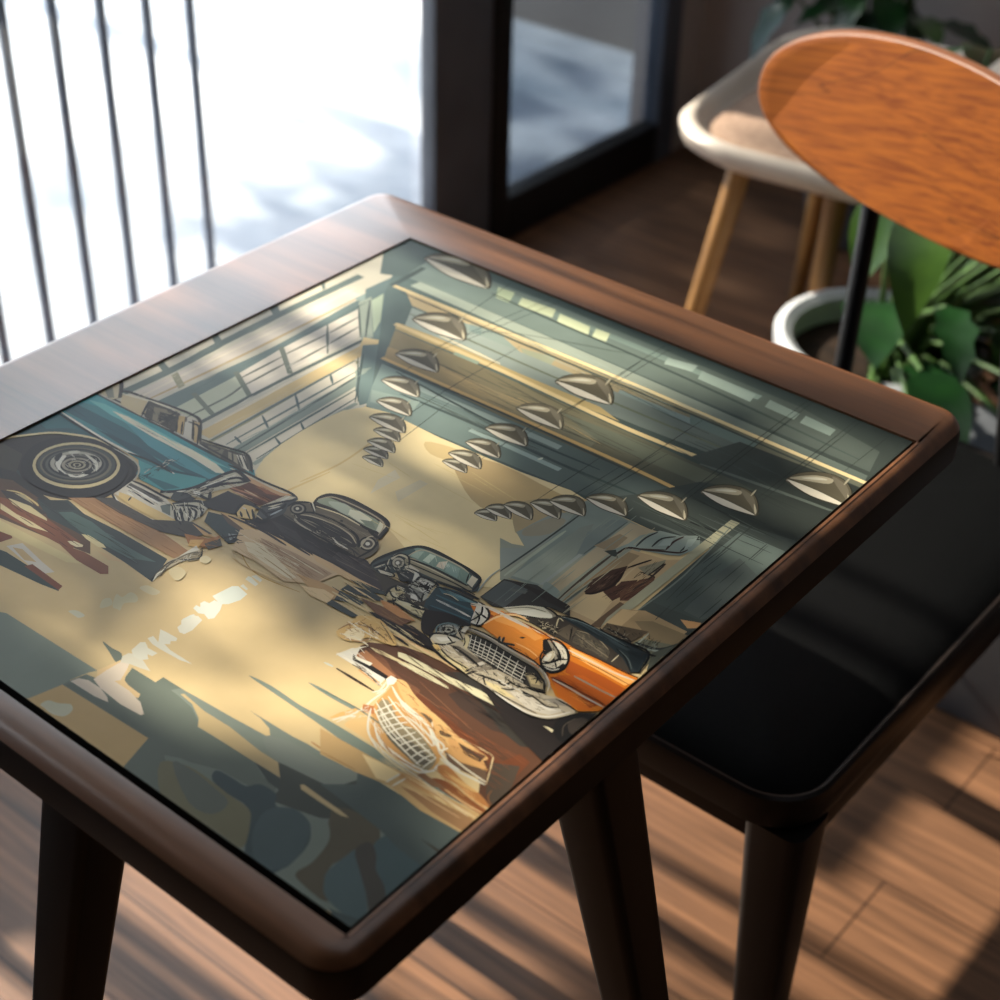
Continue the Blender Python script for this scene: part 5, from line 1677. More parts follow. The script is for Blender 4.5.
s 5 15100f 2127 1958 2240 1950
s 4 15100f 2443 2081 2522 2073
s 4 15100f 2577 2049 2711 2033
s 4 15100f 2366 2019 2477 2009
s 2 5a4f49 2642 1986 2726 1987
s 3 5a4f49 2656 2000 2712 1995
s 2 5a4f49 2593 1994 2714 1989
s 3 5a4f49 2291 2002 2361 2002
s 2 5a4f49 2452 2023 2521 2018
s 2 5a4f49 2441 2023 2577 2015
s 2 5a4f49 2834 2018 2907 2014
s 3 5a4f49 2577 2007 2694 2008
s 3 5a4f49 2647 2049 2780 2041
s 2 5a4f49 2356 1999 2415 1992
s 2 5a4f49 2447 1988 2579 1985
s 2 5a4f49 2496 2025 2628 2004
s 2 5a4f49 2575 2026 2661 2023
s 2 5a4f49 2643 2056 2790 2041
s 2 7b5a3f 2126 1826 2178 1823
s 3 7b5a3f 2380 1774 2440 1763
s 3 7b5a3f 2078 1831 2182 1820
s 3 7b5a3f 2438 1788 2535 1782
s 2 7b5a3f 2194 1832 2239 1826
s 3 7b5a3f 2452 1761 2519 1757
s 3 7b5a3f 2503 1805 2585 1807
s 2 7b5a3f 2578 1846 2632 1837
s 3 7b5a3f 2300 1772 2346 1771
s 2 7b5a3f 2506 1748 2589 1750
s 2 7b5a3f 2521 1769 2560 1766
s 3 7b5a3f 2533 1852 2626 1844
s 3 7b5a3f 2470 1753 2564 1752
s 3 7b5a3f 2163 1791 2224 1792
s 2 7b5a3f 2104 1837 2175 1836
s 2 7b5a3f 2367 1832 2407 1832
s 4 7b5a3f 2177 1836 2247 1818
s 3 7b5a3f 2116 1824 2198 1817
s 2 7b5a3f 2508 1771 2600 1760
s 3 7b5a3f 2426 1829 2492 1826
s 2 7b5a3f 2444 1768 2485 1764
s 3 7b5a3f 2381 1821 2474 1811
s 2 7b5a3f 2531 1783 2617 1779
s 4 7b5a3f 2500 1775 2573 1772
s 2 7b5a3f 2419 1820 2461 1817
s 2 7b5a3f 2293 1852 2391 1839
s 3 e6d6b0 2198 1744 2257 1742
s 2 e6d6b0 2372 1750 2462 1746
s 2 e6d6b0 2075 1758 2163 1750
s 2 e6d6b0 2205 1748 2292 1758
s 3 e6d6b0 2184 1716 2253 1713
s 2 e6d6b0 2343 1686 2409 1679
s 3 e6d6b0 2421 1754 2464 1754
s 3 e6d6b0 2108 1729 2164 1723
s 2 e6d6b0 2210 1765 2292 1765
s 2 e6d6b0 2099 1723 2155 1719
s 3 e6d6b0 2276 1738 2335 1742
s 2 e6d6b0 2391 1665 2478 1664
s 3 e6d6b0 2243 1735 2288 1739
s 2 e6d6b0 2348 1722 2424 1719
s 2 e6d6b0 2194 1719 2245 1720
s 3 e6d6b0 2364 1664 2408 1666
s 2 b09468 2322 1646 2389 1640
s 3 b09468 2568 1657 2626 1649
s 2 b09468 2461 1585 2566 1591
s 2 b09468 2731 1694 2813 1682
s 2 b09468 2171 1693 2281 1695
s 3 b09468 2467 1596 2566 1603
s 2 b09468 2658 1666 2719 1660
s 2 b09468 2426 1622 2485 1619
s 2 b09468 2623 1654 2701 1657
s 3 b09468 2423 1625 2543 1608
s 3 b09468 2437 1643 2491 1644
s 3 b09468 2494 1641 2576 1637
s 3 b09468 2121 1683 2197 1683
s 3 b09468 2446 1653 2544 1669
s 2 b09468 2284 1655 2377 1672
s 2 b09468 2377 1600 2468 1587
s 2 b09468 2040 1645 2093 1638
s 2 b09468 2338 1615 2437 1619
s 3 d3b883 2835 1890 2946 1880
s 3 d3b883 2769 1906 2902 1889
s 3 d3b883 2626 1919 2704 1914
s 3 d3b883 2691 1921 2797 1909
s 3 d3b883 2760 1920 2841 1911
s 3 d3b883 2820 1918 2910 1912
s 3 d3b883 2645 1918 2763 1913
s 3 d3b883 2677 1899 2755 1896
s 2 d3b883 2745 1924 2861 1900
s 2 d3b883 2531 1903 2645 1895
s 4 d3b883 2720 1900 2821 1897
s 2 d3b883 2764 1873 2844 1871
s 4 2a3638 2759 1772 2811 1768
s 5 2a3638 2872 1804 2915 1804
s 3 2a3638 2891 1792 2984 1786
s 5 2a3638 2784 1837 2869 1828
s 5 2a3638 2793 1795 2899 1788
s 4 2a3638 2835 1732 2885 1730
s 5 2a3638 2888 1867 2938 1864
s 4 2a3638 2732 1772 2811 1764
s 4 2a3638 2940 1805 3020 1797
s 5 2a3638 2847 1796 2919 1794
s 5 2a3638 2937 1840 3014 1833
s 4 2a3638 2761 1848 2871 1842
s 2 e0cf9f 2846 1717 2988 1712
s 3 e0cf9f 3308 1735 3432 1728
s 2 e0cf9f 2897 1734 2982 1726
s 4 e0cf9f 2976 1758 3072 1752
s 3 e0cf9f 2901 1768 3054 1759
s 3 e0cf9f 2979 1699 3120 1693
s 3 e0cf9f 3157 1743 3281 1736
s 3 e0cf9f 3350 1745 3496 1729
s 4 e0cf9f 3301 1747 3467 1730
s 4 e0cf9f 3254 1754 3416 1740
s 3 e0cf9f 3152 1701 3317 1690
s 3 e0cf9f 2999 1722 3083 1721
s 4 e0cf9f 2808 1760 2952 1746
s 4 e0cf9f 3284 1715 3401 1704
s 3 8c6a45 3100 1776 3180 1771
s 3 8c6a45 3067 1806 3179 1796
s 2 8c6a45 3170 1785 3292 1775
s 3 8c6a45 3327 1769 3416 1771
s 3 8c6a45 3149 1779 3244 1776
s 3 8c6a45 3200 1811 3328 1797
s 3 8c6a45 3249 1806 3358 1796
s 3 8c6a45 3198 1781 3298 1776
s 2 8c6a45 3123 1778 3216 1774
s 3 8c6a45 3164 1797 3232 1792
s 2 8c6a45 3104 1799 3218 1784
s 3 8c6a45 3167 1806 3297 1801
s 5 1a1412 3478 1736 3622 1734
s 5 1a1412 3382 1741 3443 1736
s 3 1a1412 3454 1726 3600 1723
s 3 1a1412 3066 1746 3194 1739
s 3 1a1412 3517 1741 3608 1740
s 4 1a1412 3495 1738 3633 1726
s 4 1a1412 3160 1734 3250 1730
s 4 1a1412 3371 1748 3483 1737
s 4 1a1412 3178 1753 3257 1745
s 3 1a1412 3066 1753 3224 1734
s 4 1a1412 3054 1741 3205 1739
s 4 1a1412 3362 1762 3500 1758
s 2 15110f 2039 2124 2070 2110 2100 2098
s 3 15110f 2440 2069 2464 2075 2479 2093
s 4 15110f 2554 2081 2575 2083 2597 2086
s 2 15110f 2577 2138 2601 2130 2625 2120
s 4 15110f 2169 2067 2182 2071 2198 2071
s 2 15110f 2170 2071 2183 2077 2200 2076
s 2 15110f 2374 2076 2393 2079 2416 2075
s 2 15110f 2331 2079 2354 2070 2375 2057
s 2 15110f 2053 2128 2083 2121 2113 2107
s 2 15110f 2418 2108 2452 2092 2486 2076
s 3 15110f 2333 2050 2351 2055 2367 2064
s 3 15110f 2423 2072 2432 2082 2435 2096
s 3 15110f 2558 2059 2566 2070 2569 2085
s 2 15110f 2489 2090 2504 2094 2513 2106
s 3 15110f 2061 2087 2092 2090 2124 2092
s 4 15110f 2236 2098 2259 2084 2280 2068
s 2 15110f 2552 2074 2568 2072 2583 2072
s 3 15110f 2366 2089 2393 2079 2420 2073
s 4 15110f 2558 2128 2572 2133 2589 2130
s 3 15110f 2585 2113 2615 2099 2643 2095
s 3 15110f 2534 2080 2546 2087 2557 2094
s 4 15110f 2565 2119 2600 2096 2635 2070
s 3 15110f 2264 2087 2260 2110 2267 2128
s 4 15110f 2087 2069 2100 2073 2109 2083
s 3 15110f 2525 2117 2543 2118 2560 2121
s 3 15110f 2469 2044 2501 2036 2527 2039
s 3 15110f 2018 2100 2043 2099 2066 2101
s 3 15110f 2310 2078 2331 2078 2352 2080
s 2 15110f 2152 2050 2170 2064 2187 2080
s 3 15110f 2150 2077 2180 2078 2214 2075
s 3 a79c86 2054 2139 2072 2132 2090 2119
s 3 a79c86 2027 2128 2037 2133 2042 2142
s 3 a79c86 2400 2089 2405 2108 2404 2131
s 2 a79c86 2371 2092 2384 2100 2399 2105
s 3 a79c86 2457 2086 2479 2085 2501 2083
s 3 a79c86 2483 2114 2498 2121 2518 2122
s 2 a79c86 2445 2107 2461 2117 2476 2128
s 3 a79c86 2272 2109 2282 2104 2293 2100
s 2 a79c86 2289 2094 2299 2103 2311 2108
s 3 a79c86 2283 2098 2298 2098 2309 2104
s 3 a79c86 2278 2123 2290 2122 2300 2122
s 2 a79c86 2364 2118 2388 2115 2406 2124
s 3 a79c86 2073 2120 2081 2124 2089 2128
s 2 a79c86 2297 2129 2323 2125 2347 2125
s 2 8a7d67 2226 2200 2394 2199
s 2 8a7d67 2255 2244 2333 2256
s 3 8a7d67 2263 2223 2442 2226
s 2 8a7d67 2130 2229 2226 2224
s 2 8a7d67 2493 2280 2560 2277
s 2 8a7d67 2203 2255 2364 2242
s 2 8a7d67 2220 2238 2331 2240
s 3 8a7d67 2213 2225 2355 2221
s 2 8a7d67 2490 2286 2572 2298
s 3 8a7d67 2379 2283 2558 2274
s 3 8a7d67 2426 2271 2513 2267
s 3 8a7d67 2357 2244 2437 2247
s 2 8a7d67 2227 2234 2305 2236
s 3 8a7d67 2366 2259 2497 2259
s 2 8a7d67 2278 2264 2421 2280
s 2 8a7d67 2422 2259 2567 2261
s 2 7d4f2c 3119 1579 3132 1577 3145 1572
s 2 7d4f2c 3268 1587 3272 1593 3279 1597
s 2 7d4f2c 3133 1489 3147 1493 3155 1505
s 2 7d4f2c 3026 1589 3052 1585 3078 1573
s 2 7d4f2c 3058 1574 3063 1586 3068 1599
s 2 7d4f2c 3094 1588 3108 1602 3112 1624
s 2 7d4f2c 3158 1579 3167 1590 3184 1593
s 2 7d4f2c 3105 1636 3108 1651 3116 1662
s 3 7d4f2c 3121 1608 3139 1604 3157 1599
s 3 7d4f2c 3051 1585 3066 1574 3083 1568
s 3 7d4f2c 3095 1576 3118 1575 3142 1567
s 2 7d4f2c 3073 1557 3090 1548 3105 1546
s 2 7d4f2c 3121 1512 3133 1525 3137 1544
s 3 7d4f2c 3074 1533 3070 1552 3076 1568
s 3 7d4f2c 3082 1653 3085 1672 3084 1692
s 2 7d4f2c 3197 1639 3196 1663 3200 1684
s 2 7d4f2c 3067 1498 3080 1494 3091 1494
s 3 7d4f2c 3320 1652 3330 1644 3340 1638
s 2 7d4f2c 3210 1604 3231 1598 3251 1584
s 2 7d4f2c 3148 1633 3164 1640 3184 1637
s 3 7d4f2c 3075 1632 3090 1627 3106 1618
s 3 7d4f2c 3071 1562 3094 1553 3115 1551
s 2 7d4f2c 3140 1656 3145 1664 3149 1674
s 2 7d4f2c 3315 1639 3330 1650 3344 1660
s 2 7d4f2c 3115 1524 3124 1543 3132 1562
s 2 7d4f2c 3168 1575 3174 1580 3184 1582
s 3 efe4c6 3118 1464 3120 1483 3133 1495
s 3 efe4c6 3148 1594 3166 1583 3183 1570
s 2 efe4c6 3148 1553 3157 1557 3166 1561
s 3 efe4c6 3209 1620 3228 1623 3252 1616
s 3 efe4c6 3234 1552 3227 1571 3217 1589
s 2 efe4c6 3199 1628 3206 1637 3211 1647
s 3 efe4c6 3203 1612 3219 1613 3234 1617
s 3 efe4c6 3110 1623 3117 1636 3130 1644
s 2 efe4c6 3071 1608 3076 1615 3083 1620
s 2 efe4c6 3198 1517 3217 1516 3235 1518
s 3 efe4c6 3164 1540 3185 1543 3209 1535
s 3 efe4c6 3125 1502 3146 1496 3166 1481
s 3 efe4c6 3074 1612 3074 1630 3078 1646
s 3 efe4c6 3155 1638 3177 1620 3198 1601
s 3 efe4c6 3209 1628 3217 1640 3229 1647
s 3 efe4c6 3169 1618 3186 1617 3205 1608
s 2 efe4c6 3215 1601 3225 1621 3224 1647
s 3 efe4c6 3064 1542 3078 1547 3091 1552
s 3 efe4c6 3208 1617 3234 1612 3260 1600
s 3 efe4c6 3104 1590 3120 1596 3131 1608
s 2 efe4c6 3075 1583 3092 1588 3102 1601
s 2 efe4c6 3135 1522 3151 1536 3159 1556
s 4 efe4c6 3066 1613 3078 1616 3092 1614
s 3 efe4c6 3119 1504 3137 1496 3155 1486
s 3 4b3524 3261 1655 3275 1650 3289 1642
s 3 4b3524 3178 1639 3206 1620 3235 1611
s 2 4b3524 3149 1641 3182 1626 3214 1612
s 2 4b3524 3149 1654 3161 1646 3174 1639
s 2 4b3524 3275 1639 3300 1614 3329 1595
s 3 4b3524 3265 1656 3295 1651 3327 1637
s 3 4b3524 3141 1663 3172 1647 3202 1640
s 2 4b3524 3262 1658 3282 1661 3303 1661
s 2 4b3524 3183 1668 3203 1668 3224 1664
s 3 4b3524 3196 1678 3222 1674 3246 1676
s 2 15140f 3142 2101 3161 2105 3181 2109
s 4 15140f 3188 2033 3197 2019 3209 2006
s 4 15140f 3152 2064 3162 2072 3174 2078
s 3 15140f 3121 2172 3134 2168 3146 2159
s 3 15140f 3121 2025 3134 2021 3147 2019
s 3 15140f 3090 2163 3110 2157 3130 2143
s 3 15140f 3106 2045 3118 2040 3130 2036
s 3 15140f 3086 2055 3102 2066 3122 2072
s 5 15140f 3095 2148 3105 2160 3119 2168
s 3 15140f 3131 2111 3147 2122 3166 2129
s 4 15140f 3143 2036 3162 2039 3183 2036
s 4 15140f 3122 2158 3131 2166 3139 2175
s 3 15140f 3040 2099 3055 2108 3073 2114
s 4 15140f 3182 2177 3183 2186 3186 2193
s 5 15140f 3219 2008 3228 2012 3235 2020
s 5 15140f 3139 2048 3150 2050 3157 2057
s 3 15140f 3183 2173 3183 2186 3190 2195
s 5 15140f 3185 2167 3194 2176 3198 2190
s 3 15140f 3191 2127 3193 2135 3195 2142
s 4 15140f 3092 2089 3098 2103 3110 2111
s 3 15140f 3081 2169 3090 2180 3103 2187
s 3 15140f 3214 1991 3224 2005 3225 2026
s 3 15140f 3070 2089 3088 2067 3110 2051
s 3 15140f 3123 2111 3127 2120 3130 2129
s 3 15140f 3181 2105 3192 2110 3200 2120
s 4 15140f 3179 2082 3188 2097 3202 2106
s 3 15140f 3171 2063 3181 2077 3190 2092
s 4 15140f 3118 2107 3115 2125 3113 2143
s 3 15140f 3136 2107 3148 2102 3160 2093
s 3 15140f 3039 2104 3063 2095 3088 2082
s 4 15140f 3061 2163 3065 2171 3067 2179
s 4 15140f 3108 2079 3113 2089 3116 2100
s 3 15140f 3114 2030 3130 2040 3148 2047
s 5 15140f 3088 2123 3111 2120 3131 2125
s 3 ebe7d9 3086 2054 3103 2056 3122 2053
s 3 ebe7d9 3093 2130 3094 2149 3104 2162
s 3 ebe7d9 3057 2136 3074 2140 3092 2143
s 2 ebe7d9 3172 2082 3187 2087 3197 2100
s 3 ebe7d9 3112 2107 3134 2094 3156 2089
s 4 ebe7d9 3088 2087 3090 2098 3092 2108
s 3 ebe7d9 3097 2106 3102 2111 3104 2118
s 4 ebe7d9 3186 2074 3186 2094 3191 2111
s 3 ebe7d9 3101 2178 3115 2180 3130 2177
s 3 ebe7d9 3059 2120 3068 2120 3078 2121
s 3 ebe7d9 3119 2157 3123 2165 3122 2176
s 2 ebe7d9 3083 2103 3088 2112 3095 2118
s 3 ebe7d9 3100 2148 3112 2149 3123 2151
s 3 ebe7d9 3089 2118 3084 2138 3086 2155
s 3 ebe7d9 3110 2147 3121 2157 3129 2170
s 4 ebe7d9 3061 2103 3074 2097 3086 2094
s 2 ebe7d9 3150 2149 3169 2150 3191 2142
s 3 ebe7d9 3090 2110 3096 2128 3108 2140
s 3 ebe7d9 3146 2089 3160 2085 3174 2078
s 3 ebe7d9 3109 2170 3124 2177 3140 2183
s 4 15140f 3192 1994 3214 1981 3235 1976
s 2 15140f 3168 1965 3184 1966 3200 1968
s 2 15140f 3220 1955 3237 1953 3254 1950
s 3 15140f 3039 2012 3058 2011 3075 2012
s 2 15140f 3245 1932 3266 1927 3286 1913
s 4 15140f 3236 1992 3251 1988 3265 1983
s 2 15140f 3249 1925 3257 1928 3266 1928
s 3 15140f 3274 1941 3294 1930 3314 1920
s 4 15140f 3166 1978 3182 1973 3199 1967
s 3 15140f 3062 1981 3079 1976 3097 1966
s 4 15140f 3000 1958 3008 1961 3013 1967
s 2 15140f 3061 1932 3070 1940 3082 1943
s 3 15140f 3289 1937 3302 1933 3315 1923
s 4 15140f 3233 1911 3247 1924 3268 1927
s 3 15140f 3184 1975 3209 1960 3230 1938
s 4 15140f 3076 2007 3086 2006 3093 2011
s 3 15140f 3083 1955 3100 1948 3115 1949
s 3 15140f 3163 1954 3185 1955 3209 1952
s 3 15140f 3247 1929 3271 1921 3295 1912
s 3 15140f 3064 1960 3073 1964 3084 1962
s 4 15140f 3053 1969 3072 1976 3081 1992
s 3 15140f 3016 1942 3022 1958 3034 1967
s 4 15140f 3073 1930 3093 1936 3107 1948
s 2 15140f 3105 1948 3115 1946 3125 1939
s 2 15140f 3270 1924 3281 1919 3293 1912
s 2 15140f 3045 2023 3059 2025 3074 2022
s 2 15140f 3086 2017 3097 2017 3108 2019
s 4 15140f 3006 1924 3028 1917 3047 1919
s 3 15140f 3141 1970 3150 1974 3156 1980
s 4 15140f 3025 2026 3036 2024 3047 2025
s 4 e6dcb6 3102 1928 3112 1923 3122 1922
s 3 e6dcb6 3035 1978 3042 1980 3051 1980
s 3 e6dcb6 3174 1938 3192 1931 3209 1929
s 2 e6dcb6 3205 1931 3214 1932 3225 1928
s 4 e6dcb6 3092 1939 3117 1931 3138 1932
s 4 e6dcb6 3047 2014 3063 2019 3082 2019
s 3 e6dcb6 3049 2024 3064 2022 3076 2025
s 2 e6dcb6 3068 2004 3083 2009 3102 2004
s 3 e6dcb6 3072 1948 3085 1951 3099 1952
s 4 e6dcb6 3120 1933 3129 1931 3137 1932
s 4 e6dcb6 3242 1972 3259 1974 3277 1975
s 3 e6dcb6 3239 1934 3246 1938 3255 1941
s 4 e6dcb6 3243 1970 3256 1970 3269 1966
s 3 e6dcb6 3183 1970 3193 1983 3205 1992
s 2 e6dcb6 3095 1964 3110 1968 3126 1969
s 2 e6dcb6 3105 1984 3117 1978 3128 1978
s 2 e6dcb6 3050 1978 3062 1981 3076 1979
s 3 e6dcb6 3171 1980 3183 1979 3196 1973
s 3 12171a 2903 2204 2918 2204 2930 2209
s 4 12171a 2811 2113 2826 2106 2840 2104
s 4 12171a 2815 2083 2824 2091 2833 2100
s 3 12171a 2938 2144 2950 2138 2961 2130
s 2 12171a 2871 2118 2872 2131 2875 2141
s 2 12171a 2982 2192 2994 2192 3007 2186
s 4 12171a 2829 2099 2854 2088 2877 2084
s 3 12171a 2867 2212 2878 2222 2893 2228
s 3 12171a 2928 2114 2938 2114 2949 2111
s 3 12171a 2969 2179 2980 2172 2990 2161
s 3 12171a 2898 2185 2909 2199 2912 2218
s 3 12171a 2834 2107 2844 2100 2853 2092
s 3 12171a 2983 2131 2995 2127 3006 2123
s 3 12171a 2930 2151 2939 2152 2946 2154
s 4 12171a 2863 2156 2881 2153 2895 2158
s 2 12171a 2880 2188 2900 2177 2918 2163
s 4 12171a 2902 2149 2892 2175 2892 2197
s 4 12171a 2903 2174 2930 2164 2955 2156
s 2 12171a 2914 2130 2929 2126 2944 2123
s 2 12171a 2889 2081 2909 2084 2931 2078
s 4 12171a 2913 2132 2919 2148 2919 2168
s 3 12171a 2935 2215 2951 2205 2966 2194
s 3 b5ad95 2930 2188 2938 2182 2946 2179
s 2 b5ad95 2900 2199 2907 2200 2916 2198
s 3 b5ad95 2900 2166 2911 2164 2924 2158
s 2 b5ad95 2946 2131 2957 2139 2963 2152
s 2 b5ad95 2862 2158 2856 2173 2855 2186
s 2 b5ad95 2932 2169 2943 2172 2955 2174
s 3 b5ad95 2971 2167 2979 2165 2986 2165
s 3 b5ad95 2879 2146 2895 2138 2911 2131
s 3 b5ad95 2905 2144 2917 2150 2923 2163
s 3 b5ad95 2939 2167 2950 2173 2956 2183
s 2 b5ad95 2931 2094 2928 2105 2928 2114
s 3 b5ad95 2884 2183 2900 2174 2915 2167
s 3 b5ad95 2849 2134 2863 2128 2876 2125
s 2 b5ad95 2912 2137 2926 2142 2942 2146
s 2 6f8f8d 2900 2391 2962 2336
s 3 6f8f8d 3192 2368 3259 2318
s 2 6f8f8d 2865 2377 2929 2323
s 2 6f8f8d 3183 2379 3254 2320
s 3 6f8f8d 3051 2376 3124 2316
s 2 6f8f8d 3078 2398 3125 2355
s 2 6f8f8d 3201 2389 3256 2341
s 3 6f8f8d 2984 2358 3055 2305
s 2 6f8f8d 2999 2355 3034 2330
s 3 6f8f8d 3147 2402 3210 2351
s 2 6f8f8d 3087 2375 3141 2330
s 1 6f8f8d 2899 2395 2951 2354
s 2 c5d0c0 3062 2387 3113 2343
s 3 c5d0c0 3106 2388 3129 2369
s 2 c5d0c0 3152 2391 3196 2356
s 3 c5d0c0 3078 2396 3131 2358
s 2 c5d0c0 3075 2382 3120 2344
s 2 c5d0c0 3140 2384 3186 2346
s 2 c5d0c0 2983 2403 3044 2354
s 2 c5d0c0 3095 2377 3119 2357
s 2 2a5262 3276 2114 3388 2118
s 3 2a5262 3295 2081 3449 2093
s 3 2a5262 3449 2142 3531 2149
s 3 2a5262 3338 2148 3418 2150
s 3 2a5262 3375 2082 3469 2085
s 2 2a5262 3193 2072 3356 2082
s 3 2a5262 3253 2168 3388 2173
s 3 2a5262 3429 2124 3548 2127
s 4 2a5262 3270 2179 3418 2185
s 3 2a5262 3370 2091 3478 2100
s 3 2a5262 3318 2094 3441 2104
s 2 2a5262 3160 2092 3331 2088
s 2 15140f 3463 1902 3472 1905 3478 1913
s 3 15140f 3575 1946 3587 1950 3599 1952
s 2 15140f 3589 1940 3593 1946 3594 1954
s 3 15140f 3558 1938 3566 1930 3573 1922
s 2 15140f 3534 1981 3534 1995 3530 2009
s 3 15140f 3524 1916 3533 1921 3538 1930
s 3 15140f 3518 1891 3515 1903 3514 1915
s 4 15140f 3522 1995 3536 1991 3551 1983
s 3 15140f 3583 1940 3589 1944 3595 1948
s 2 15140f 3480 1911 3481 1918 3481 1926
s 3 15140f 3504 1929 3514 1925 3523 1924
s 3 15140f 3532 1934 3543 1931 3555 1925
s 3 15140f 3488 1915 3499 1909 3509 1904
s 3 15140f 3529 1976 3532 1983 3537 1987
s 3 15140f 3509 1960 3509 1967 3511 1973
s 3 15140f 3528 1938 3530 1944 3530 1950
s 3 15140f 3552 1946 3559 1945 3568 1943
s 2 15140f 3553 1957 3552 1972 3556 1984
s 3 15140f 3550 1969 3559 1961 3569 1956
s 4 15140f 3489 1935 3497 1930 3506 1928
s 3 15140f 3546 1946 3554 1946 3562 1945
s 4 15140f 3511 1910 3517 1915 3521 1921
s 3 c9c4b0 3538 1887 3541 1890 3547 1892
s 2 c9c4b0 3570 1944 3574 1948 3578 1952
s 2 c9c4b0 3465 1908 3470 1911 3474 1915
s 2 c9c4b0 3539 1977 3539 1985 3540 1993
s 2 c9c4b0 3539 1894 3544 1891 3549 1890
s 1 c9c4b0 3550 1931 3555 1931 3561 1931
s 2 c9c4b0 3536 1943 3548 1939 3560 1932
s 2 c9c4b0 3525 1948 3529 1952 3535 1954
s 2 c9c4b0 3517 1894 3525 1893 3531 1896
s 2 c9c4b0 3521 1931 3528 1930 3535 1928
s 3 c9c4b0 3556 1926 3561 1933 3564 1940
s 2 c9c4b0 3515 1908 3523 1905 3530 1902
s 2 c9c4b0 3520 1893 3517 1902 3512 1910
s 2 c9c4b0 3547 1915 3557 1917 3564 1923
s 2 c9c4b0 3539 1977 3546 1974 3552 1971
s 2 c9c4b0 3539 1967 3545 1965 3551 1960
s 2 26221c 2962 2078 3043 2076
s 3 26221c 3031 2093 3109 2100
s 2 26221c 3073 2118 3166 2123
s 2 26221c 3085 2142 3185 2143
s 3 26221c 3244 2181 3334 2190
s 3 26221c 3307 2195 3352 2196
s 4 26221c 2953 2078 3034 2085
s 3 26221c 3160 2162 3218 2156
s 2 26221c 3266 2185 3336 2191
s 3 26221c 3081 2121 3124 2129
s 4 26221c 3062 2140 3170 2126
s 3 26221c 3027 2101 3106 2106
s 2 26221c 2908 2054 2991 2059
s 3 26221c 3072 2125 3125 2125
s 4 26221c 3232 2176 3280 2178
s 3 26221c 3017 2089 3087 2089
s 3 26221c 2972 2077 3030 2080
s 4 26221c 3130 2134 3208 2138
s 3 26221c 3034 2091 3132 2099
s 2 26221c 3051 2101 3101 2109
s 2 26221c 3271 2194 3357 2197
s 3 26221c 3078 2128 3148 2130
s 3 26221c 3066 2098 3134 2104
s 2 26221c 3001 2102 3049 2104
s 3 14120f 3938 1806 3957 1801 3977 1792
s 4 14120f 4074 1758 4087 1758 4100 1755
s 3 14120f 4208 1843 4240 1830 4270 1824
s 2 14120f 4206 1746 4232 1744 4260 1734
s 3 14120f 3570 1760 3590 1750 3610 1743
s 3 14120f 4298 1747 4321 1750 4345 1748
s 4 14120f 3730 1754 3750 1752 3767 1757
s 3 14120f 4144 1849 4168 1838 4192 1832
s 4 14120f 3938 1805 3960 1794 3980 1793
s 4 14120f 4156 1737 4171 1733 4183 1735
s 4 14120f 4109 1818 4141 1809 4168 1815
s 4 14120f 4040 1817 4064 1800 4088 1794
s 3 14120f 3692 1756 3706 1771 3722 1783
s 4 14120f 3804 1727 3819 1724 3834 1715
s 4 14120f 3789 1733 3816 1726 3839 1730
s 4 14120f 3566 1741 3576 1747 3589 1750
s 3 14120f 4086 1771 4092 1781 4103 1786
s 4 14120f 4351 1799 4372 1802 4388 1814
s 2 14120f 4133 1814 4160 1817 4189 1812
s 4 14120f 4048 1846 4066 1823 4089 1808
s 2 14120f 4152 1760 4177 1754 4198 1760
s 2 14120f 4300 1791 4328 1791 4347 1806
s 4 14120f 4234 1803 4254 1805 4275 1803
s 3 14120f 4059 1704 4085 1705 4111 1705
s 3 14120f 4157 1785 4169 1783 4181 1781
s 3 14120f 3622 1828 3646 1832 3667 1841
s 2 14120f 4212 1716 4230 1721 4250 1719
s 4 14120f 3770 1780 3794 1781 3815 1786
s 4 14120f 3601 1825 3635 1817 3669 1806
s 4 14120f 4252 1814 4265 1813 4279 1811
s 4 14120f 3952 1792 3963 1793 3972 1798
s 4 14120f 4276 1814 4292 1810 4305 1813
s 3 14120f 3565 1780 3598 1770 3626 1773
s 3 14120f 3642 1730 3656 1725 3669 1723
s 4 14120f 4297 1725 4313 1730 4331 1730
s 3 14120f 3560 1796 3587 1787 3613 1784
s 3 14120f 3614 1735 3643 1731 3667 1739
s 4 14120f 4341 1829 4369 1827 4398 1810
s 4 14120f 4106 1803 4120 1800 4133 1801
s 4 14120f 4407 1804 4426 1802 4443 1806
s 4 14120f 3891 1776 3918 1782 3947 1781
s 3 14120f 3607 1783 3635 1769 3660 1769
s 3 14120f 3771 1730 3798 1717 3825 1709
s 4 14120f 4271 1765 4289 1763 4303 1770
s 4 14120f 4082 1817 4105 1821 4128 1826
s 3 14120f 3845 1713 3874 1707 3899 1712
s 3 eae4d3 4074 1769 4097 1779 4126 1776
s 3 eae4d3 3885 1786 3915 1781 3943 1780
s 3 eae4d3 3713 1790 3729 1796 3749 1792
s 3 eae4d3 4223 1779 4235 1781 4249 1777
s 3 eae4d3 4120 1781 4146 1779 4171 1776
s 3 eae4d3 3641 1784 3656 1784 3669 1789
s 4 eae4d3 4143 1762 4160 1756 4176 1758
s 2 eae4d3 4166 1773 4193 1776 4213 1793
s 3 eae4d3 3664 1791 3684 1785 3701 1787
s 3 eae4d3 3600 1786 3631 1781 3659 1784
s 2 eae4d3 3986 1763 3998 1765 4010 1768
s 2 eae4d3 4028 1749 4046 1746 4062 1746
s 3 eae4d3 4387 1805 4404 1803 4422 1800
s 2 eae4d3 4176 1794 4190 1798 4205 1800
s 2 eae4d3 4092 1805 4101 1809 4113 1809
s 3 eae4d3 4011 1790 4030 1787 4046 1794
s 3 eae4d3 3827 1770 3839 1769 3849 1774
s 3 eae4d3 3957 1817 3983 1811 4007 1811
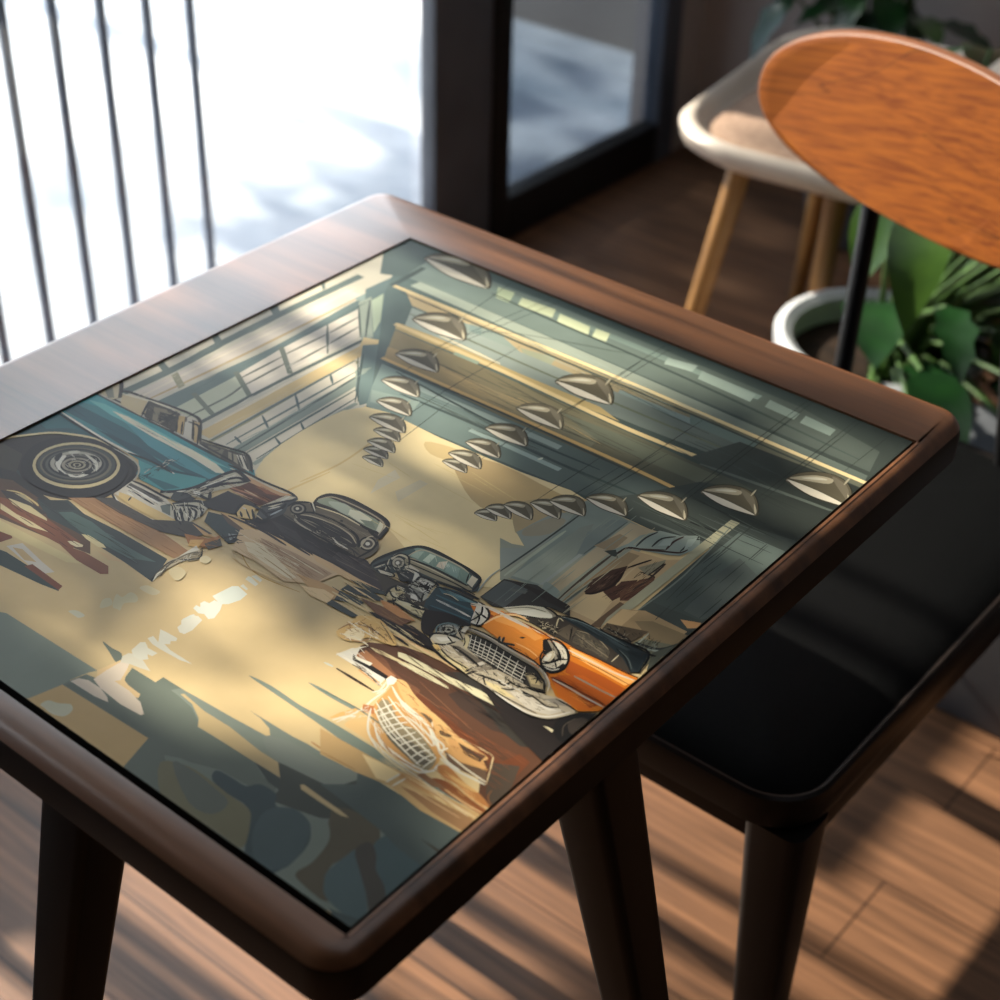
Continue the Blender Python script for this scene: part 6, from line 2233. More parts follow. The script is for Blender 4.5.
s 3 eae4d3 3653 1813 3667 1813 3680 1814
s 2 eae4d3 3776 1759 3803 1762 3830 1762
s 2 eae4d3 3767 1776 3779 1777 3793 1776
s 2 eae4d3 4250 1747 4281 1735 4312 1732
s 3 eae4d3 4127 1789 4149 1785 4170 1779
s 3 eae4d3 3571 1817 3604 1810 3634 1809
s 3 eae4d3 4326 1802 4342 1805 4360 1798
s 2 eae4d3 4301 1809 4313 1817 4328 1819
s 3 7d7260 3902 1771 3931 1760 3956 1763
s 2 7d7260 3880 1762 3890 1770 3903 1774
s 3 7d7260 3843 1743 3867 1756 3899 1752
s 3 7d7260 3956 1751 3988 1738 4019 1718
s 2 7d7260 4212 1755 4229 1758 4246 1759
s 2 7d7260 3611 1788 3641 1779 3671 1762
s 2 7d7260 3846 1774 3864 1773 3883 1767
s 2 7d7260 3899 1789 3908 1802 3924 1805
s 3 7d7260 3719 1746 3747 1750 3779 1739
s 2 7d7260 4095 1785 4113 1773 4131 1764
s 3 7d7260 3824 1729 3849 1724 3874 1710
s 2 7d7260 4088 1747 4114 1753 4139 1762
s 2 7d7260 3839 1787 3861 1784 3880 1789
s 3 7d7260 3644 1745 3662 1750 3678 1757
s 3 7d7260 4057 1735 4067 1739 4076 1746
s 2 7d7260 4272 1786 4284 1785 4296 1781
s 2 7d7260 4332 1804 4358 1803 4385 1791
s 2 7d7260 4032 1724 4059 1714 4083 1714
s 2 14120f 3845 1771 3847 1790 3857 1804
s 3 14120f 3922 1767 3930 1772 3939 1777
s 3 14120f 3803 1757 3817 1765 3836 1763
s 4 14120f 3886 1793 3907 1786 3927 1770
s 3 14120f 3844 1792 3858 1795 3873 1795
s 4 14120f 3923 1825 3912 1848 3910 1870
s 3 14120f 3919 1694 3910 1709 3905 1725
s 4 14120f 3810 1723 3822 1723 3833 1726
s 3 14120f 3857 1815 3864 1828 3875 1836
s 3 14120f 3925 1703 3932 1723 3938 1743
s 3 14120f 3901 1724 3922 1724 3941 1726
s 4 14120f 3798 1734 3810 1734 3820 1736
s 3 14120f 3879 1744 3889 1747 3899 1750
s 3 14120f 3917 1678 3923 1696 3928 1715
s 3 14120f 3862 1710 3869 1712 3878 1711
s 4 14120f 3821 1755 3830 1747 3840 1743
s 3 14120f 3961 1728 3960 1748 3957 1768
s 4 14120f 3857 1831 3877 1825 3895 1826
s 4 14120f 3863 1782 3860 1800 3857 1817
s 3 14120f 3900 1779 3917 1781 3937 1774
s 3 14120f 3907 1830 3923 1828 3937 1831
s 4 14120f 3910 1806 3911 1821 3913 1836
s 3 d8cdb4 3834 1746 3834 1755 3837 1762
s 2 d8cdb4 3888 1733 3893 1747 3891 1765
s 4 d8cdb4 3872 1821 3884 1822 3893 1828
s 2 d8cdb4 3875 1765 3891 1759 3906 1756
s 2 d8cdb4 3896 1771 3897 1779 3897 1788
s 3 d8cdb4 3846 1769 3855 1778 3864 1788
s 2 d8cdb4 3928 1758 3926 1775 3930 1789
s 3 d8cdb4 3854 1757 3869 1758 3885 1751
s 2 d8cdb4 3911 1764 3924 1766 3938 1767
s 2 d8cdb4 3841 1748 3852 1754 3864 1759
s 3 14120f 4072 1773 4069 1785 4069 1796
s 3 14120f 4109 1743 4109 1759 4104 1777
s 4 14120f 4026 1807 4026 1818 4023 1831
s 2 14120f 4089 1788 4085 1798 4081 1807
s 4 14120f 4031 1798 4018 1814 4010 1833
s 3 14120f 4041 1779 4038 1792 4033 1804
s 3 14120f 4121 1788 4111 1804 4104 1820
s 3 14120f 4102 1767 4098 1779 4095 1790
s 3 14120f 4133 1779 4121 1799 4115 1819
s 3 14120f 4026 1801 4025 1813 4030 1823
s 4 14120f 4144 1797 4142 1807 4139 1818
s 2 14120f 4114 1796 4108 1815 4109 1833
s 3 14120f 4115 1798 4114 1810 4116 1821
s 3 14120f 4094 1792 4091 1806 4089 1820
s 3 14120f 4049 1799 4043 1811 4039 1823
s 3 14120f 4034 1796 4032 1806 4028 1816
s 4 14120f 4085 2224 4095 2222 4105 2222
s 3 14120f 4049 2210 4066 2187 4086 2169
s 3 14120f 4110 2202 4127 2194 4142 2181
s 3 14120f 4100 2182 4116 2167 4132 2153
s 4 14120f 4147 2163 4162 2153 4177 2146
s 3 14120f 4116 2148 4132 2137 4148 2125
s 3 14120f 4100 2195 4113 2183 4126 2170
s 3 14120f 4079 2158 4106 2153 4134 2140
s 4 14120f 4058 2175 4069 2176 4081 2171
s 4 14120f 4015 2231 4041 2222 4066 2205
s 3 14120f 4083 2193 4095 2190 4108 2185
s 4 14120f 4110 2160 4134 2141 4154 2115
s 4 14120f 4122 2180 4143 2159 4167 2146
s 3 14120f 4128 2146 4153 2133 4174 2111
s 4 ded8c6 4124 2186 4138 2167 4153 2149
s 2 ded8c6 4113 2207 4130 2203 4146 2194
s 3 ded8c6 4096 2209 4116 2194 4136 2188
s 2 ded8c6 4118 2184 4133 2171 4146 2154
s 3 ded8c6 4058 2239 4074 2229 4091 2219
s 3 ded8c6 4071 2213 4082 2207 4093 2200
s 3 ded8c6 4077 2200 4090 2198 4104 2194
s 3 ded8c6 4076 2224 4092 2222 4109 2213
s 3 ded8c6 4104 2190 4116 2183 4128 2173
s 2 ded8c6 4080 2167 4098 2154 4115 2139
s 4 ded8c6 4157 2169 4166 2164 4175 2160
s 3 ded8c6 4143 2164 4151 2157 4158 2148
s 2 14120f 4148 2076 4157 2084 4169 2088
s 2 14120f 4144 2085 4147 2097 4152 2107
s 2 14120f 4154 2065 4166 2068 4173 2076
s 2 14120f 4119 2067 4121 2076 4125 2083
s 3 14120f 4171 2097 4175 2101 4179 2105
s 3 14120f 4141 2106 4150 2109 4158 2113
s 4 14120f 4155 2053 4157 2061 4158 2071
s 3 14120f 4140 2099 4145 2109 4146 2122
s 3 14120f 4137 2061 4143 2064 4150 2064
s 3 14120f 4114 2041 4117 2045 4121 2048
s 2 14120f 3477 1877 3480 1888 3480 1901
s 2 14120f 3551 1942 3560 1949 3563 1962
s 3 14120f 3539 1920 3549 1927 3559 1935
s 3 14120f 3487 1891 3478 1906 3467 1922
s 2 14120f 3453 1890 3465 1885 3478 1881
s 2 14120f 3509 1926 3517 1930 3521 1937
s 2 14120f 3511 1885 3521 1891 3531 1898
s 2 14120f 3527 1947 3531 1951 3532 1956
s 3 14120f 3534 1953 3541 1949 3548 1946
s 2 14120f 3464 1891 3466 1906 3463 1923
s 3 14120f 3461 1888 3465 1892 3471 1894
s 2 14120f 3516 1932 3531 1916 3540 1897
s 3 14120f 3455 1897 3464 1898 3471 1902
s 2 14120f 3507 1869 3505 1877 3505 1885
s 3 14120f 3498 1906 3509 1910 3523 1907
s 2 14120f 3508 1901 3513 1911 3512 1925
s 3 14120f 3459 1928 3471 1910 3479 1891
s 3 14120f 3489 1960 3493 1966 3496 1973
s 3 14120f 3500 1873 3513 1874 3521 1882
s 2 14120f 3475 1925 3477 1937 3476 1952
s 3 b9b4a2 3492 1888 3502 1886 3512 1882
s 2 b9b4a2 3505 1868 3512 1871 3519 1872
s 3 b9b4a2 3500 1879 3505 1890 3511 1900
s 2 b9b4a2 3509 1908 3517 1907 3525 1908
s 2 b9b4a2 3465 1899 3474 1900 3485 1896
s 3 b9b4a2 3499 1912 3505 1908 3512 1906
s 2 b9b4a2 3460 1895 3456 1907 3456 1918
s 3 b9b4a2 3538 1947 3552 1944 3567 1939
s 3 b9b4a2 3528 1927 3535 1937 3543 1946
s 2 b9b4a2 3480 1925 3491 1929 3499 1937
s 2 b9b4a2 3517 1894 3527 1898 3535 1905
s 2 b9b4a2 3523 1945 3518 1956 3518 1966
s 2 b9b4a2 3508 1888 3516 1896 3518 1910
s 2 b9b4a2 3485 1870 3496 1873 3504 1880
s 2 e08a3a 3708 2108 3798 2102
s 4 e08a3a 3792 2249 3935 2232
s 3 e08a3a 3828 2075 3940 2065
s 4 e08a3a 3915 2116 4040 2095
s 3 e08a3a 3936 2106 4088 2105
s 3 e08a3a 3675 2241 3846 2237
s 3 e08a3a 3955 2134 4045 2135
s 3 e08a3a 3700 2162 3860 2159
s 3 e08a3a 3878 2054 4022 2051
s 3 e08a3a 3883 2221 4033 2223
s 4 e08a3a 3849 2081 3944 2071
s 3 e08a3a 3725 2218 3808 2222
s 3 e08a3a 3772 2175 3920 2174
s 3 e08a3a 3823 2120 3905 2118
s 3 e08a3a 3756 2170 3856 2161
s 4 e08a3a 3830 2235 3906 2234
s 2 9c4a16 4451 2082 4552 2076
s 3 9c4a16 4201 2053 4270 2050
s 3 9c4a16 4265 2027 4357 2024
s 2 9c4a16 4312 2040 4455 2040
s 3 9c4a16 4495 1991 4569 1990
s 3 9c4a16 4465 1993 4548 1991
s 2 9c4a16 4214 2023 4366 2033
s 2 9c4a16 4429 2009 4524 2006
s 3 9c4a16 4366 1998 4435 1994
s 2 f0a860 4380 2228 4513 2230
s 2 f0a860 4446 2267 4575 2261
s 2 f0a860 4468 2228 4569 2228
s 2 f0a860 4347 2253 4484 2243
s 2 f0a860 4385 2236 4510 2236
s 2 f0a860 4290 2245 4414 2240
s 2 f0a860 4394 2253 4513 2254
s 3 f0a860 4192 2218 4325 2206
s 2 f0a860 4278 2233 4428 2231
s 3 f0a860 4291 2206 4453 2203
s 3 e8903c 4417 1933 4506 1930
s 3 e8903c 4379 1931 4438 1930
s 2 e8903c 4408 1943 4538 1939
s 2 e8903c 4448 1943 4540 1940
s 2 e8903c 4322 1965 4474 1949
s 3 e8903c 4368 1965 4452 1965
s 2 e8903c 4384 1947 4528 1947
s 3 e8903c 4350 1956 4416 1954
s 2 e8903c 4461 1951 4524 1953
s 2 e8903c 4304 1970 4430 1977
s 2 6b2f10 4405 1985 4518 1983
s 2 6b2f10 4321 2017 4427 2016
s 2 6b2f10 4350 1995 4404 1991
s 2 6b2f10 4404 1996 4476 1999
s 3 6b2f10 4323 2011 4411 2007
s 2 6b2f10 4294 2007 4412 2002
s 3 6b2f10 4452 1999 4561 1999
s 2 6b2f10 4217 2016 4321 2008
s 3 6f6550 4263 2378 4271 2378 4278 2378
s 3 6f6550 4150 2332 4164 2327 4178 2325
s 3 6f6550 4083 2392 4103 2380 4123 2377
s 3 6f6550 4263 2332 4264 2351 4270 2367
s 3 6f6550 4222 2357 4234 2353 4245 2345
s 2 6f6550 4162 2312 4173 2314 4184 2316
s 3 6f6550 4081 2403 4092 2393 4105 2386
s 2 6f6550 4265 2326 4270 2337 4277 2346
s 3 6f6550 4230 2379 4240 2381 4252 2377
s 2 6f6550 4240 2319 4252 2317 4262 2318
s 3 6f6550 4120 2336 4130 2342 4142 2345
s 2 6f6550 4269 2313 4280 2314 4289 2317
s 3 6f6550 4272 2334 4289 2331 4306 2320
s 3 6f6550 4124 2348 4138 2341 4151 2331
s 3 6f6550 4205 2300 4207 2309 4210 2318
s 3 6f6550 4135 2412 4151 2405 4167 2393
s 2 6f6550 4103 2395 4117 2397 4129 2401
s 4 6f6550 4120 2391 4137 2376 4153 2358
s 2 6f6550 4245 2375 4259 2384 4276 2386
s 2 6f6550 4207 2330 4220 2324 4231 2314
s 2 6f6550 4187 2339 4206 2332 4225 2323
s 3 6f6550 4214 2380 4229 2373 4244 2371
s 3 6f6550 4108 2384 4122 2387 4138 2387
s 3 6f6550 4148 2334 4147 2350 4150 2364
s 2 6f6550 4129 2371 4142 2373 4157 2371
s 2 6f6550 4220 2360 4230 2357 4241 2355
s 2 6f6550 4216 2344 4228 2349 4242 2349
s 2 6f6550 4142 2408 4146 2415 4153 2420
s 2 6f6550 4137 2348 4155 2336 4174 2325
s 2 6f6550 4059 2399 4077 2392 4094 2381
s 2 6f6550 4298 2297 4307 2308 4315 2319
s 2 6f6550 4155 2314 4170 2307 4185 2297
s 3 6f6550 4171 2371 4186 2376 4194 2389
s 3 6f6550 4310 2333 4329 2325 4347 2324
s 3 1a1814 4167 2328 4181 2322 4195 2320
s 2 1a1814 4038 2338 4049 2332 4057 2323
s 4 1a1814 4151 2291 4155 2298 4160 2302
s 3 1a1814 4210 2336 4224 2340 4237 2346
s 2 1a1814 4151 2312 4163 2313 4176 2308
s 3 1a1814 4177 2338 4189 2333 4200 2332
s 3 1a1814 4186 2319 4198 2315 4209 2309
s 2 1a1814 4105 2325 4119 2330 4132 2337
s 2 1a1814 3990 2319 4000 2334 4004 2353
s 2 1a1814 4238 2347 4244 2360 4246 2375
s 3 1a1814 4225 2375 4233 2373 4240 2376
s 3 1a1814 4224 2356 4236 2365 4252 2367
s 2 1a1814 3995 2313 4000 2324 4007 2331
s 3 1a1814 4311 2355 4323 2345 4335 2338
s 3 1a1814 4209 2326 4218 2325 4228 2321
s 3 1a1814 4217 2373 4234 2354 4254 2342
s 3 1a1814 3965 2317 3983 2320 4003 2314
s 3 1a1814 4110 2316 4128 2317 4143 2324
s 2 1a1814 4030 2386 4039 2385 4048 2383
s 4 1a1814 4190 2388 4201 2384 4211 2380
s 3 1a1814 4041 2372 4040 2381 4038 2390
s 3 1a1814 4087 2330 4088 2349 4090 2367
s 4 1a1814 4151 2349 4154 2361 4161 2369
s 4 1a1814 4134 2351 4146 2353 4159 2351
s 2 1a1814 4335 2342 4342 2340 4349 2336
s 3 1a1814 4119 2365 4131 2358 4142 2348
s 4 1a1814 3865 2332 3884 2323 3903 2314
s 4 1a1814 3877 2299 3888 2298 3896 2301
s 3 1a1814 3894 2321 3905 2323 3919 2321
s 3 1a1814 3954 2338 3961 2339 3970 2339
s 4 1a1814 3934 2282 3939 2286 3946 2286
s 4 1a1814 3969 2311 3985 2305 3999 2292
s 3 1a1814 3940 2318 3949 2316 3957 2311
s 4 1a1814 3865 2286 3869 2304 3864 2326
s 4 1a1814 3968 2312 3964 2332 3955 2353
s 3 1a1814 3939 2307 3946 2309 3952 2312
s 3 1a1814 3858 2335 3875 2324 3892 2316
s 4 1a1814 3927 2312 3940 2315 3952 2320
s 5 1a1814 3938 2303 3950 2312 3966 2314
s 5 1a1814 3964 2302 3965 2290 3971 2277
s 4 1a1814 3864 2319 3873 2319 3881 2322
s 4 1a1814 3940 2319 3958 2306 3974 2289
s 5 1a1814 3855 2298 3869 2302 3880 2309
s 5 1a1814 3979 2318 3981 2337 3987 2353
s 4 1a1814 3968 2337 3985 2326 4002 2321
s 3 1a1814 3896 2302 3914 2289 3932 2282
s 3 1a1814 3960 2344 3969 2358 3984 2365
s 4 1a1814 3886 2327 3902 2328 3915 2337
s 4 1a1814 3937 2318 3948 2314 3958 2314
s 4 1a1814 3895 2293 3892 2310 3886 2327
s 3 1a1814 3884 2320 3895 2318 3907 2314
s 4 1a1814 3880 2313 3894 2313 3909 2312
s 5 1a1814 3962 2329 3966 2340 3974 2347
s 3 1a1814 3865 2312 3883 2296 3897 2275
s 4 1a1814 3963 2306 3969 2313 3972 2323
s 3 1a1814 3982 2292 3989 2297 3999 2299
s 3 1a1814 3856 2316 3864 2321 3873 2326
s 2 1a1814 3988 2306 4006 2295 4024 2289
s 4 1a1814 3977 2331 3982 2335 3989 2335
s 4 1a1814 3865 2317 3884 2303 3903 2288
s 2 b9ae94 3945 2343 3955 2339 3964 2330
s 2 b9ae94 3899 2299 3888 2312 3880 2327
s 2 b9ae94 3953 2291 3951 2301 3947 2310
s 3 b9ae94 3885 2293 3891 2301 3900 2304
s 2 b9ae94 3844 2325 3858 2323 3873 2316
s 3 b9ae94 3908 2298 3919 2297 3930 2295
s 3 b9ae94 3921 2309 3926 2313 3932 2315
s 3 b9ae94 3948 2311 3955 2314 3963 2318
s 2 b9ae94 3983 2285 3984 2299 3981 2314
s 2 b9ae94 3871 2321 3881 2319 3890 2322
s 2 b9ae94 3908 2313 3918 2309 3927 2311
s 3 b9ae94 3899 2320 3898 2336 3905 2347
s 4 b9ae94 3959 2339 3966 2345 3975 2345
s 2 b9ae94 3920 2292 3920 2304 3922 2316
s 2 b9ae94 3956 2303 3961 2314 3970 2323
s 4 b9ae94 3971 2299 3978 2302 3986 2306
s 3 b9ae94 3902 2329 3915 2330 3928 2328
s 3 b9ae94 3928 2332 3933 2335 3936 2342
s 3 b9ae94 3870 2317 3871 2328 3876 2336
s 3 b9ae94 3902 2313 3899 2328 3901 2342
s 3 0f1417 4056 2450 4131 2439
s 2 0f1417 4428 2436 4489 2431
s 2 0f1417 4112 2442 4238 2434
s 2 0f1417 4428 2406 4548 2406
s 3 0f1417 4285 2480 4412 2469
s 2 0f1417 4337 2437 4445 2425
s 2 0f1417 4174 2445 4291 2448
s 4 0f1417 4148 2464 4266 2448
s 2 0f1417 4081 2440 4183 2450
s 3 0f1417 4409 2442 4518 2444
s 3 0f1417 4135 2467 4243 2476
s 2 0f1417 4387 2437 4447 2438
s 2 0f1417 4180 2444 4300 2437
s 4 0f1417 4315 2468 4401 2470
s 2 3f5662 4108 2456 4204 2448
s 2 3f5662 4228 2475 4278 2475
s 2 3f5662 4102 2473 4151 2472
s 2 3f5662 4140 2473 4221 2468
s 3 3f5662 4038 2458 4106 2460
s 2 3f5662 4208 2473 4314 2465
s 2 3f5662 4268 2474 4343 2472
s 2 3f5662 4245 2458 4363 2455
s 2 3f5662 3947 2448 4024 2451
s 2 3f5662 3936 2451 4014 2446
s 3 1c1b17 4322 2603 4337 2597 4350 2600
s 3 1c1b17 4319 2533 4325 2536 4331 2539
s 3 1c1b17 4244 2549 4256 2544 4268 2540
s 2 1c1b17 4284 2601 4294 2601 4303 2601
s 3 1c1b17 4189 2557 4199 2548 4209 2543
s 2 1c1b17 4362 2576 4370 2584 4379 2589
s 3 1c1b17 4195 2575 4208 2579 4222 2581
s 3 1c1b17 4340 2510 4347 2510 4353 2512
s 2 1c1b17 4261 2583 4275 2582 4286 2588
s 2 1c1b17 4312 2542 4323 2544 4337 2540
s 2 1c1b17 4350 2518 4353 2524 4358 2527
s 3 1c1b17 4313 2505 4323 2510 4333 2513
s 3 1c1b17 4348 2621 4358 2613 4369 2605
s 2 1c1b17 4349 2632 4363 2624 4377 2616
s 3 1c1b17 4234 2588 4243 2592 4255 2591
s 2 1c1b17 4155 2560 4167 2557 4179 2548
s 3 1c1b17 4185 2526 4190 2530 4195 2533
s 2 1c1b17 4314 2568 4320 2566 4326 2566
s 2 1c1b17 4205 2514 4212 2512 4219 2507
s 2 1c1b17 4221 2510 4230 2506 4239 2502
s 4 1c1b17 4277 2577 4285 2566 4294 2554
s 3 1c1b17 4301 2524 4308 2505 4317 2487
s 3 1c1b17 4212 2573 4228 2573 4245 2564
s 3 1c1b17 4216 2540 4228 2532 4241 2530
s 3 1c1b17 4322 2591 4333 2581 4346 2577
s 3 1c1b17 4188 2532 4202 2532 4216 2528
s 2 1c1b17 4371 2613 4381 2603 4392 2594
s 2 1c1b17 4265 2585 4276 2578 4287 2577
s 3 1c1b17 4171 2519 4179 2520 4186 2523
s 3 1c1b17 4206 2569 4218 2572 4232 2568
s 3 a59d86 4209 2535 4214 2535 4220 2534
s 2 a59d86 4310 2546 4310 2560 4312 2572
s 2 a59d86 4230 2511 4236 2514 4240 2519
s 2 a59d86 4288 2521 4295 2518 4303 2515
s 3 a59d86 4300 2509 4308 2509 4316 2510
s 3 a59d86 4263 2508 4267 2514 4269 2521
s 3 a59d86 4238 2528 4242 2534 4246 2539
s 2 a59d86 4244 2549 4248 2548 4253 2546
s 2 a59d86 4240 2561 4242 2569 4246 2574
s 2 a59d86 4205 2512 4212 2518 4222 2520
s 3 a59d86 4178 2510 4185 2514 4190 2521
s 2 a59d86 4241 2534 4250 2532 4258 2528
s 3 a59d86 4319 2511 4323 2521 4329 2528
s 2 a59d86 4185 2531 4194 2535 4200 2542
s 3 a59d86 4318 2527 4329 2524 4340 2522
s 2 a59d86 4333 2523 4337 2523 4341 2523
s 2 a59d86 4239 2551 4245 2557 4249 2566
s 3 a59d86 4298 2533 4298 2546 4293 2560
s 3 26251f 4500 2580 4495 2593 4487 2604
s 3 26251f 4410 2576 4418 2593 4420 2614
s 2 26251f 4460 2597 4455 2608 4454 2618
s 3 26251f 4432 2539 4425 2553 4419 2568
s 2 26251f 4419 2572 4418 2582 4415 2592
s 2 26251f 4495 2569 4486 2596 4485 2622
s 2 26251f 4481 2498 4486 2518 4494 2537
s 4 26251f 4482 2597 4484 2619 4484 2641
s 2 26251f 4478 2443 4479 2462 4475 2483
s 3 26251f 4474 2593 4471 2610 4462 2626
s 2 26251f 4450 2609 4445 2620 4441 2631
s 3 26251f 4409 2528 4410 2540 4413 2550
s 3 26251f 4457 2570 4445 2595 4442 2620
s 2 26251f 4452 2557 4444 2582 4443 2605
s 3 26251f 4431 2603 4416 2625 4400 2645
s 4 26251f 4465 2584 4460 2599 4460 2612
s 3 26251f 4499 2495 4497 2505 4498 2513
s 2 26251f 4450 2536 4449 2554 4451 2570
s 3 26251f 4488 2534 4492 2544 4491 2556
s 3 26251f 4477 2478 4480 2487 4483 2496
s 4 26251f 4480 2455 4477 2467 4470 2477
s 4 26251f 4475 2512 4470 2522 4468 2533
s 2 26251f 4437 2512 4440 2523 4444 2533
s 2 26251f 4463 2588 4466 2610 4465 2634
s 2 8f9c90 4471 2522 4470 2540 4476 2554
s 2 8f9c90 4506 2544 4498 2566 4497 2588
s 2 8f9c90 4492 2563 4488 2574 4483 2585
s 2 8f9c90 4433 2559 4435 2575 4431 2593
s 2 8f9c90 4449 2522 4445 2532 4442 2543
s 2 8f9c90 4498 2535 4493 2547 4489 2559
s 2 8f9c90 4494 2555 4493 2567 4494 2577
s 2 8f9c90 4414 2533 4417 2539 4419 2547
s 2 8f9c90 4420 2574 4417 2592 4409 2612
s 3 8f9c90 4482 2571 4478 2588 4479 2604
s 1 8f9c90 4458 2600 4464 2616 4463 2636
s 2 8f9c90 4476 2557 4472 2578 4462 2598
s 4 241813 3881 2870 3883 2962
s 4 241813 3898 2754 3897 2800
s 4 241813 3932 2996 3941 3084
s 3 241813 3910 2835 3907 2900
s 2 241813 3945 2981 3948 3085
s 2 241813 3953 2827 3953 2885
s 2 241813 3956 2825 3944 2913
s 4 241813 3909 2864 3909 2907
s 3 241813 3921 2957 3924 3029
s 4 241813 3947 2837 3950 2887
s 3 241813 3949 2998 3946 3074
s 4 241813 3903 2895 3906 2943
s 3 241813 3956 2900 3962 2996
s 3 241813 3920 2754 3928 2822
s 4 241813 3916 2939 3919 3014
s 2 241813 3921 2901 3924 2998
s 2 241813 3957 2956 3961 3001
s 4 241813 3936 2898 3938 2994
s 3 241813 3947 2956 3946 3017
s 3 241813 3924 2722 3924 2798
s 3 241813 3931 2825 3941 2909
s 4 241813 3942 2903 3942 2959
s 3 241813 3913 2831 3916 2918
s 3 241813 3893 2790 3891 2841
s 3 241813 3916 2845 3913 2893
s 3 241813 3961 2856 3963 2927
s 2 6f5745 3916 2924 3919 2962
s 3 6f5745 3904 2886 3903 2944
s 2 6f5745 3940 2992 3940 3035
s 1 6f5745 3922 2793 3933 2862
s 2 6f5745 3936 2768 3937 2850
s 1 6f5745 3917 2878 3922 2950
s 2 6f5745 3921 2878 3915 2949
s 2 6f5745 3917 2932 3919 2968
s 3 6f5745 3934 2823 3936 2857
s 2 6f5745 3929 2795 3929 2841
s 2 6f5745 3916 2794 3913 2831
s 2 6f5745 3930 2819 3933 2902
s 2 6f5745 3920 2758 3923 2841
s 1 6f5745 3920 2898 3933 2971
s 2 1f1613 4041 2821 4052 2876
s 2 1f1613 4035 2876 4037 2913
s 4 1f1613 4048 2863 4059 2934
s 3 1f1613 4083 2832 4093 2893
s 2 1f1613 4056 2730 4067 2802
s 3 1f1613 4100 2869 4104 2940
s 4 1f1613 4038 2803 4040 2878
s 4 1f1613 4022 2878 4033 2936
s 3 1f1613 4090 3003 4098 3052
s 2 1f1613 4020 2740 4018 2775
s 3 1f1613 4093 2782 4086 2850
s 3 1f1613 4023 2782 4040 2844
s 2 1f1613 4113 3013 4122 3042
s 3 1f1613 4018 2813 4038 2882
s 4 1f1613 4092 3004 4107 3056
s 3 1f1613 4103 2848 4118 2922
s 3 1f1613 3995 2741 4011 2809
s 3 1f1613 4013 2863 4019 2910
s 3 1f1613 4098 2811 4112 2861
s 3 1f1613 4067 2867 4071 2926
s 2 1f1613 4048 2777 4063 2798
s 3 1f1613 4059 2751 4064 2797
s 3 1f1613 4112 2932 4121 3000
s 3 1f1613 4012 2771 4020 2837
s 3 1f1613 4059 2922 4064 2970
s 3 1f1613 4014 2825 4033 2880
s 2 8a6c52 4086 2892 4085 2944
s 3 8a6c52 4068 2883 4079 2924
s 3 8a6c52 4091 3000 4104 3059
s 3 8a6c52 4067 2912 4063 2955
s 2 8a6c52 4087 2988 4087 3023
s 2 8a6c52 4079 2973 4091 3024
s 1 8a6c52 4054 2864 4054 2926
s 2 8a6c52 4071 2950 4081 3009
s 2 8a6c52 4042 2812 4045 2841
s 2 8a6c52 4047 2871 4052 2899
s 2 8a6c52 4083 2863 4095 2919
s 2 8a6c52 4118 3033 4125 3069
s 2 8a6c52 4106 2968 4121 3037
s 2 8a6c52 4039 2835 4046 2875
s 2 24201c 4051 3086 4049 3163
s 3 24201c 4028 3004 4035 3073
s 2 24201c 4075 3098 4068 3134
s 3 24201c 4030 3128 4025 3169
s 3 24201c 4028 3013 4022 3070
s 2 24201c 4032 3157 4030 3190
s 3 24201c 4081 3208 4078 3268
s 2 24201c 4050 3069 4048 3133
s 2 24201c 4071 3099 4088 3166
s 3 24201c 4038 3048 4034 3092
s 2 24201c 4049 3189 4039 3245
s 3 24201c 4024 3047 4024 3092
s 2 24201c 4090 3140 4084 3222
s 3 24201c 4043 3174 4032 3234
s 3 24201c 4054 3073 4049 3120
s 3 24201c 4075 3027 4072 3082
s 3 24201c 4060 3053 4063 3085
s 2 24201c 4068 3152 4062 3186
s 4 6d4029 4307 1362 4435 1366
s 4 6d4029 4327 1379 4513 1385
s 3 6d4029 4105 1309 4199 1304
s 4 6d4029 3926 1387 4049 1379
s 2 6d4029 3897 1371 4060 1367
s 4 6d4029 4158 1383 4314 1371
s 3 6d4029 4157 1384 4334 1371
s 2 6d4029 3823 1375 3937 1363
s 3 6d4029 4119 1336 4271 1344
s 4 6d4029 4024 1303 4175 1298
s 3 6d4029 4116 1296 4201 1298
s 4 6d4029 4262 1328 4384 1312
s 2 6d4029 4445 1144 4540 1147
s 4 6d4029 4399 1209 4540 1212
s 3 6d4029 4445 1180 4535 1165
s 2 6d4029 3905 1376 4085 1363
s 3 6d4029 3900 1369 4063 1351
s 3 6d4029 4326 1224 4480 1214
s 3 6d4029 4206 1379 4368 1380
s 3 6d4029 4128 1359 4306 1376
s 3 6d4029 4446 1132 4523 1129
s 3 6d4029 4382 1374 4525 1364
s 4 6d4029 4297 1305 4485 1281
s 4 6d4029 3576 1413 3662 1404
s 4 6d4029 4371 1200 4457 1203
s 4 6d4029 4158 1306 4287 1288
s 5 6d4029 3679 1412 3845 1402
s 3 6d4029 4204 1302 4305 1294
s 3 6d4029 4348 1375 4520 1360
s 4 6d4029 3899 1414 4105 1396
s 4 6d4029 4337 1358 4452 1345
s 3 6d4029 4198 1355 4331 1347
s 4 6d4029 4316 1313 4462 1298
s 3 6d4029 4354 1251 4455 1249
s 2 6d4029 4144 1297 4238 1297
s 3 6d4029 3834 1345 3999 1352
s 4 6d4029 3879 1407 3987 1408
s 3 6d4029 4026 1324 4150 1319
s 4 6d4029 3911 1367 4015 1356
s 4 3b241a 4022 1625 4166 1612
s 4 3b241a 3566 1515 3648 1512
s 3 3b241a 3290 1537 3420 1529
s 3 3b241a 3438 1562 3568 1551
s 4 3b241a 3990 1591 4184 1577
s 3 3b241a 3578 1636 3692 1626
s 4 3b241a 3618 1612 3823 1595
s 3 3b241a 3352 1633 3529 1618
s 3 3b241a 3354 1519 3525 1515
